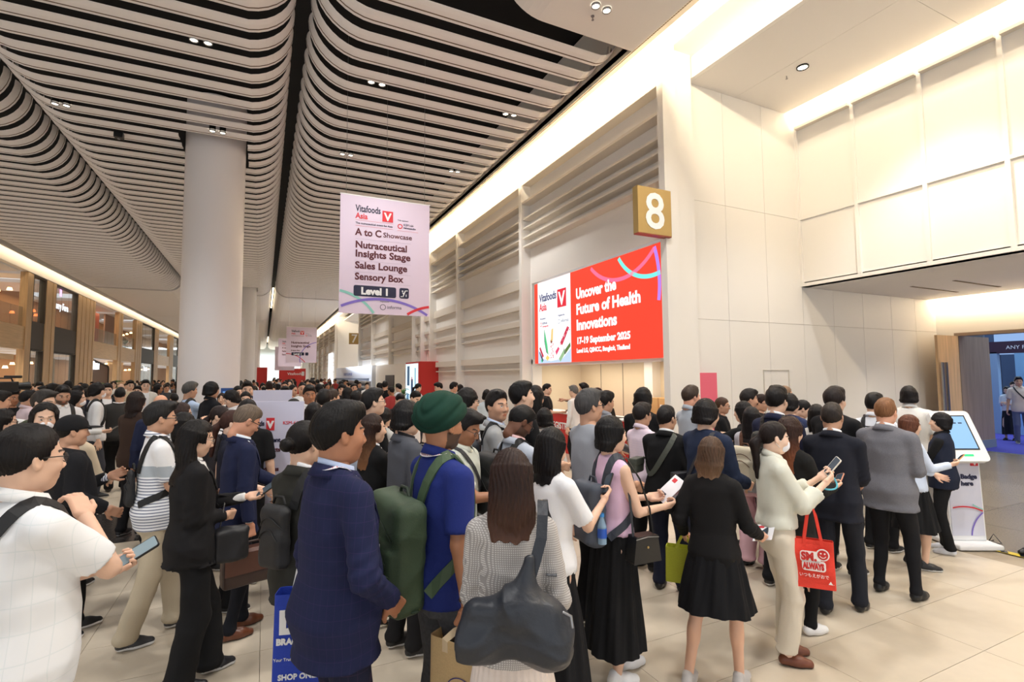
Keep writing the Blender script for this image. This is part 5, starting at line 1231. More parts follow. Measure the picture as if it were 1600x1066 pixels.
# ================================================================== BAGS AND THINGS PEOPLE CARRY
def attach(info, name, c, label, cat, group=None):
    t = empty(name, label=label, cat=cat, group=group); t.matrix_world = info['root'].matrix_basis @ Matrix.Translation(Vector(c)); return t
def piece(t, o, c): o.parent = t; o.matrix_parent_inverse = Matrix(); o.location = (-c[0], -c[1], -c[2]); return o
def sdf_obj(name, s, vs, m): return link(name, np_mesh(name, [(*s.mesh(vs), 0)], [m]))
def backpack(info, col, label, w_=.30, h_=.45, d=.16, z=1.20, detail=False, straps=(1, -1), trim=None, cx=0, rough=.6, tilt=0):
    t_ = info['top']; lod = info['lod']
    yb = .0
    for _ in range(30):
        f = float(t_.ev(np.array([cx]), np.array([yb]), np.array([z+.05]))[0])
        if f > .002: break
        yb -= .006
    yb -= .006; c = (cx, yb-d/2, z-h_/2); m_ = mat('backpack_cloth', col, rough, bump=.2, scale=300, var=.05); tr = mat('backpack_trim', trim or tuple(int(v*.55) for v in col), .6)
    t = attach(info, 'backpack', c, label, 'backpack')
    R = np.array(Matrix.Rotation(tilt, 3, 'Y'))
    s = Sdf(); s.add(rbox((cx, yb-d/2, z), (w_/2, d/2, h_/2), .05, R), .01); s.add(rbox((cx, yb-d*.9, z-h_*.16), (w_*.42, d*.28, h_*.30), .035, R), .02); s.mods.append(folds(.006, 77, .8))
    piece(t, sdf_obj('bag_body', s, max(.009, lod*.75), m_), c)
    zz = MB()
    def back_y(x, z_):
        y_ = yb-d-.12
        for _ in range(40):
            f = float(s.ev(np.array([x]), np.array([y_]), np.array([z_]))[0])
            if f < .003: break
            y_ += f*.9
        return y_-.001
    for fz, ww in ((.30, .40), (.12, .36)):
        zz = MB(); pts = [(cx+ww*w_*u, 0, z+fz*h_-.05*h_*u*u*3) for u in np.linspace(-1, 1, 11)]
        zz.tube([(p[0], back_y(p[0], p[2]), p[2]) for p in pts], .0035, 5); piece(t, zz.build('zip', tr), c)
    if detail:
        zz = MB(); pts = [(cx+.40*w_*u, 0, z-.14*h_+.03*h_*sin(3*u)) for u in np.linspace(-1, 1, 13)]; zz.tube([(p[0], back_y(p[0], p[2]), p[2]) for p in pts], .005, 6); piece(t, zz.build('piping', tr), c)
        q = MB(); x0 = cx+.16*w_; z0 = z+.06*h_; y0 = back_y(x0, z0)-.003; q.box(x0-.018, y0-.002, z0-.045, x0+.018, y0+.004, z0+.045); piece(t, q.build('patch', mat('patch_dark', (44, 44, 60), .5)), c)
        q = MB(); q.box(x0-.012, y0-.004, z0-.04, x0+.012, y0-.001, z0-.034); piece(t, q.build('patch_print', M_WHITE), c)
        q = MB(); q.strap([(cx+w_*.5, yb-d*.4, z-h_*.46), (cx-w_*.46, yb-d*.5, z-h_*.48), (cx-w_*.5, yb-d*.5, z-h_*.62), (cx-w_*.5, yb-d*.5, z-h_*.78)], [(0, 0, -1), (-.6, 0, -.8), (-1, 0, 0), (-1, 0, 0)], .03, .003); piece(t, q.build('dangling_strap', tr), c)
    q = MB(); q.tube([(cx-.045, yb-d*.25, z+h_*.48), (cx-.03, yb-d*.25, z+h_*.48+.035), (cx+.03, yb-d*.25, z+h_*.48+.035), (cx+.045, yb-d*.25, z+h_*.48)], .008, 6); piece(t, q.build('handle', tr), c)
    tzf = info['tz']
    for q in straps:
        path = [(cx+q*.07, yb-.01, z+h_*.40), (q*.085, -.05+tzf(1.5), 1.50), (q*.095, .02+tzf(1.5), 1.50), (q*.11, .11+tzf(1.4), 1.36), (q*.135, .11+tzf(1.25), 1.22), (q*.16, .03, 1.10), (q*.13, yb-.01, z-h_*.34)]
        pp, nr = hug(t_, path, .004); mb = MB(); mb.strap(pp, nr, .05, .010); piece(t, mb.build('shoulder_strap', tr if not detail else mat('backpack_strap', tuple(int(v*1.25) for v in col), .6)), c)
    return t, c
def crossbody(info, col, label, side=1, bag=(.20, .15, .06), zb=.95, fwd=-.02, strapw=.03, name='crossbody_bag', bagx=None, onback=False, cat='bag'):
    # strap from the shoulder opposite the bag; bag hangs at the hip on `side`
    t_ = info['top']; q = side; tzf = info['tz']; bx = q*(bagx or .25*info['build'])
    c = (bx, fwd, zb-bag[1]/2); t = attach(info, name, c, label, cat); m_ = mat('bag_leather', col, .45, bump=.08, scale=200)
    top = zb+bag[1]/2
    path = [(bx*.9, fwd+.03, top), (q*.12, .13, 1.16), (0, .14+tzf(1.3), 1.30), (-q*.085, .09+tzf(1.44), 1.43), (-q*.095, -.01+tzf(1.5), 1.50), (-q*.08, -.09+tzf(1.42), 1.42), (q*.02, -.13+tzf(1.25), 1.24), (q*.13, -.11, 1.10), (bx*.9, fwd-.03, top)]
    pp, nr = hug(t_, path, .009); mb = MB(); mb.strap(pp, nr, strapw, .004); piece(t, mb.build('strap', mat('bag_strap', col, .6)), c)
    s = Sdf(); s.add(rbox((bx+q*.01, fwd, zb), (bag[2]/2+.012, bag[0]/2, bag[1]/2), .02), .01); s.mods.append(folds(.003, 9)); piece(t, sdf_obj('bag_body', s, max(.008, info['lod']*.7), m_), c)
    fl_ = MB().box(bx+q*.01-(bag[2]/2+.016), fwd-bag[0]*.49, zb+bag[1]*.02, bx+q*.01+(bag[2]/2+.016), fwd+bag[0]*.49, zb+bag[1]*.5); o = fl_.build('flap', m_); bevel(o, .01, 2); piece(t, o, c)
    return t, c
def tote(info, side, col, label, w_=.30, h_=.36, d=.10, drop=.22, name='tote_bag', at=None, yaw=0, cat='bag', rim=None, handle_w=.02, sag=True, handle_c=None):
    wr, R, palm, dd = info['HF'][side]; s_ = info['s']
    hpnt = wr+dd*.085+palm*.02 if at is None else V3_(*at)
    c = (hpnt[0], hpnt[1], hpnt[2]-drop-h_); t = attach(info, name, c, label, cat); t.rotation_euler.rotate_axis('Z', yaw)
    m_ = mat('tote_cloth', col, .7, bump=.2, scale=120, var=.04)
    # open-topped bag with walls of real thickness, slightly slumped
    nx, nz = 14, 10; vs = []; per = []
    for i in range(48):
        a = 2*pi*i/48; ex = .18; per.append((np.sign(cos(a))*abs(cos(a))**ex*w_/2, np.sign(sin(a))*abs(sin(a))**ex*d/2))
    rows = []
    for j in range(nz+1):
        u = j/nz
        for (x, y) in per:
            pin = 1-.35*u*(abs(y) > 0)*(1-abs(x)/(w_/2))*0; wv = .006*sin(9*u+14*x) if sag else 0
            rows.append((x*(1-.04*u), y*(1-.35*u if sag else 1)+wv, h_*u-.0*abs(x)))
    n = 48; F = [(j*n+i, j*n+(i+1) % n, (j+1)*n+(i+1) % n, (j+1)*n+i) for j in range(nz) for i in range(n)]
    mb = MB(); mb.add(rows, F, False); mb.add(rows[:n], [tuple(range(n-1, -1, -1))]); o = mb.build('bag_body', m_, t); sd = o.modifiers.new('solid', 'SOLIDIFY'); sd.thickness = .003
    for q in (-1, 1):
        y = q*d/2*(.65 if sag else 1); hb = MB(); P = [(-w_*.2, y, h_-.05), (-w_*.2, y, h_), (-w_*.10, y*.6, h_+drop*.65), (0, 0, h_+drop), (w_*.10, y*.6, h_+drop*.65), (w_*.2, y, h_), (w_*.2, y, h_-.05)]
        hb.strap(P, [(0, q, .0)]*2+[(0, q, .3), (0, q*.7, .7), (0, q, .3)]+[(0, q, 0)]*2, handle_w, .003); hb.build('handle', handle_c or m_, t)
    if rim: MB().box(-w_*.5, -d*.4, h_-.03, w_*.5, -d*.33, h_).build('rim', mat('rim', rim, .6), t)
    return t, w_, h_, d
def card(info, side, col, label, w_=.15, h_=.21, name='leaflet', cat='paper', tilt=.5):
    p, palm, dd = hold(info, side, .11, .04); eye = info['hc']; n = eye-p; n /= np.linalg.norm(n); up = V3_(dd[0], dd[1], dd[2]+tilt); up -= n*(up@n); up /= np.linalg.norm(up); x = np.cross(up, n)
    t = empty(name, label=label, cat=cat); M_ = Matrix((x, up, n)).transposed().to_4x4(); M_.translation = Vector(p+up*.05-n*.012); t.matrix_world = info['root'].matrix_basis @ M_
    MB().box(-w_/2, -h_/2, -.002, w_/2, h_/2, 0).build('sheet', mat('paper', col, .7), t); MB().box(-w_*.35, h_*.25, 0, -w_*.05, h_*.4, .0006).build('print', P_RED, t)
    MB().box(-w_*.35, -h_*.3, 0, w_*.1, -h_*.2, .0006).build('print_line', NAVYP, t); return t

# ================================================================== PEOPLE, front rows
BLK, DRK, NVY, WHT = (20, 20, 22), (32, 31, 33), (28, 33, 62), (232, 232, 234)
HB = (24, 19, 18); HBR = (52, 34, 28)
T1, T2, T3, T4 = (224, 184, 158), (202, 156, 128), (168, 116, 84), (112, 72, 52)
SN = lambda a=(30, 30, 33), b=(225, 225, 225): ('sneaker', a, b)
p1 = person(52, 664, 'heavy man in white checked short-sleeved shirt and glasses at far left front', hp=103, rel=68, hair=('thin', (26, 21, 20)), tone=T1, top=('shortshirt', ('windowpane', (238, 239, 240), (228, 232, 233), .07)), bottom=('trousers', BLK), glasses=True,
    rh=(-.02, .20, 1.40), relb=(.25, .55, -.8), lh=(-.04, .27, 1.17), lpose='phone', phone='l', build=1.08, belly=.05, head=(0, 4), seed=11, extra={'lit': 1})
t, c = crossbody(p1, (24, 24, 26), 'black sling bag with wide strap over the white checked shirt', side=-1, strapw=.055, zb=.98)
p2 = person(116, 651, 'man in black cap and open black jacket over striped shirt', feet=985, rel=78, hair=('cap', (24, 24, 27)), tone=T2, top=('jacket', (26, 26, 30)), shirt=('pinstriped', (226, 228, 234), (70, 78, 110), .022), bottom=('slim', BLK), shoes=SN((24, 24, 26), (235, 235, 235)), lh=(-.06, .28, 1.24), rh='waist', belly=.06, build=1.08, head=(5, 2), stance=(.08, -.05, -.08, .12))
p3 = person(255, 629, 'man in white and grey striped polo shirt with khaki trousers', feet=982, rel=82, hair=('short', (40, 38, 38)), tone=T2, top=('polo', ('striped', (236, 238, 242), (96, 104, 130), .022)), bottom=('straight', (190, 176, 152)), shoes=('sneaker', (52, 52, 56), (230, 230, 230)), glasses=(60, 60, 62), rh='belly', lh='belly', belly=.05, stance=(.1, -.16, -.08, .16), head=(0, 6), extra={'chestband': (1.27, .035, (176, 184, 192))}, hemcut=.83)
backpack(p3, (26, 26, 28), 'small slim black sling pack on the back of man in striped polo', w_=.15, h_=.30, d=.06, z=1.14, straps=(1,))
p4 = person(316, 657, 'woman in black suit with long black hair and wide trousers looking at phone', feet=1052, rel=78, sex='f', hair=('long', HB, None, -.30), tone=T1, top=('crop_blazer', (28, 27, 29)), shirt=(225, 225, 225), bottom=('wide', (22, 22, 24)), shoes=SN((34, 34, 38), (210, 210, 210)), glasses=(150, 140, 130), rh=(.02, .20, 1.10), lh=(-.02, .36, 1.20), lpose='phone', rpose='fist', phone='l', head=(0, 16), build=1.12, stance=(.09, -.06, -.08, .16))
p5 = person(396, 633, 'man with cropped grey hair in navy blazer and white open shirt looking down', feet=965, rel=72, hair=('crew', (120, 104, 90)), tone=(206, 150, 122), top=('blazer', (30, 36, 66)), shirt=(226, 236, 248), bottom=('slim', (24, 25, 32)), shoes=('dress', (104, 58, 36), (60, 40, 34)), glasses=True, rh='down', rpose='fist', lh=(-.06, .40, 1.08), lpose='phone', phone='l', head=(0, 30), stance=(.09, -.04, -.08, .10), lean=.06)
p6 = person(481, 643, 'woman in dark olive blazer with her black hair in a bun', hp=70, rel=48, sex='f', hair=('bun', HB), tone=T1, top=('crop_blazer', (52, 52, 48)), bottom=('trousers', DRK), rh='belly', lh='belly', H=1.80)
backpack(p6, (34, 34, 36), 'dark backpack on the woman with the hair bun', w_=.20, h_=.34, d=.08, straps=(1,))
p7 = person(534, 632, 'big man in navy windowpane suit with white lanyard in the foreground', hp=91, rel=64, hair=('short', (20, 17, 17)), tone=(176, 122, 92), top=('blazer', ('windowpane', (30, 35, 68), (46, 40, 78), .04)), shirt=(190, 205, 235), bottom=('straight', ('windowpane', (26, 29, 50), (52, 40, 62), .045)), shoes=('dress', BLK, BLK), lanyard=(238, 234, 240), rh=(.17, .15, .99), relb=(.6, -.45, -.8), lh='down', build=1.04, belly=.055, head=(6, 3), stance=(.1, -.03, -.1, .1), seed=5)
p8 = person(586, 648, 'woman with long brown highlighted hair and black blazer holding a phone', feet=972, rel=62, sex='f', hair=('long', (58, 36, 28), (150, 104, 70), -.34), tone=T1, top=('crop_blazer', (24, 24, 26)), bottom=('slim', (20, 20, 22), .14), shoes=('heel', (18, 18, 20), (18, 18, 20)), rh=(.10, .38, 1.14), rpose='phone', phone='r', lh='belly', head=(12, 4))
p9 = person(640, 627, 'person in charcoal grey blazer with shoulder length black hair, hand at mouth', hp=50, rel=66, hair=('mop', (22, 19, 20)), tone=T1, top=('blazer', (82, 84, 92)), shirt=(40, 40, 44), bottom=('trousers', DRK), rh='waist', lh=(-.02, .20, 1.50), head=(0, 8))
p10 = person(692, 614, 'bearded man in dark green turban and blue polo shirt seen from behind', hp=76, depth=2.72, rel=60, hair=('turban', (24, 60, 48)), tone=(178, 124, 92), beard=.85, top=('polo', (36, 50, 122)), bottom=('trousers', ('heather', (92, 92, 94), (66, 66, 70), 60)), shoes=('dress', BLK, BLK), lanyard=(238, 234, 240), rh=(.26, -.02, .89), rpose='fist', lh='belly', head=(-6, 2), build=1.04, seed=3)
backpack(p10, (56, 74, 52), 'large dark green backpack on the man in green turban', w_=.34, h_=.50, d=.17, z=1.10, detail=True, straps=(1, -1), trim=(40, 54, 40), cx=-.04, tilt=.10)
p11 = person(799, 701, 'woman in grey houndstooth blazer and cream pleated skirt seen from behind', hp=84, rel=4, sex='f', hair=('long', (62, 42, 36), (104, 70, 54), -.25), tone=T1, top=('crop_blazer', ('gingham', (212, 208, 204), (160, 155, 152), .009)), bottom=('pleated', (226, 212, 202), .22, .26), shoes=SN((230, 230, 230)), rh=(.17, .22, 1.08), lh=(-.10, .24, 1.08), build=.95, head=(0, 14), seed=8)
p12 = person(868, 669, 'woman in white tee and long black skirt with straight black hair, phone raised', feet=1090, rel=44, sex='f', hair=('long', (24, 20, 21), None, -.22), tone=T1, top=('tee', (240, 240, 242)), bottom=('longskirt', (24, 24, 27), .11, .24), shoes=SN((235, 235, 235)), rh=(.16, .34, 1.30), rpose='phone', phone='r', lh='belly', head=(0, 20), extra={'case': (20, 20, 22)})
p13 = person(957, 651, 'woman in pink sleeveless top with a black bob and long black skirt', feet=1048, rel=55, sex='f', hair=('bob', (22, 19, 20)), tone=T1, top=('tank', (232, 196, 222)), bottom=('longskirt', (24, 24, 26), .22, .08), shoes=SN((240, 240, 242), (236, 236, 238)), rh=(.16, .32, 1.16), rpose='phone', lh=(-.04, .34, 1.18), lpose='phone', head=(10, 4), phone='r', stance=(.07, -.04, -.07, .14))
p14 = person(1112, 683, 'woman in black cardigan and short black skirt with caramel hair seen from behind', feet=1050, rel=18, sex='f', hair=('medium', (104, 78, 60), (176, 138, 104), -.17), tone=(226, 180, 152), top=('knit', (24, 23, 24)), bottom=('skirt', (18, 18, 21), .56, .22), shoes=('sneaker', (200, 196, 194), (228, 226, 224)), rh=(.26, .26, 1.04), rpose='phone', phone='r', lh=(-.27, .12, 1.0), lpose='fist', stance=(.13, .06, -.16, -.16), build=1.05, hemcut=.83)
p15 = person(1212, 659, 'woman in cream blouse and beige trousers wearing white face mask and ponytail', feet=1016, rel=72, sex='f', hair=('pony', (38, 28, 26), None, -.30), tone=(236, 200, 176), top=('blouse', (222, 222, 208)), bottom=('straight', (224, 214, 196), .10), shoes=('loafer', (112, 62, 42), (66, 36, 26)), mask=(240, 240, 246), rh=(.07, .33, 1.33), lh=(-.05, .34, 1.35), rpose='phone', lpose='phone', head=(0, 8), build=1.06, stance=(.08, .02, -.07, .06))
give_phone(p15, 'l', 'smartphone', 'white cased smartphone held up by the masked woman in cream blouse', case=(232, 228, 220))
p16 = person(1236, 652, 'woman with very long auburn hair in a long black coat', feet=972, rel=40, sex='f', hair=('long', (64, 38, 28), (150, 86, 52), -.42), tone=T1, top=('dress', (28, 28, 28)), bottom=('slim', BLK), shoes=SN((236, 236, 236)), rh=(.12, .36, 1.18), rpose='phone', phone='r', extra={'case': (226, 160, 130)})
p17 = person(1300, 630, 'man in dark navy suit with faded crew cut walking away', feet=932, rel=14, hair=('crew', (56, 48, 44)), tone=T2, top=('blazer', (32, 34, 44)), bottom=('trousers', (36, 38, 46)), shoes=('dress', (24, 24, 26), (24, 24, 26)), rh='belly', lh='belly', stance=(.12, .12, -.08, -.14), build=1.06)
p18 = person(1384, 623, 'man in grey tweed blazer with short ginger hair seen from behind', feet=910, rel=22, hair=('crew', (150, 104, 70)), tone=(224, 168, 140), top=('blazer', ('heather', (130, 130, 136), (98, 98, 106), 150)), bottom=('slim', (26, 26, 30)), shoes=SN((22, 22, 24), (22, 22, 24)), rh=(.16, .26, 1.12), lh='belly', build=1.16, stance=(.15, .04, -.12, .0))
p19 = person(1468, 645, 'young staff member in navy waistcoat over black shirt beside the kiosk', feet=858, rel=-82, hair=('mop', (24, 20, 22)), tone=T1, top=('vest', (32, 38, 56)), shirt=(24, 24, 26), bottom=('trousers', (24, 24, 26)), shoes=('sneaker', (214, 216, 222), (224, 224, 228)), rh=(.05, .36, 1.12), lh=(-.05, .36, 1.16), head=(-4, -2), belly=.02)
p20 = person(1420, 604, 'tall man in loose white shirt and grey trousers by the kiosk queue', feet=822, rel=6, hair=('mop', (28, 22, 22)), tone=T1, top=('shortshirt', (238, 236, 232)), bottom=('straight', (158, 154, 150)), shoes=SN((228, 226, 222), (232, 230, 228)), rh='belly', lh='belly', build=1.12)
p21 = person(1305, 606, 'man in black suit standing behind the navy suited crew cut man', hp=38, rel=34, hair=('short', (44, 34, 32)), tone=T1, top=('blazer', (24, 24, 27)), rh='belly', lh='belly', build=1.1)
p22 = person(1367, 615, 'dark haired man in white shirt with grey strap behind the tweed blazer', hp=34, rel=28, hair=('short', HB), tone=T1, top=('shirt', (232, 236, 244)), rh='belly', lh='belly')
backpack(p22, (70, 72, 76), 'grey backpack behind the tweed blazer man', w_=.24, h_=.36, d=.1)
p23 = person(1424, 649, 'woman with reddish hair and pale blue sleeves beside the white shirted man', depth=5.7, rel=66, sex='f', hair=('medium', (110, 66, 48)), tone=T1, top=('shirt', (206, 218, 238)), bottom=('longskirt', (22, 22, 24), .45, .2), rh=(.08, .36, 1.22), rpose='phone', phone='r', lh='belly', extra={'case': (220, 150, 70)})
p24 = person(1042, 635, 'stout man in black blazer with grey crossbody strap seen from behind', feet=917, rel=22, hair=('crew', (34, 30, 30)), tone=T2, top=('blazer', (22, 22, 24)), bottom=('trousers', (30, 34, 52)), shoes=('dress', BLK, BLK), rh='belly', lh='belly', build=1.18, belly=.05, glasses=True, head=(14, 4))
crossbody(p24, (78, 82, 74), 'small olive grey shoulder bag at the hip of black blazer man', side=-1, zb=1.18, strapw=.05, fwd=-.06)
p25 = person(1005, 631, 'man in pale pink checked shirt and glasses beside the black blazer', feet=872, rel=50, hair=('short', (38, 32, 32)), tone=T2, top=('shirt', ('windowpane', (234, 216, 230), (206, 190, 214), .02)), bottom=('trousers', BLK), shoes=('dress', BLK, BLK), glasses=True, rh='belly', lh='belly')
p26 = person(1006, 606, 'tall man with thick black hair in black, behind the pink shirt', hp=36, rel=22, hair=('mop', HB), tone=T1, top=('tee', BLK), rh='belly', lh='belly')
p27 = person(1106, 624, 'man in navy jacket with bag strap behind the caramel haired woman', hp=42, rel=42, hair=('mop', (28, 23, 23)), tone=T1, top=('jacket', (36, 46, 70)), shirt=(36, 46, 70), rh='belly', lh='belly', build=1.08, glasses=True)
crossbody(p27, (52, 52, 58), 'dark grey shoulder bag of the man in navy jacket', side=-1, zb=1.05)
p28 = person(1081, 603, 'man with faded brown hair in pale grey shirt near pink poster', hp=34, rel=52, hair=('crew', (74, 60, 50)), tone=(222, 164, 136), top=('shirt', (176, 184, 194)), rh='belly', lh='belly')
p29 = person(1130, 621, 'woman in black with brown hair and glasses right of navy jacket', hp=32, rel=95, sex='f', hair=('tied', (84, 58, 44)), tone=T2, top=('tee', BLK), glasses=True, rh='phone', lh='belly')
p30 = person(1176, 637, 'woman with long wavy black hair, grey patterned jacket and pink trousers', feet=875, rel=28, sex='f', hair=('long', (30, 25, 26), None, -.30), tone=T1, top=('jacket', ('heather', (206, 204, 210), (150, 150, 162), 25)), shirt=(220, 220, 224), bottom=('wide', (222, 180, 190), .06), shoes=('loafer', BLK, BLK), rh='belly', lh='belly')
backpack(p30, (214, 204, 180), 'beige canvas backpack on woman with wavy black hair', w_=.28, h_=.40, d=.13, trim=(96, 62, 44), z=1.16)
p31 = person(1172, 609, 'man with brushed up dark hair in pale shirt behind beige backpack', hp=34, rel=72, hair=('short', (40, 34, 32)), tone=T2, top=('shirt', (226, 214, 216)), rh='phone', lh='belly')
p32 = person(1214, 605, 'man in navy blazer with backpack strap behind the masked woman', hp=38, rel=28, hair=('short', HB), tone=T1, top=('blazer', (38, 42, 66)), rh='belly', lh='belly')
backpack(p32, (48, 48, 44), 'dark backpack on the navy blazer behind the masked woman', w_=.26, h_=.38, d=.11)
p33 = person(1236, 616, 'black haired man in navy jacket just left of masked woman\'s friend', hp=36, rel=42, hair=('mop', HB), tone=T1, top=('jacket', (40, 50, 84)), shirt=(40, 50, 84), rh='belly', lh='belly')
p34 = person(1228, 603, 'bald man with black sunglasses pushed up on his head', hp=26, rel=60, hair=('thin', (150, 120, 96)), tone=(220, 168, 138), top=('tee', (200, 196, 190)), glasses=True)
p35 = person(1259, 625, 'woman with tied black hair looking down, in black top by wall', hp=30, rel=80, sex='f', hair=('tied', HB), tone=T1, top=('tee', BLK), head=(0, 25), rh='phone', rpose='phone', phone='r')
p36 = person(1276, 633, 'woman with straight black hair beside black suited man', hp=34, rel=8, sex='f', hair=('medium', HB), tone=T1, top=('tee', (210, 206, 200)))
p38 = person(1158, 628, 'woman in black with long hair reaching her hand out by the wall', hp=32, rel=-70, sex='f', hair=('long', HB, None, -.25), tone=T1, top=('tee', BLK), rh=(.18, .52, 1.36), lh=(-.2, .5, 1.34), rpose='flat', lpose='flat')
p39 = person(1190, 618, 'short man half hidden behind the brushed up hair man', hp=24, rel=100, hair=('short', HBR), tone=T2, top=('tee', DRK), glasses=True)
# around the middle
p40 = person(921, 610, 'grey haired man with glasses in plain grey tee shirt', hp=50, rel=58, hair=('short', (84, 82, 82)), tone=T2, top=('tee', ('heather', (164, 168, 176), (150, 154, 162), 200)), glasses=True, rh='belly', lh='belly', build=1.1, head=(4, 0))
p41 = person(948, 613, 'black haired man in grey behind the grey tee shirt', hp=34, rel=55, hair=('short', HB), tone=T2, top=('shirt', (150, 154, 164)), rh='belly', lh='belly')
p42 = person(851, 638, 'woman with short curly black hair in white knit top', hp=36, rel=8, sex='f', hair=('mop', HB), tone=T2, top=('blouse', (226, 222, 216)), rh='belly', lh='belly')
p43 = person(824, 633, 'dark skinned man in light grey blazer looking down, black backpack', hp=47, rel=56, hair=('crew', (22, 20, 20)), tone=T4, beard=.6, top=('blazer', (178, 186, 200)), shirt=(228, 190, 190), rh='phone', lh='phone', head=(6, 38), glasses=True, lean=.05)
backpack(p43, (28, 28, 31), 'large black backpack on the man in light grey blazer', w_=.32, h_=.46, d=.16)
p44 = person(815, 598, 'tall man with swept black hair in black tee looking right', hp=42, rel=66, hair=('short', (20, 17, 18)), tone=T1, top=('tee', (26, 26, 28)), rh='belly', lh='belly', head=(10, -4))
p45 = person(777, 612, 'older man in light grey suit looking back at the camera', hp=42, rel=95, hair=('short', (36, 32, 32)), tone=T2, top=('blazer', (160, 162, 164)), shirt=(200, 214, 240), rh='belly', lh='belly', head=(44, 0))
backpack(p45, (60, 62, 68), 'grey backpack on the older man in light grey suit', w_=.26, h_=.38, d=.1)
p46 = person(734, 607, 'young man with glasses and fluffy black hair in white shirt', hp=38, rel=76, hair=('mop', HB), tone=T1, top=('shirt', (226, 232, 244)), glasses=True, rh='belly', lh='belly')
p47 = person(737, 641, 'man in sage green shirt with glasses leaning over his phone', hp=52, rel=112, hair=('short', (30, 26, 26)), tone=T3, top=('shortshirt', (196, 200, 190)), bottom=('straight', (206, 200, 188)), glasses=True, rh=(.02, .42, 1.20), rpose='phone', phone='r', lh='belly', head=(0, 26), lean=.10, shoes=SN((24, 24, 26), (230, 230, 230)), build=1.04)
crossbody(p47, (40, 40, 44), 'black sling bag across the sage green shirt', side=-1, zb=1.1)
p48 = person(838, 603, 'woman with long dark hair behind the tall man in black tee', hp=36, rel=30, sex='f', hair=('long', HB, None, -.30), tone=T2, top=('tee', BLK))
p55 = person(584, 609, 'man with flat top crew cut and thin glasses facing right', hp=38, rel=76, hair=('short', (32, 29, 29)), tone=T1, top=('tee', BLK), glasses=(120, 110, 100), rh='belly', lh='belly', head=(6, -3))
p56 = person(556, 630, 'silver grey haired man behind the navy windowpane suit', hp=36, rel=25, hair=('short', (116, 116, 114)), tone=T2, top=('shirt', (170, 180, 196)))
p57 = person(577, 622, 'dark haired man with wide sideburns between silver hair and crew cut', hp=36, rel=60, hair=('mop', (34, 29, 28)), tone=T2, top=('shirt', (90, 92, 100)))
p62 = person(492, 630, 'person with plain black hair behind the hair bun woman', hp=34, rel=20, hair=('mop', HB), tone=T1, top=('tee', (60, 60, 62)))
p62b = person(603, 637, 'black haired woman just behind the highlighted hair woman', hp=32, rel=60, sex='f', hair=('bob', HB), tone=T1, top=('tee', (190, 190, 186)))
p58 = person(484, 603, 'man in white and grey polo shirt facing the camera', hp=28, rel=172, hair=('short', (34, 30, 29)), tone=T3, top=('polo', (232, 234, 234)), extra={'chestband': (1.25, .015, (40, 44, 60))}, rh='belly', lh='belly')
p59 = person(507, 610, 'black haired man in white shirt with dark strap seen from behind', hp=31, rel=14, hair=('short', HB), tone=T1, top=('shirt', (228, 228, 232)))
backpack(p59, (40, 42, 48), 'dark backpack on the white shirt behind the bun woman', w_=.24, h_=.36, d=.1)
p60 = person(521, 608, 'man with thinning brown hair in blue jacket beside white shirt', hp=28, rel=60, hair=('thin', (70, 56, 48)), tone=T2, top=('jacket', (72, 84, 110)), shirt=(150, 160, 180))
p61 = person(461, 623, 'woman with low ponytail in white blouse beside the lavender sign', feet=822, rel=46, sex='f', hair=('pony', HB, None, -.16), tone=T1, top=('blouse', (236, 234, 230)), bottom=('wide', (26, 26, 28)), shoes=SN((236, 236, 236)), rh=(.14, .34, 1.06), lh='belly', sleeves=.48)
backpack(p61, (216, 196, 180), 'pale beige backpack on the ponytail woman in white blouse', w_=.28, h_=.42, d=.15, z=1.14)
p63 = person(387, 597, 'man with black hair looking over the lavender signs toward camera', hp=25, rel=176, hair=('short', HB), tone=T1, top=('blazer', (40, 42, 50)))
p64 = person(368, 641, 'young woman with brown fringe in dark navy top', hp=40, rel=96, sex='f', hair=('tied', (74, 46, 38), 'fringe'), tone=(240, 200, 176), top=('polo', (34, 36, 50)), rh='belly', lh='belly')
p65 = person(347, 634, 'smiling woman with tied dark hair behind long haired woman in black', hp=34, rel=112, sex='f', hair=('tied', (48, 34, 32)), tone=T1, top=('blazer', (56, 54, 58)))
p66 = person(388, 625, 'person with a round black head of hair behind the navy blazer', hp=40, rel=12, hair=('mop', HB), tone=T1, top=('tee', BLK))
p67 = person(357, 610, 'young man in white shirt looking down beside big column', hp=25, rel=-110, hair=('mop', HB), tone=T1, top=('shirt', (238, 238, 240)), head=(0, 25), rh='phone', lh='phone')
p68 = person(333, 597, 'staff man in black shirt with crest beside the white column', hp=25, rel=58, hair=('mop', (22, 19, 20)), tone=T2, top=('shirt', (24, 25, 30)), rh='belly', lh='waist')
p69 = person(299, 598, 'grey haired man in light blue shirt pointing past the column', hp=24, rel=66, hair=('short', (92, 90, 88)), tone=T2, top=('shirt', (184, 204, 232)), rh=(.2, .5, 1.24), lh='belly', rpose='point')
backpack(p69, (34, 36, 44), 'dark backpack on the pointing man in light blue shirt', w_=.24, h_=.36, d=.12)
p70 = person(287, 630, 'woman with brown hair holding her hand near her face', hp=34, rel=84, sex='f', hair=('medium', (62, 42, 36)), tone=T1, top=('blouse', (206, 206, 204)), rh=(.05, .24, 1.52), lh='belly')
p71 = person(291, 645, 'woman in black in profile behind the striped polo man', hp=35, rel=82, sex='f', hair=('medium', HB, 'fringe'), tone=T1, top=('crop_blazer', (28, 28, 30)), head=(0, 6))
p72 = person(252, 617, 'bald man in navy suit behind the striped polo man', hp=31, rel=10, hair=('bald', HB), tone=(216, 158, 126), top=('blazer', (34, 40, 66)), build=1.1)
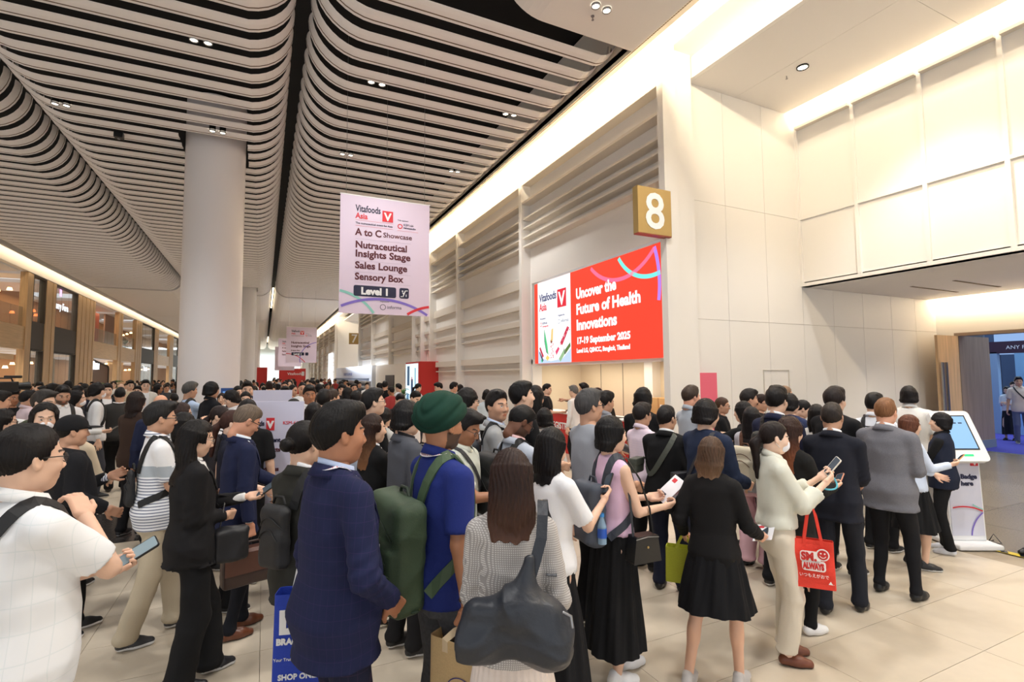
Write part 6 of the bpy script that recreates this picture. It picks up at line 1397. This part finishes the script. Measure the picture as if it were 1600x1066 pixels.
p73 = person(188, 606, 'broad man in charcoal tee and black trousers with his back turned', feet=765, rel=2, hair=('crew', (26, 24, 24)), tone=T2, top=('tee', (56, 55, 54)), bottom=('straight', (22, 22, 24)), shoes=SN((50, 46, 44), (60, 56, 52)), rh='down', lh='down', build=1.3, belly=.07, lanyard=(230, 226, 228))
p74 = person(216, 612, 'woman in brown leather jacket raising her arm', hp=30, rel=40, sex='f', hair=('medium', (42, 30, 27)), tone=T1, top=('jacket', (64, 48, 40)), shirt=(60, 50, 44), rh=(.1, .28, 1.5), lh='belly')
p75 = person(71, 630, 'woman with white face mask facing the camera at left', hp=44, rel=172, sex='f', hair=('medium', HB), tone=T1, top=('blazer', (34, 34, 38)), mask=True, head=(0, 12))
p76 = person(72, 611, 'older man with greying hair in dark green behind masked woman', hp=36, rel=128, hair=('short', (64, 58, 54)), tone=T1, top=('tee', (60, 66, 52)))
p77 = person(100, 603, 'bearded man in white shirt with black strap looking down', hp=28, rel=168, hair=('short', HB), tone=T2, beard=.8, top=('shirt', (230, 230, 232)), head=(0, 22), rh='phone', lh='belly')
backpack(p77, (30, 30, 32), 'black backpack worn by the bearded man in white shirt', w_=.24, h_=.36, d=.1)
p78 = person(10, 640, 'woman with round glasses and long dark hair at left edge', hp=38, rel=84, sex='f', hair=('long', HB), tone=T1, top=('shirt', ('windowpane', (190, 206, 230), (120, 140, 180), .03)), glasses=True, rh=(.1, .3, 1.34), lh='belly')
p79 = person(3, 612, 'person at left edge filming with a raised phone', hp=30, rel=80, hair=('short', HB), tone=T2, top=('shirt', (230, 230, 230)), rh=(.06, .40, 1.52), rpose='phone', phone='r')
p80 = person(21, 610, 'man in black with raised hand near left edge', hp=24, rel=150, hair=('short', HB), tone=T3, top=('tee', BLK), lh=(-.1, .3, 1.4))
p89 = person(121, 650, 'person in beige jacket with brown hair behind the black cap', hp=36, rel=40, sex='f', hair=('medium', (60, 44, 38)), tone=T1, top=('jacket', (206, 190, 166)), shirt=(190, 176, 156), rh='belly', lh='belly')
mid = [(62, 598, 17, 170, 'm', 'short', (40, 40, 44), 'young man with wide face near the far left crowd'), (83, 600, 19, 40, 'm', 'short', (120, 120, 120), 'dark haired man between wide faced man and bearded man'), (108, 595, 15, 20, 'm', 'mop', (235, 235, 235), 'man in white tee with round black hair, back turned'),
       (124, 603, 18, 100, 'm', 'mop', (40, 40, 42), 'person in dark top just right of the bearded man'), (123, 610, 26, 95, 'f', 'medium', (225, 225, 225), 'woman in white checking her phone left of masked man'), (155, 599, 24, 84, 'm', 'mop', (226, 226, 228), 'masked man in white shirt with black backpack'),
       (168, 600, 20, 172, 'm', 'short', (30, 30, 34), 'man in black waistcoat over white shirt'), (47, 611, 24, 70, 'm', 'short', (210, 190, 196), 'man in pale pink shirt behind the left edge woman'), (134, 600, 15, 30, 'm', 'mop', (30, 30, 32), 'dark head among the left crowd beside masked man'),
       (228, 594, 17, 176, 'm', 'short', (226, 222, 212), 'man in cream jacket holding up a pale brochure'), (190, 600, 13, 150, 'm', 'bald', (40, 40, 42), 'balding man left of the cream jacket'), (204, 595, 15, 165, 'm', 'short', (216, 200, 170), 'man in beige shirt near green plant'),
       (602, 596, 13, 12, 'm', 'short', (24, 24, 27), 'slim man in black suit standing before the television'), (627, 615, 20, 150, 'm', 'crew', (28, 28, 30), 'man in black tee looking down at his hands'), (652, 611, 22, 130, 'm', 'crew', (230, 230, 232), 'man in white tee bending beside red box'),
       (655, 599, 13, 60, 'f', 'tied', (236, 236, 236), 'woman in white reading a leaflet at red counter'), (683, 598, 15, -100, 'm', 'short', (236, 230, 214), 'man in cream shirt with straps reading by red box'), (622, 600, 12, -60, 'm', 'short', (200, 206, 216), 'man in pale shirt before the dark green plant'),
       (710, 598, 15, 70, 'm', 'short', (44, 48, 60), 'man in dark suit by right wall, left of white sweater'), (720, 601, 13, 80, 'm', 'mop', (60, 60, 64), 'person behind the dark suit at right wall'), (761, 609, 17, 10, 'f', 'bob', (196, 206, 212), 'woman in pale grey sweater turned away at wall'),
       (856, 600, 17, 100, 'm', 'crew', (26, 26, 28), 'man in black tee at the counter tapping his phone'), (895, 603, 15, -60, 'm', 'short', (226, 226, 224), 'grey haired man in white shirt at the counter'), (911, 599, 15, -78, 'm', 'short', (24, 24, 28), 'man in black pointing left across the counter'),
       (950, 603, 12.6, -80, 'm', 'mop', (22, 22, 24), 'person in black seated at laptop behind counter'), (934, 608, 22, 40, 'm', 'short', (60, 62, 66), 'dark haired man behind the grey haired glasses man'), (545, 606, 20, 50, 'f', 'long', (26, 26, 28), 'woman with long black hair in dark dress, middle crowd'),
       (534, 600, 16, 175, 'f', 'mop', (40, 40, 44), 'woman with short black hair in middle crowd facing camera'), (499, 600, 16, 10, 'm', 'mop', (50, 50, 54), 'person with wide black hair behind white polo man'), (557, 611, 24, 20, 'f', 'bob', (40, 46, 80), 'woman in navy dress seen from behind, middle crowd'),
       (473, 598, 19, 172, 'm', 'thin', (230, 230, 230), 'bald man with glasses in white behind polo man'), (446, 605, 22, 165, 'm', 'short', (50, 54, 70), 'man whose eyes show above the lavender sign'), (459, 602, 17, 120, 'f', 'bob', (70, 74, 96), 'woman with wavy hair above the right sign edge'), (373, 603, 20, 150, 'f', 'tied', (60, 60, 70), 'woman peeking beside the column over the sign'),
       (1583, 597, 10, 150, 'm', 'short', (70, 80, 110), 'man in dark blue behind the couple in exhibition hall'), (384, 612, 24, 178, 'f', 'tied', (44, 44, 50), 'woman whose forehead shows above the front sign'), (310, 604, 14, 40, 'm', 'mop', (40, 44, 60), 'man hidden behind the light blue shirt')]
for i, (x, y, hp_, rl, sx_, hr, tc, lb) in enumerate(mid):
    gl = dict()
    if 'glasses' in lb: gl['glasses'] = True
    if 'masked' in lb: gl['mask'] = True
    if 'phone' in lb: gl.update(rh='phone', rpose='phone', phone='r')
    if 'pointing' in lb: gl.update(rh=(.25, .55, 1.40), rpose='point')
    if 'reading' in lb: gl.update(rh='phone', lh='phone', rpose='phone', head=(0, 18))
    if 'looking down' in lb or 'bending' in lb: gl.update(rh='phone', lh='belly', head=(0, 30), lean=.1)
    gh = (120, 118, 114) if 'grey haired' in lb and 'white shirt' in lb else HB
    q = person(x, y, lb, hp=hp_, rel=rl, sex=sx_, hair=(hr, gh), tone=random.choice((T1, T1, T2)), top=('blazer' if 'suit' in lb else 'vest' if 'waistcoat' in lb else 'jacket' if 'jacket' in lb else 'dress' if 'dress' in lb else 'tee' if 'tee' in lb else 'shirt', tc), shirt=(230, 230, 232) if 'suit' in lb or 'waistcoat' in lb or 'jacket' in lb else None, bottom=('trousers', random.choice((BLK, DRK, (60, 62, 70)))), **gl)
    if 'backpack' in lb: backpack(q, (30, 30, 33), 'black backpack on the masked man in white shirt', w_=.24, h_=.36, d=.12)
    if 'reading a leaflet' in lb: card(q, 'r', (236, 232, 220), 'open pale leaflet read by the woman at red counter', .3, .22)
    if 'brochure' in lb: card(q, 'r', (240, 226, 190), 'pale brochure held up by man in cream jacket', .24, .32)
# the couple in the exhibition hall
w1 = person(1572, 604, 'woman in white blouse and long black skirt with badge, hall doorway', feet=687, rel=-160, sex='f', hair=('long', HB, None, -.2), tone=T1, top=('blouse', (214, 220, 226)), bottom=('longskirt', (32, 34, 40), .2, .1), shoes=('loafer', BLK, BLK), rh='chest', lh='chest', head=(0, 24), lod=.022, sleeves=.4)
w2 = person(1591, 589, 'man in beige tee with bag strap at right edge of doorway', feet=692, rel=172, hair=('short', HB), tone=T2, top=('polo', (222, 206, 190)), bottom=('trousers', (96, 104, 130)), shoes=SN((60, 60, 66), (220, 220, 220)), rh='down', lh='belly', lod=.022)
crossbody(w2, (30, 30, 34), 'black pouch on strap of man in beige at the doorway', side=-1, zb=1.05)
MB().box(-.05, 0, 0, .05, .006, .14).build('badge', M_WHITE, w1['root']).location = (.05, .19, .98)
# someone stepping in from the right, only the shoe and a hand's width in view
p92 = person(0, 0, 'person just outside right edge, only a black shoe showing', H=1.78, pos=(7.95, 2.58), yawabs=-62, top=('shirt', (60, 60, 64)), stance=(.1, .20, -.1, -.2), shoes=('dress', (20, 20, 24), (20, 20, 24)), lod=.02)

# ---- bags and small things
t, w_, h_, d = tote(p15, 'r', (232, 62, 44), 'red tote bag reading SMILE ALWAYS hanging from the masked woman\'s arm', w_=.27, h_=.335, d=.09, drop=.26, at=tuple(p15['S']['elr']*.72+p15['S']['wrr']*.28+V3_(.03, 0, -.02)), yaw=radians(72))
TW = mat('tote_print', (250, 244, 240), .6); TRD = mat('tote_print_red', (206, 40, 36), .6)
yf = -d/2-.010
for b in ((-.085, .185, .045, .262), (-.075, .125, .075, .198)): MB().prism(rrect(b[0], b[1], b[2], b[3], .02), 'y', yf-.001, yf+.004).build('print_patch', TW, t)
MB().cyl((.058, 0, .245), .042, .042, yf-.0015, yf+.003, 24, 'y').build('print_patch', TW, t)
text('SM', .075, (-.078, yf-.003, .200), TRD, t, w_=.004, fit=.078); text('.', .075, (.003, yf-.003, .200), TRD, t, w_=.004); text('ALWAYS', .058, (-.068, yf-.003, .140), TRD, t, w_=.004, fit=.132)
MB().cyl((.058, 0, .245), .034, .034, yf-.003, yf-.0015, 24, 'y').build('smiley_face', TRD, t)
for x in (.046, .070): MB().cyl((x, 0, .255), .004, .006, yf-.0045, yf-.003, 8, 'y').build('smiley_eye', TW, t)
MB().tube([(.058+.02*cos(a), yf-.0035, .245+.02*sin(a)) for a in np.linspace(radians(200), radians(340), 7)], .0025, 5).build('smiley_mouth', TW, t)
text('いつもえがおで', .030, (-.095, yf-.002, .082), TW, t, ext=.001, fit=.185); text('▲.', .03, (.085, yf-.002, .045), TW, t, ext=.001)
wr_ = worldpt(p15, p15['S']['wrl']*.3+p15['S']['wrr']*.7); co = empty('coiled_strap', wr_, label='pale blue coiled phone wrist strap of the masked woman', cat='strap')
MB().tube([(.07+.07*cos(a)*(1+.06*sin(3*a)), .02*sin(2*a), -.01+.055*sin(a)) for a in np.linspace(0, 4*pi, 40)], .006, 8).build('cord', mat('blue_cord', (96, 200, 226), .4), co)
t, w_, h_, d = tote(p10, 'r', (206, 176, 128), 'tan paper-like tote bag with round blue NSF logo', w_=.33, h_=.42, d=.14, drop=.05, yaw=radians(20), sag=False, handle_w=.03, handle_c=mat('tote_handle', (222, 200, 164), .7))
NB = mat('nsf_blue', (34, 44, 128), .5); yf = -d/2-.004
arcband(.02, .20, .083, 0, 360, .004, yf, (-1, -1, 1, 1), 60).build('logo_ring', NB, t); text('NSF.', .078, (.02, yf, .174), NB, t, align='CENTER', w_=.003)
wb_ = empty('bracelet', label='steel bangle on the wrist of the man in green turban', cat='bracelet'); q = p10['S']['wrr']; wb_.matrix_world = p10['root'].matrix_basis @ Matrix.Translation(Vector(q+V3_(0, 0, .03)))
MB().tube([(.037*cos(a), .034*sin(a), .006*sin(a)) for a in np.linspace(0, 2*pi, 25)], .0035, 6).build('ring', M_STEEL, wb_)
# blue promotional bag of the big man
t, w_, h_, d = tote(p7, 'l', (30, 62, 176), 'blue glossy promotional bag with white letters beside the navy suit', w_=.30, h_=.40, d=.10, drop=.27, yaw=radians(55), sag=False, at=(-.32, .03, 1.20), handle_c=M_WHITE, handle_w=.025)
yf = -d/2-.004
text('D', .13, (-.12, yf, .24), M_WHITE, t, w_=.008); text('BRAND OF S', .036, (-.13, yf, .19), M_WHITE, t, w_=.002); text('Your Trusted Food Partner', .018, (-.14, yf, .12), M_WHITE, t); text('SHOP ONLINE', .032, (-.12, yf, .04), M_WHITE, t, w_=.001)
# brown briefcase
c = tuple(p5['HF']['r'][0]+p5['HF']['r'][3]*.1+V3_(0, 0, -.34)); t = attach(p5, 'briefcase', c, 'dark brown leather briefcase hanging between the black suit and brown shoes', 'briefcase'); LB = mat('brown_leather', (62, 44, 38), .4, bump=.15, scale=90)
s = Sdf(); s.add(rbox((0, 0, .13), (.055, .20, .13), .03), .01); s.mods.append(folds(.004, 4)); o = sdf_obj('case_body', s, .009, LB); o.parent = t
f_ = MB().prism([(-.062, .10), (-.062, .25), (-.04, .272), (.04, .272), (.062, .25), (.062, .10), (.056, .10), (.054, .245), (-.054, .245), (-.056, .10)], 'y', -.19, .19).build('flap', mat('brown_leather_light', (88, 54, 42), .4), t)
MB().tube([(0, -.07, .27), (0, -.06, .31), (0, .06, .31), (0, .07, .27)], .009, 8).build('handle', LB, t)
MB().tube([(.0, .20+.02*sin(a), .20+.02*cos(a)) for a in np.linspace(0, 2*pi, 13)], .005, 6).build('ring', M_STEEL, t); MB().box(-.02, .2, .10, .02, .215, .16).build('tag', mat('yellow_tag', (196, 190, 60), .5), t)
# black quilted bag with chain
c = (.10, .22, .78); t = attach(p4, 'handbag', c, 'soft black handbag with silver chain held by woman in black suit', 'bag'); s = Sdf(); s.add(rbox((0, 0, .13), (.05, .12, .12), .04), .02); s.mods.append(folds(.012, 41, .4)); o = sdf_obj('bag_body', s, .010, mat('black_fabric', (26, 26, 30), .5)); o.parent = t
for k in range(14):
    u = k/13; a = Matrix.Rotation(pi/2*(k % 2), 4, 'Z'); q = MB().tube([(.007*cos(b), 0, .011*sin(b)) for b in np.linspace(0, 2*pi, 9)], .0022, 5).build('chain_link', M_STEEL, t); q.location = (-.04+.02*u, -.06+.02*u, .24+.17*u)
# huge black shoulder bag
c = (.035, -.24, .965); t = attach(p11, 'shoulder_bag', c, 'huge slouchy black nylon shoulder bag behind houndstooth blazer woman', 'bag'); NYL = mat('black_nylon', (38, 42, 50), .42, bump=.2, scale=50)
s = Sdf(); s.add(rbox((-.01, 0, .16), (.205, .07, .125), .07), .02); s.add(cone((.02, 0, .26), (.05, .03, .40), .075, .03), .09); s.add(ell((-.15, -.01, .10), (.08, .075, .08)), .06); s.add(ell((.12, -.01, .11), (.09, .08, .115)), .06); s.mods.append(folds(.016, 21, .5)); s.mods.append(folds(.006, 22, 1)); o = sdf_obj('bag_body', s, .009, NYL); o.parent = t
pth = [(.05, .02, .33), (.075, .04, .40), (.10, .075, .48), (.105, .13, .555), (.105, .20, .595), (.105, .27, .585), (.11, .33, .52), (.15, .34, .42), (.14, .16, .30)]
MB().strap(pth, [(0, -1, .2), (0, -1, .3), (0, -.9, .5), (0, -.6, .8), (0, 0, 1), (0, .6, .8), (0, 1, .2), (0, .8, -.4), (0, .5, -.6)], .045, .006).build('shoulder_strap', NYL, t)
MB().tube([(.18, -.06, .25), (.21, -.07, .24), (.215, -.075, .20)], .006, 6).build('zip_pull', M_STEEL, t)
# backpack, bottle, handbag of the woman in pink
tb_, c_ = backpack(p13, (72, 78, 90), 'slate grey backpack on the woman in pink sleeveless top', w_=.28, h_=.42, d=.13, z=1.14, detail=False, straps=(1, -1), trim=(52, 56, 66))
c = (.165, c_[1]-.01, .98); t = attach(p13, 'water_bottle', c, 'water bottle with blue cap and label in grey backpack pocket', 'bottle')
MB().cyl((0, 0, 0), .028, .030, 0, .11, 20).cyl((0, 0, .11), .030, .013, 0, .05, 20).cyl((0, 0, .16), .013, .013, 0, .012, 14).build('bottle_body', mat('bottle_plastic', (170, 205, 235), .1, alpha=.55), t)
MB().cyl((0, 0, .04), .0305, .0305, 0, .06, 20, caps=False).build('wrapper', mat('blue_label', (40, 90, 190), .4), t); MB().cyl((0, 0, .172), .015, .015, 0, .022, 14).build('bottle_cap', mat('blue_cap', (60, 150, 226), .4), t)
c = (.25, .06, .86); t = attach(p13, 'handbag', c, 'structured black leather handbag hanging beside the pink top woman', 'bag'); HL = mat('smooth_black_leather', (20, 20, 22), .28)
bevel(MB().prism([(-.11, 0), (.11, 0), (.085, .17), (-.085, .17)], 'x', -.045, .045).build('bag_body', HL, t), .012, 3); MB().tube([(.046, -.09, .155), (.048, 0, .165), (.046, .09, .155)], .003, 5).build('zip', M_STEEL, t); MB().cyl((.047, 0, .1), .008, .008, 0, .004, 10, 'x').build('emblem', M_GOLD, t)
MB().strap([(0, -.08, .165), (-.03, -.07, .32), (-.09, -.05, .50), (-.16, -.04, .635), (-.16, .0, .64), (-.10, .06, .50), (-.03, .08, .32), (0, .08, .165)], [(1, -.2, 0), (1, -.2, .1), (.9, -.2, .4), (.5, 0, 1), (.5, 0, 1), (.9, .2, .4), (1, .2, .1), (1, .2, 0)], .014, .004).build('shoulder_strap', HL, t)
card(p13, 'l', (240, 240, 244), 'white leaflet with red print in the pink top woman\'s hand', .16, .22)
card(p14, 'r', (240, 240, 244), 'white folded leaflet under phone of black cardigan woman', .15, .18)
t, w_, h_, d = tote(p14, 'l', (196, 204, 60), 'lime yellow leather tote hanging from arm of black cardigan woman', w_=.30, h_=.27, d=.11, drop=.10, yaw=radians(15), sag=False, at=tuple(p14['HF']['l'][0]+V3_(-.01, .03, -.02)))
t.name = 'leather_tote'
# ---- kiosk
ks = empty('touch_kiosk', at_z(1506, 850, 0), radians(-28), label='white self-service touch screen kiosk standing on the floor edge', cat='kiosk')
bevel(MB().box(-.25, -.26, 0, .25, .22, .06).build('foot', M_WHITE, ks), .02, 3)
bevel(MB().prism([(-.08, .06), (.06, .06), (.02, 1.12), (-.04, 1.12)], 'x', -.20, .20).build('pillar', M_WHITE, ks), .015, 2)
hd = MB().prism(rrect(-.235, -.32, .235, .32, .05), 'z', -.035, .035).build('screen_housing', M_WHITE, ks); hd.location = (0, .0, 1.27); hd.rotation_euler = (radians(62), 0, 0)
scn = MB().box(-.165, -.18, .036, .165, .26, .040).build('bezel', M_BLACK, hd); ds = MB().box(-.148, -.165, .040, .148, .245, .042).build('display', mat('display_blue', (150, 196, 240), emit=1.0), hd)
for k, xx in enumerate((-.09, -.02, .05)): MB().box(xx, .15, .042, xx+.045, .165, .043).build('display_text', mat('display_text', (60, 80, 120), emit=.5), hd)
MB().box(-.05, -.26, .036, .06, -.235, .038).build('green_light', mat('green_led', (60, 220, 140), emit=1.2), hd)
pf = MB().quad((-.185, -.083, .12), (.185, -.083, .12), (.185, -.048, 1.06), (-.185, -.048, 1.06)).build('printed_panel', mat('kiosk_print', (214, 214, 228), .5), ks)
KX = radians(-2.1)
def kp(o): o.parent = ks; return o
for z, r_, s_, sz in ((.78, 0, 'Badge', .075), (.70, 0, 'here', .075)): text(s_, sz, (-.04, -.088+(z-.12)*.037, z), NAVYP, ks, rot=(pi/2+KX, 0, 0), w_=.003, fit=.19 if s_ == 'Badge' else .14)
MB().box(.09, -.066, .93, .17, -.052, 1.01).build('logo_square', P_RED, ks); text('V', .08, (.13, -.068, .943), M_WHITE, ks, 'logo_letter', align='CENTER', w_=.004)
for (cx, cz, r, a0, a1, cc, yy) in ((.40, .10, .36, 100, 180, P_VIO, -.088), (-.05, -.05, .50, 50, 120, P_RED, -.089), (.35, .9, .5, 235, 262, P_TEAL, -.0885)):
    arcband(cx, cz, r, a0, a1, .016, yy, (-.18, .12, .18, .62), 60).build('ribbon', cc, ks)
MB().tube([(.30, .0, .03), (.36, -.06, .02), (.42, -.02, .012), (.40, .06, .10), (.33, .05, .012), (.45, .12, .012)], .006, 6).build('power_cable', M_BLACK, ks)
wbt = empty('sanitizer_bottle', worldpt({'root': ks}, (.30, .06, .07)) if False else ks.matrix_basis @ Vector((.27, .10, .07)), label='clear green-tinted pump bottle behind the white kiosk', cat='bottle')
MB().cyl((0, 0, 0), .035, .035, 0, .20, 16).cyl((0, 0, .2), .035, .012, 0, .03, 16).build('bottle_body', mat('green_plastic', (186, 214, 190), .2, alpha=.6), wbt); MB().cyl((0, 0, .23), .010, .010, 0, .05, 10).build('pump', M_WHITE, wbt)
# ---- lavender sign panels standing in the crowd
def sign_panel(px0, px1, ytop, dep, w_, h_, rz, lab, lines):
    p = ray(px0, ytop)*dep; top = CAMZ+p.z; t = empty('sign_panel', (p.x, p.y, top-h_), rz, label=lab, cat='sign'); y = -.012
    MB().box(0, -.01, 0, w_, .01, h_).build('panel', mat('lavender_board', (214, 212, 232), .5), t); MB().box(w_*.1, -.2, -(top-h_), w_*.1+.03, .2, -(top-h_)+.02).box(w_*.9, -.2, -(top-h_), w_*.9+.03, .2, -(top-h_)+.02).box(w_*.1, -.01, -(top-h_), w_*.1+.03, .01, 0).box(w_*.9, -.01, -(top-h_), w_*.9+.03, .01, 0).build('stand', M_STEEL, t)
    MB().box(w_*.42, y-.002, h_-.30, w_*.55, y, h_-.17).build('logo_square', P_RED, t); text('V', .10, (w_*.485, y-.004, h_-.275), M_WHITE, t, 'logo_letter', align='CENTER', w_=.006); text('Vitafoods', .07, (w_*.06, y, h_-.25), NAVYP, t, w_=.002, fit=w_*.33); text('KSM-66', .05, (w_*.68, y, h_-.24), P_RED, t)
    for i, l in enumerate(lines): text(l, .062, (w_*.12, y, h_-.42-.10*i), MAROON if i % 2 else NAVYP, t, w_=.002)
    return t
sign_panel(376, 469, 628, 5.4, .66, 1.2, radians(-24), 'lavender standing sign with red logo square, front one behind blazer man', ['Join the event', 'food, extracts', 'and for you', 'come with us'])
sign_panel(396, 443, 610, 7.4, .55, 1.2, radians(-24), 'second lavender standing sign, directly behind the front sign', ['The event', 'welcome'])
sp = empty('suitcase', worldpt(p61, (.0, .42, 0)) , radians(10), label='pale green ribbed suitcase on the floor behind the navy blazer', cat='suitcase')
bevel(MB().box(-.18, -.12, .06, .18, .12, .62).build('shell', mat('mint_shell', (176, 206, 190), .4), sp), .04, 3)
for k in range(6): MB().box(-.15+.055*k, -.125, .09, -.13+.055*k, .125, .59).build('rib', mat('mint_rib', (160, 192, 176), .4), sp)
for x in (-.14, .14): MB().cyl((x, -.02, .03), .03, .03, 0, .04, 12, 'y').build('wheel', M_BLACK, sp)
MB().tube([(-.08, .08, .62), (-.08, .08, .95), (.08, .08, .95), (.08, .08, .62)], .008, 6).build('pull_handle', M_STEEL, sp)
# photographer's camera at left edge
cmr = empty('video_camera', tuple(Vector((0, 0, CAMZ))+ray(10, 604)*7.5), radians(40), label='black video camera held high at the left edge', cat='camera')
bevel(MB().box(-.16, -.06, -.07, .12, .06, .07).build('body', M_BLACK, cmr), .01); MB().cyl((.12, 0, 0), .05, .065, 0, .14, 18, 'x').build('lens', M_BLACK, cmr); MB().tube([(-.1, 0, .07), (-.08, 0, .12), (.05, 0, .12), (.07, 0, .07)], .012, 6).build('handle', M_BLACK, cmr); bevel(MB().box(-.02, .0, .12, .18, .05, .16).build('microphone', M_BLACK, cmr), .01)
bl = empty('info_screen', at_z(342, 700, 0), radians(-20), label='upright blue information screen beside the white column', cat='screen'); 
bl.location = tuple(ray(345, 612)*12.6+Vector((0, 0, CAMZ)))[:2]+(0,)
MB().box(0, 0, 0, .42, .08, 1.78).build('housing', mat('blue_housing', (40, 80, 150), .4), bl); MB().box(.05, -.01, 1.1, .37, 0, 1.7).build('display', mat('display_blue', (110, 160, 220), emit=.9), bl)

# ================================================================== FAR CROWD: twelve kinds of passer-by, copied one by one
far = []
rs = random.Random(5); tops = [(235, 235, 236), (28, 28, 30), (44, 48, 66), (120, 124, 130), (226, 226, 224), (30, 30, 34), (198, 206, 218), (86, 70, 64), (238, 236, 230), (60, 62, 66), (206, 196, 180), (160, 60, 60)]
for i in range(12):
    fsx = 'f' if i % 3 == 1 else 'm'
    fl_lab = 'far '+('woman' if fsx == 'f' else 'man')+' in the distant crowd, '+('white', 'black', 'slate blue', 'mid grey', 'off-white', 'near-black', 'pale blue', 'brown', 'bright white', 'charcoal', 'beige', 'red')[i]+' top and '+('short', 'long', 'rounded', 'cropped', 'bobbed', 'thin')[i % 6]+' hair'
    far.append(person(0, 0, fl_lab, H=1.76, pos=(0, 30), yawabs=0, sex=fsx, hair=(('short', 'long', 'mop', 'crew', 'bob', 'thin')[i % 6], HB if i % 4 else HBR), tone=(T1, T2, T1, T3)[i % 4], top=(('shirt', 'tee', 'blazer', 'polo')[i % 4], tops[i]), bottom=('trousers', (BLK, DRK, (52, 56, 72))[i % 3]),
        rh=('phone', 'down', 'belly')[i % 3], lh=('belly', 'down')[i % 2], lod=.036, seed=i, group='far crowd, kind with '+fl_lab.split(', ')[1]))
def place(k, x, y, H, rot, first):
    src = far[k % 12]['root']
    if first: o = src
    else:
        o = src.copy(); COL.objects.link(o)
        for ch in src.children:
            cc = ch.copy(); COL.objects.link(cc); cc.parent = o
            for g_ in ch.children: gg = g_.copy(); COL.objects.link(gg); gg.parent = cc
    o.location = (x, y, 0); s_ = H/1.78; o.scale = (s_, s_, s_); o.rotation_euler = (0, 0, rot)
    return o
k = 0; taken = [(q['root'].location.x, q['root'].location.y) for q in PERSONS if q not in far]; tries = 0
while k < 190 and tries < 6000:
    tries += 1
    if k < 120: px = rs.uniform(195, 620); y = 8.5+rs.random()**1.3*46
    elif k < 165: px = rs.uniform(-10, 290); y = 10+rs.random()**1.2*24
    else: px = rs.uniform(395, 600); y = 40+rs.random()*55
    a = math.atan((px-800)/FPX)+YAW; x = y*math.tan(a)
    if x > (5.6 if y < 30 else 5.1) or x < -10.3 or (x < -5 and 16 < y < 19) or math.hypot(x+1.27, (y-15.4)) < 1.1 or math.hypot(x+1.27, (y-39)) < 1.1: continue
    if 5 < x and 20 < y < 26: continue
    dep_ = y*cos(YAW)+x*sin(YAW)
    if dep_ < (14 if 380 < px else 11): continue
    if any(math.hypot(x-a_, y-b_) < .62+y*.004 for a_, b_ in taken): continue
    taken.append((x, y)); place(k, x, y, rs.uniform(1.66, 1.94), rs.choice([pi, pi, 0, 1.2, -1.2, 2.4, .5])+rs.uniform(-.5, .5), k < 12); k += 1
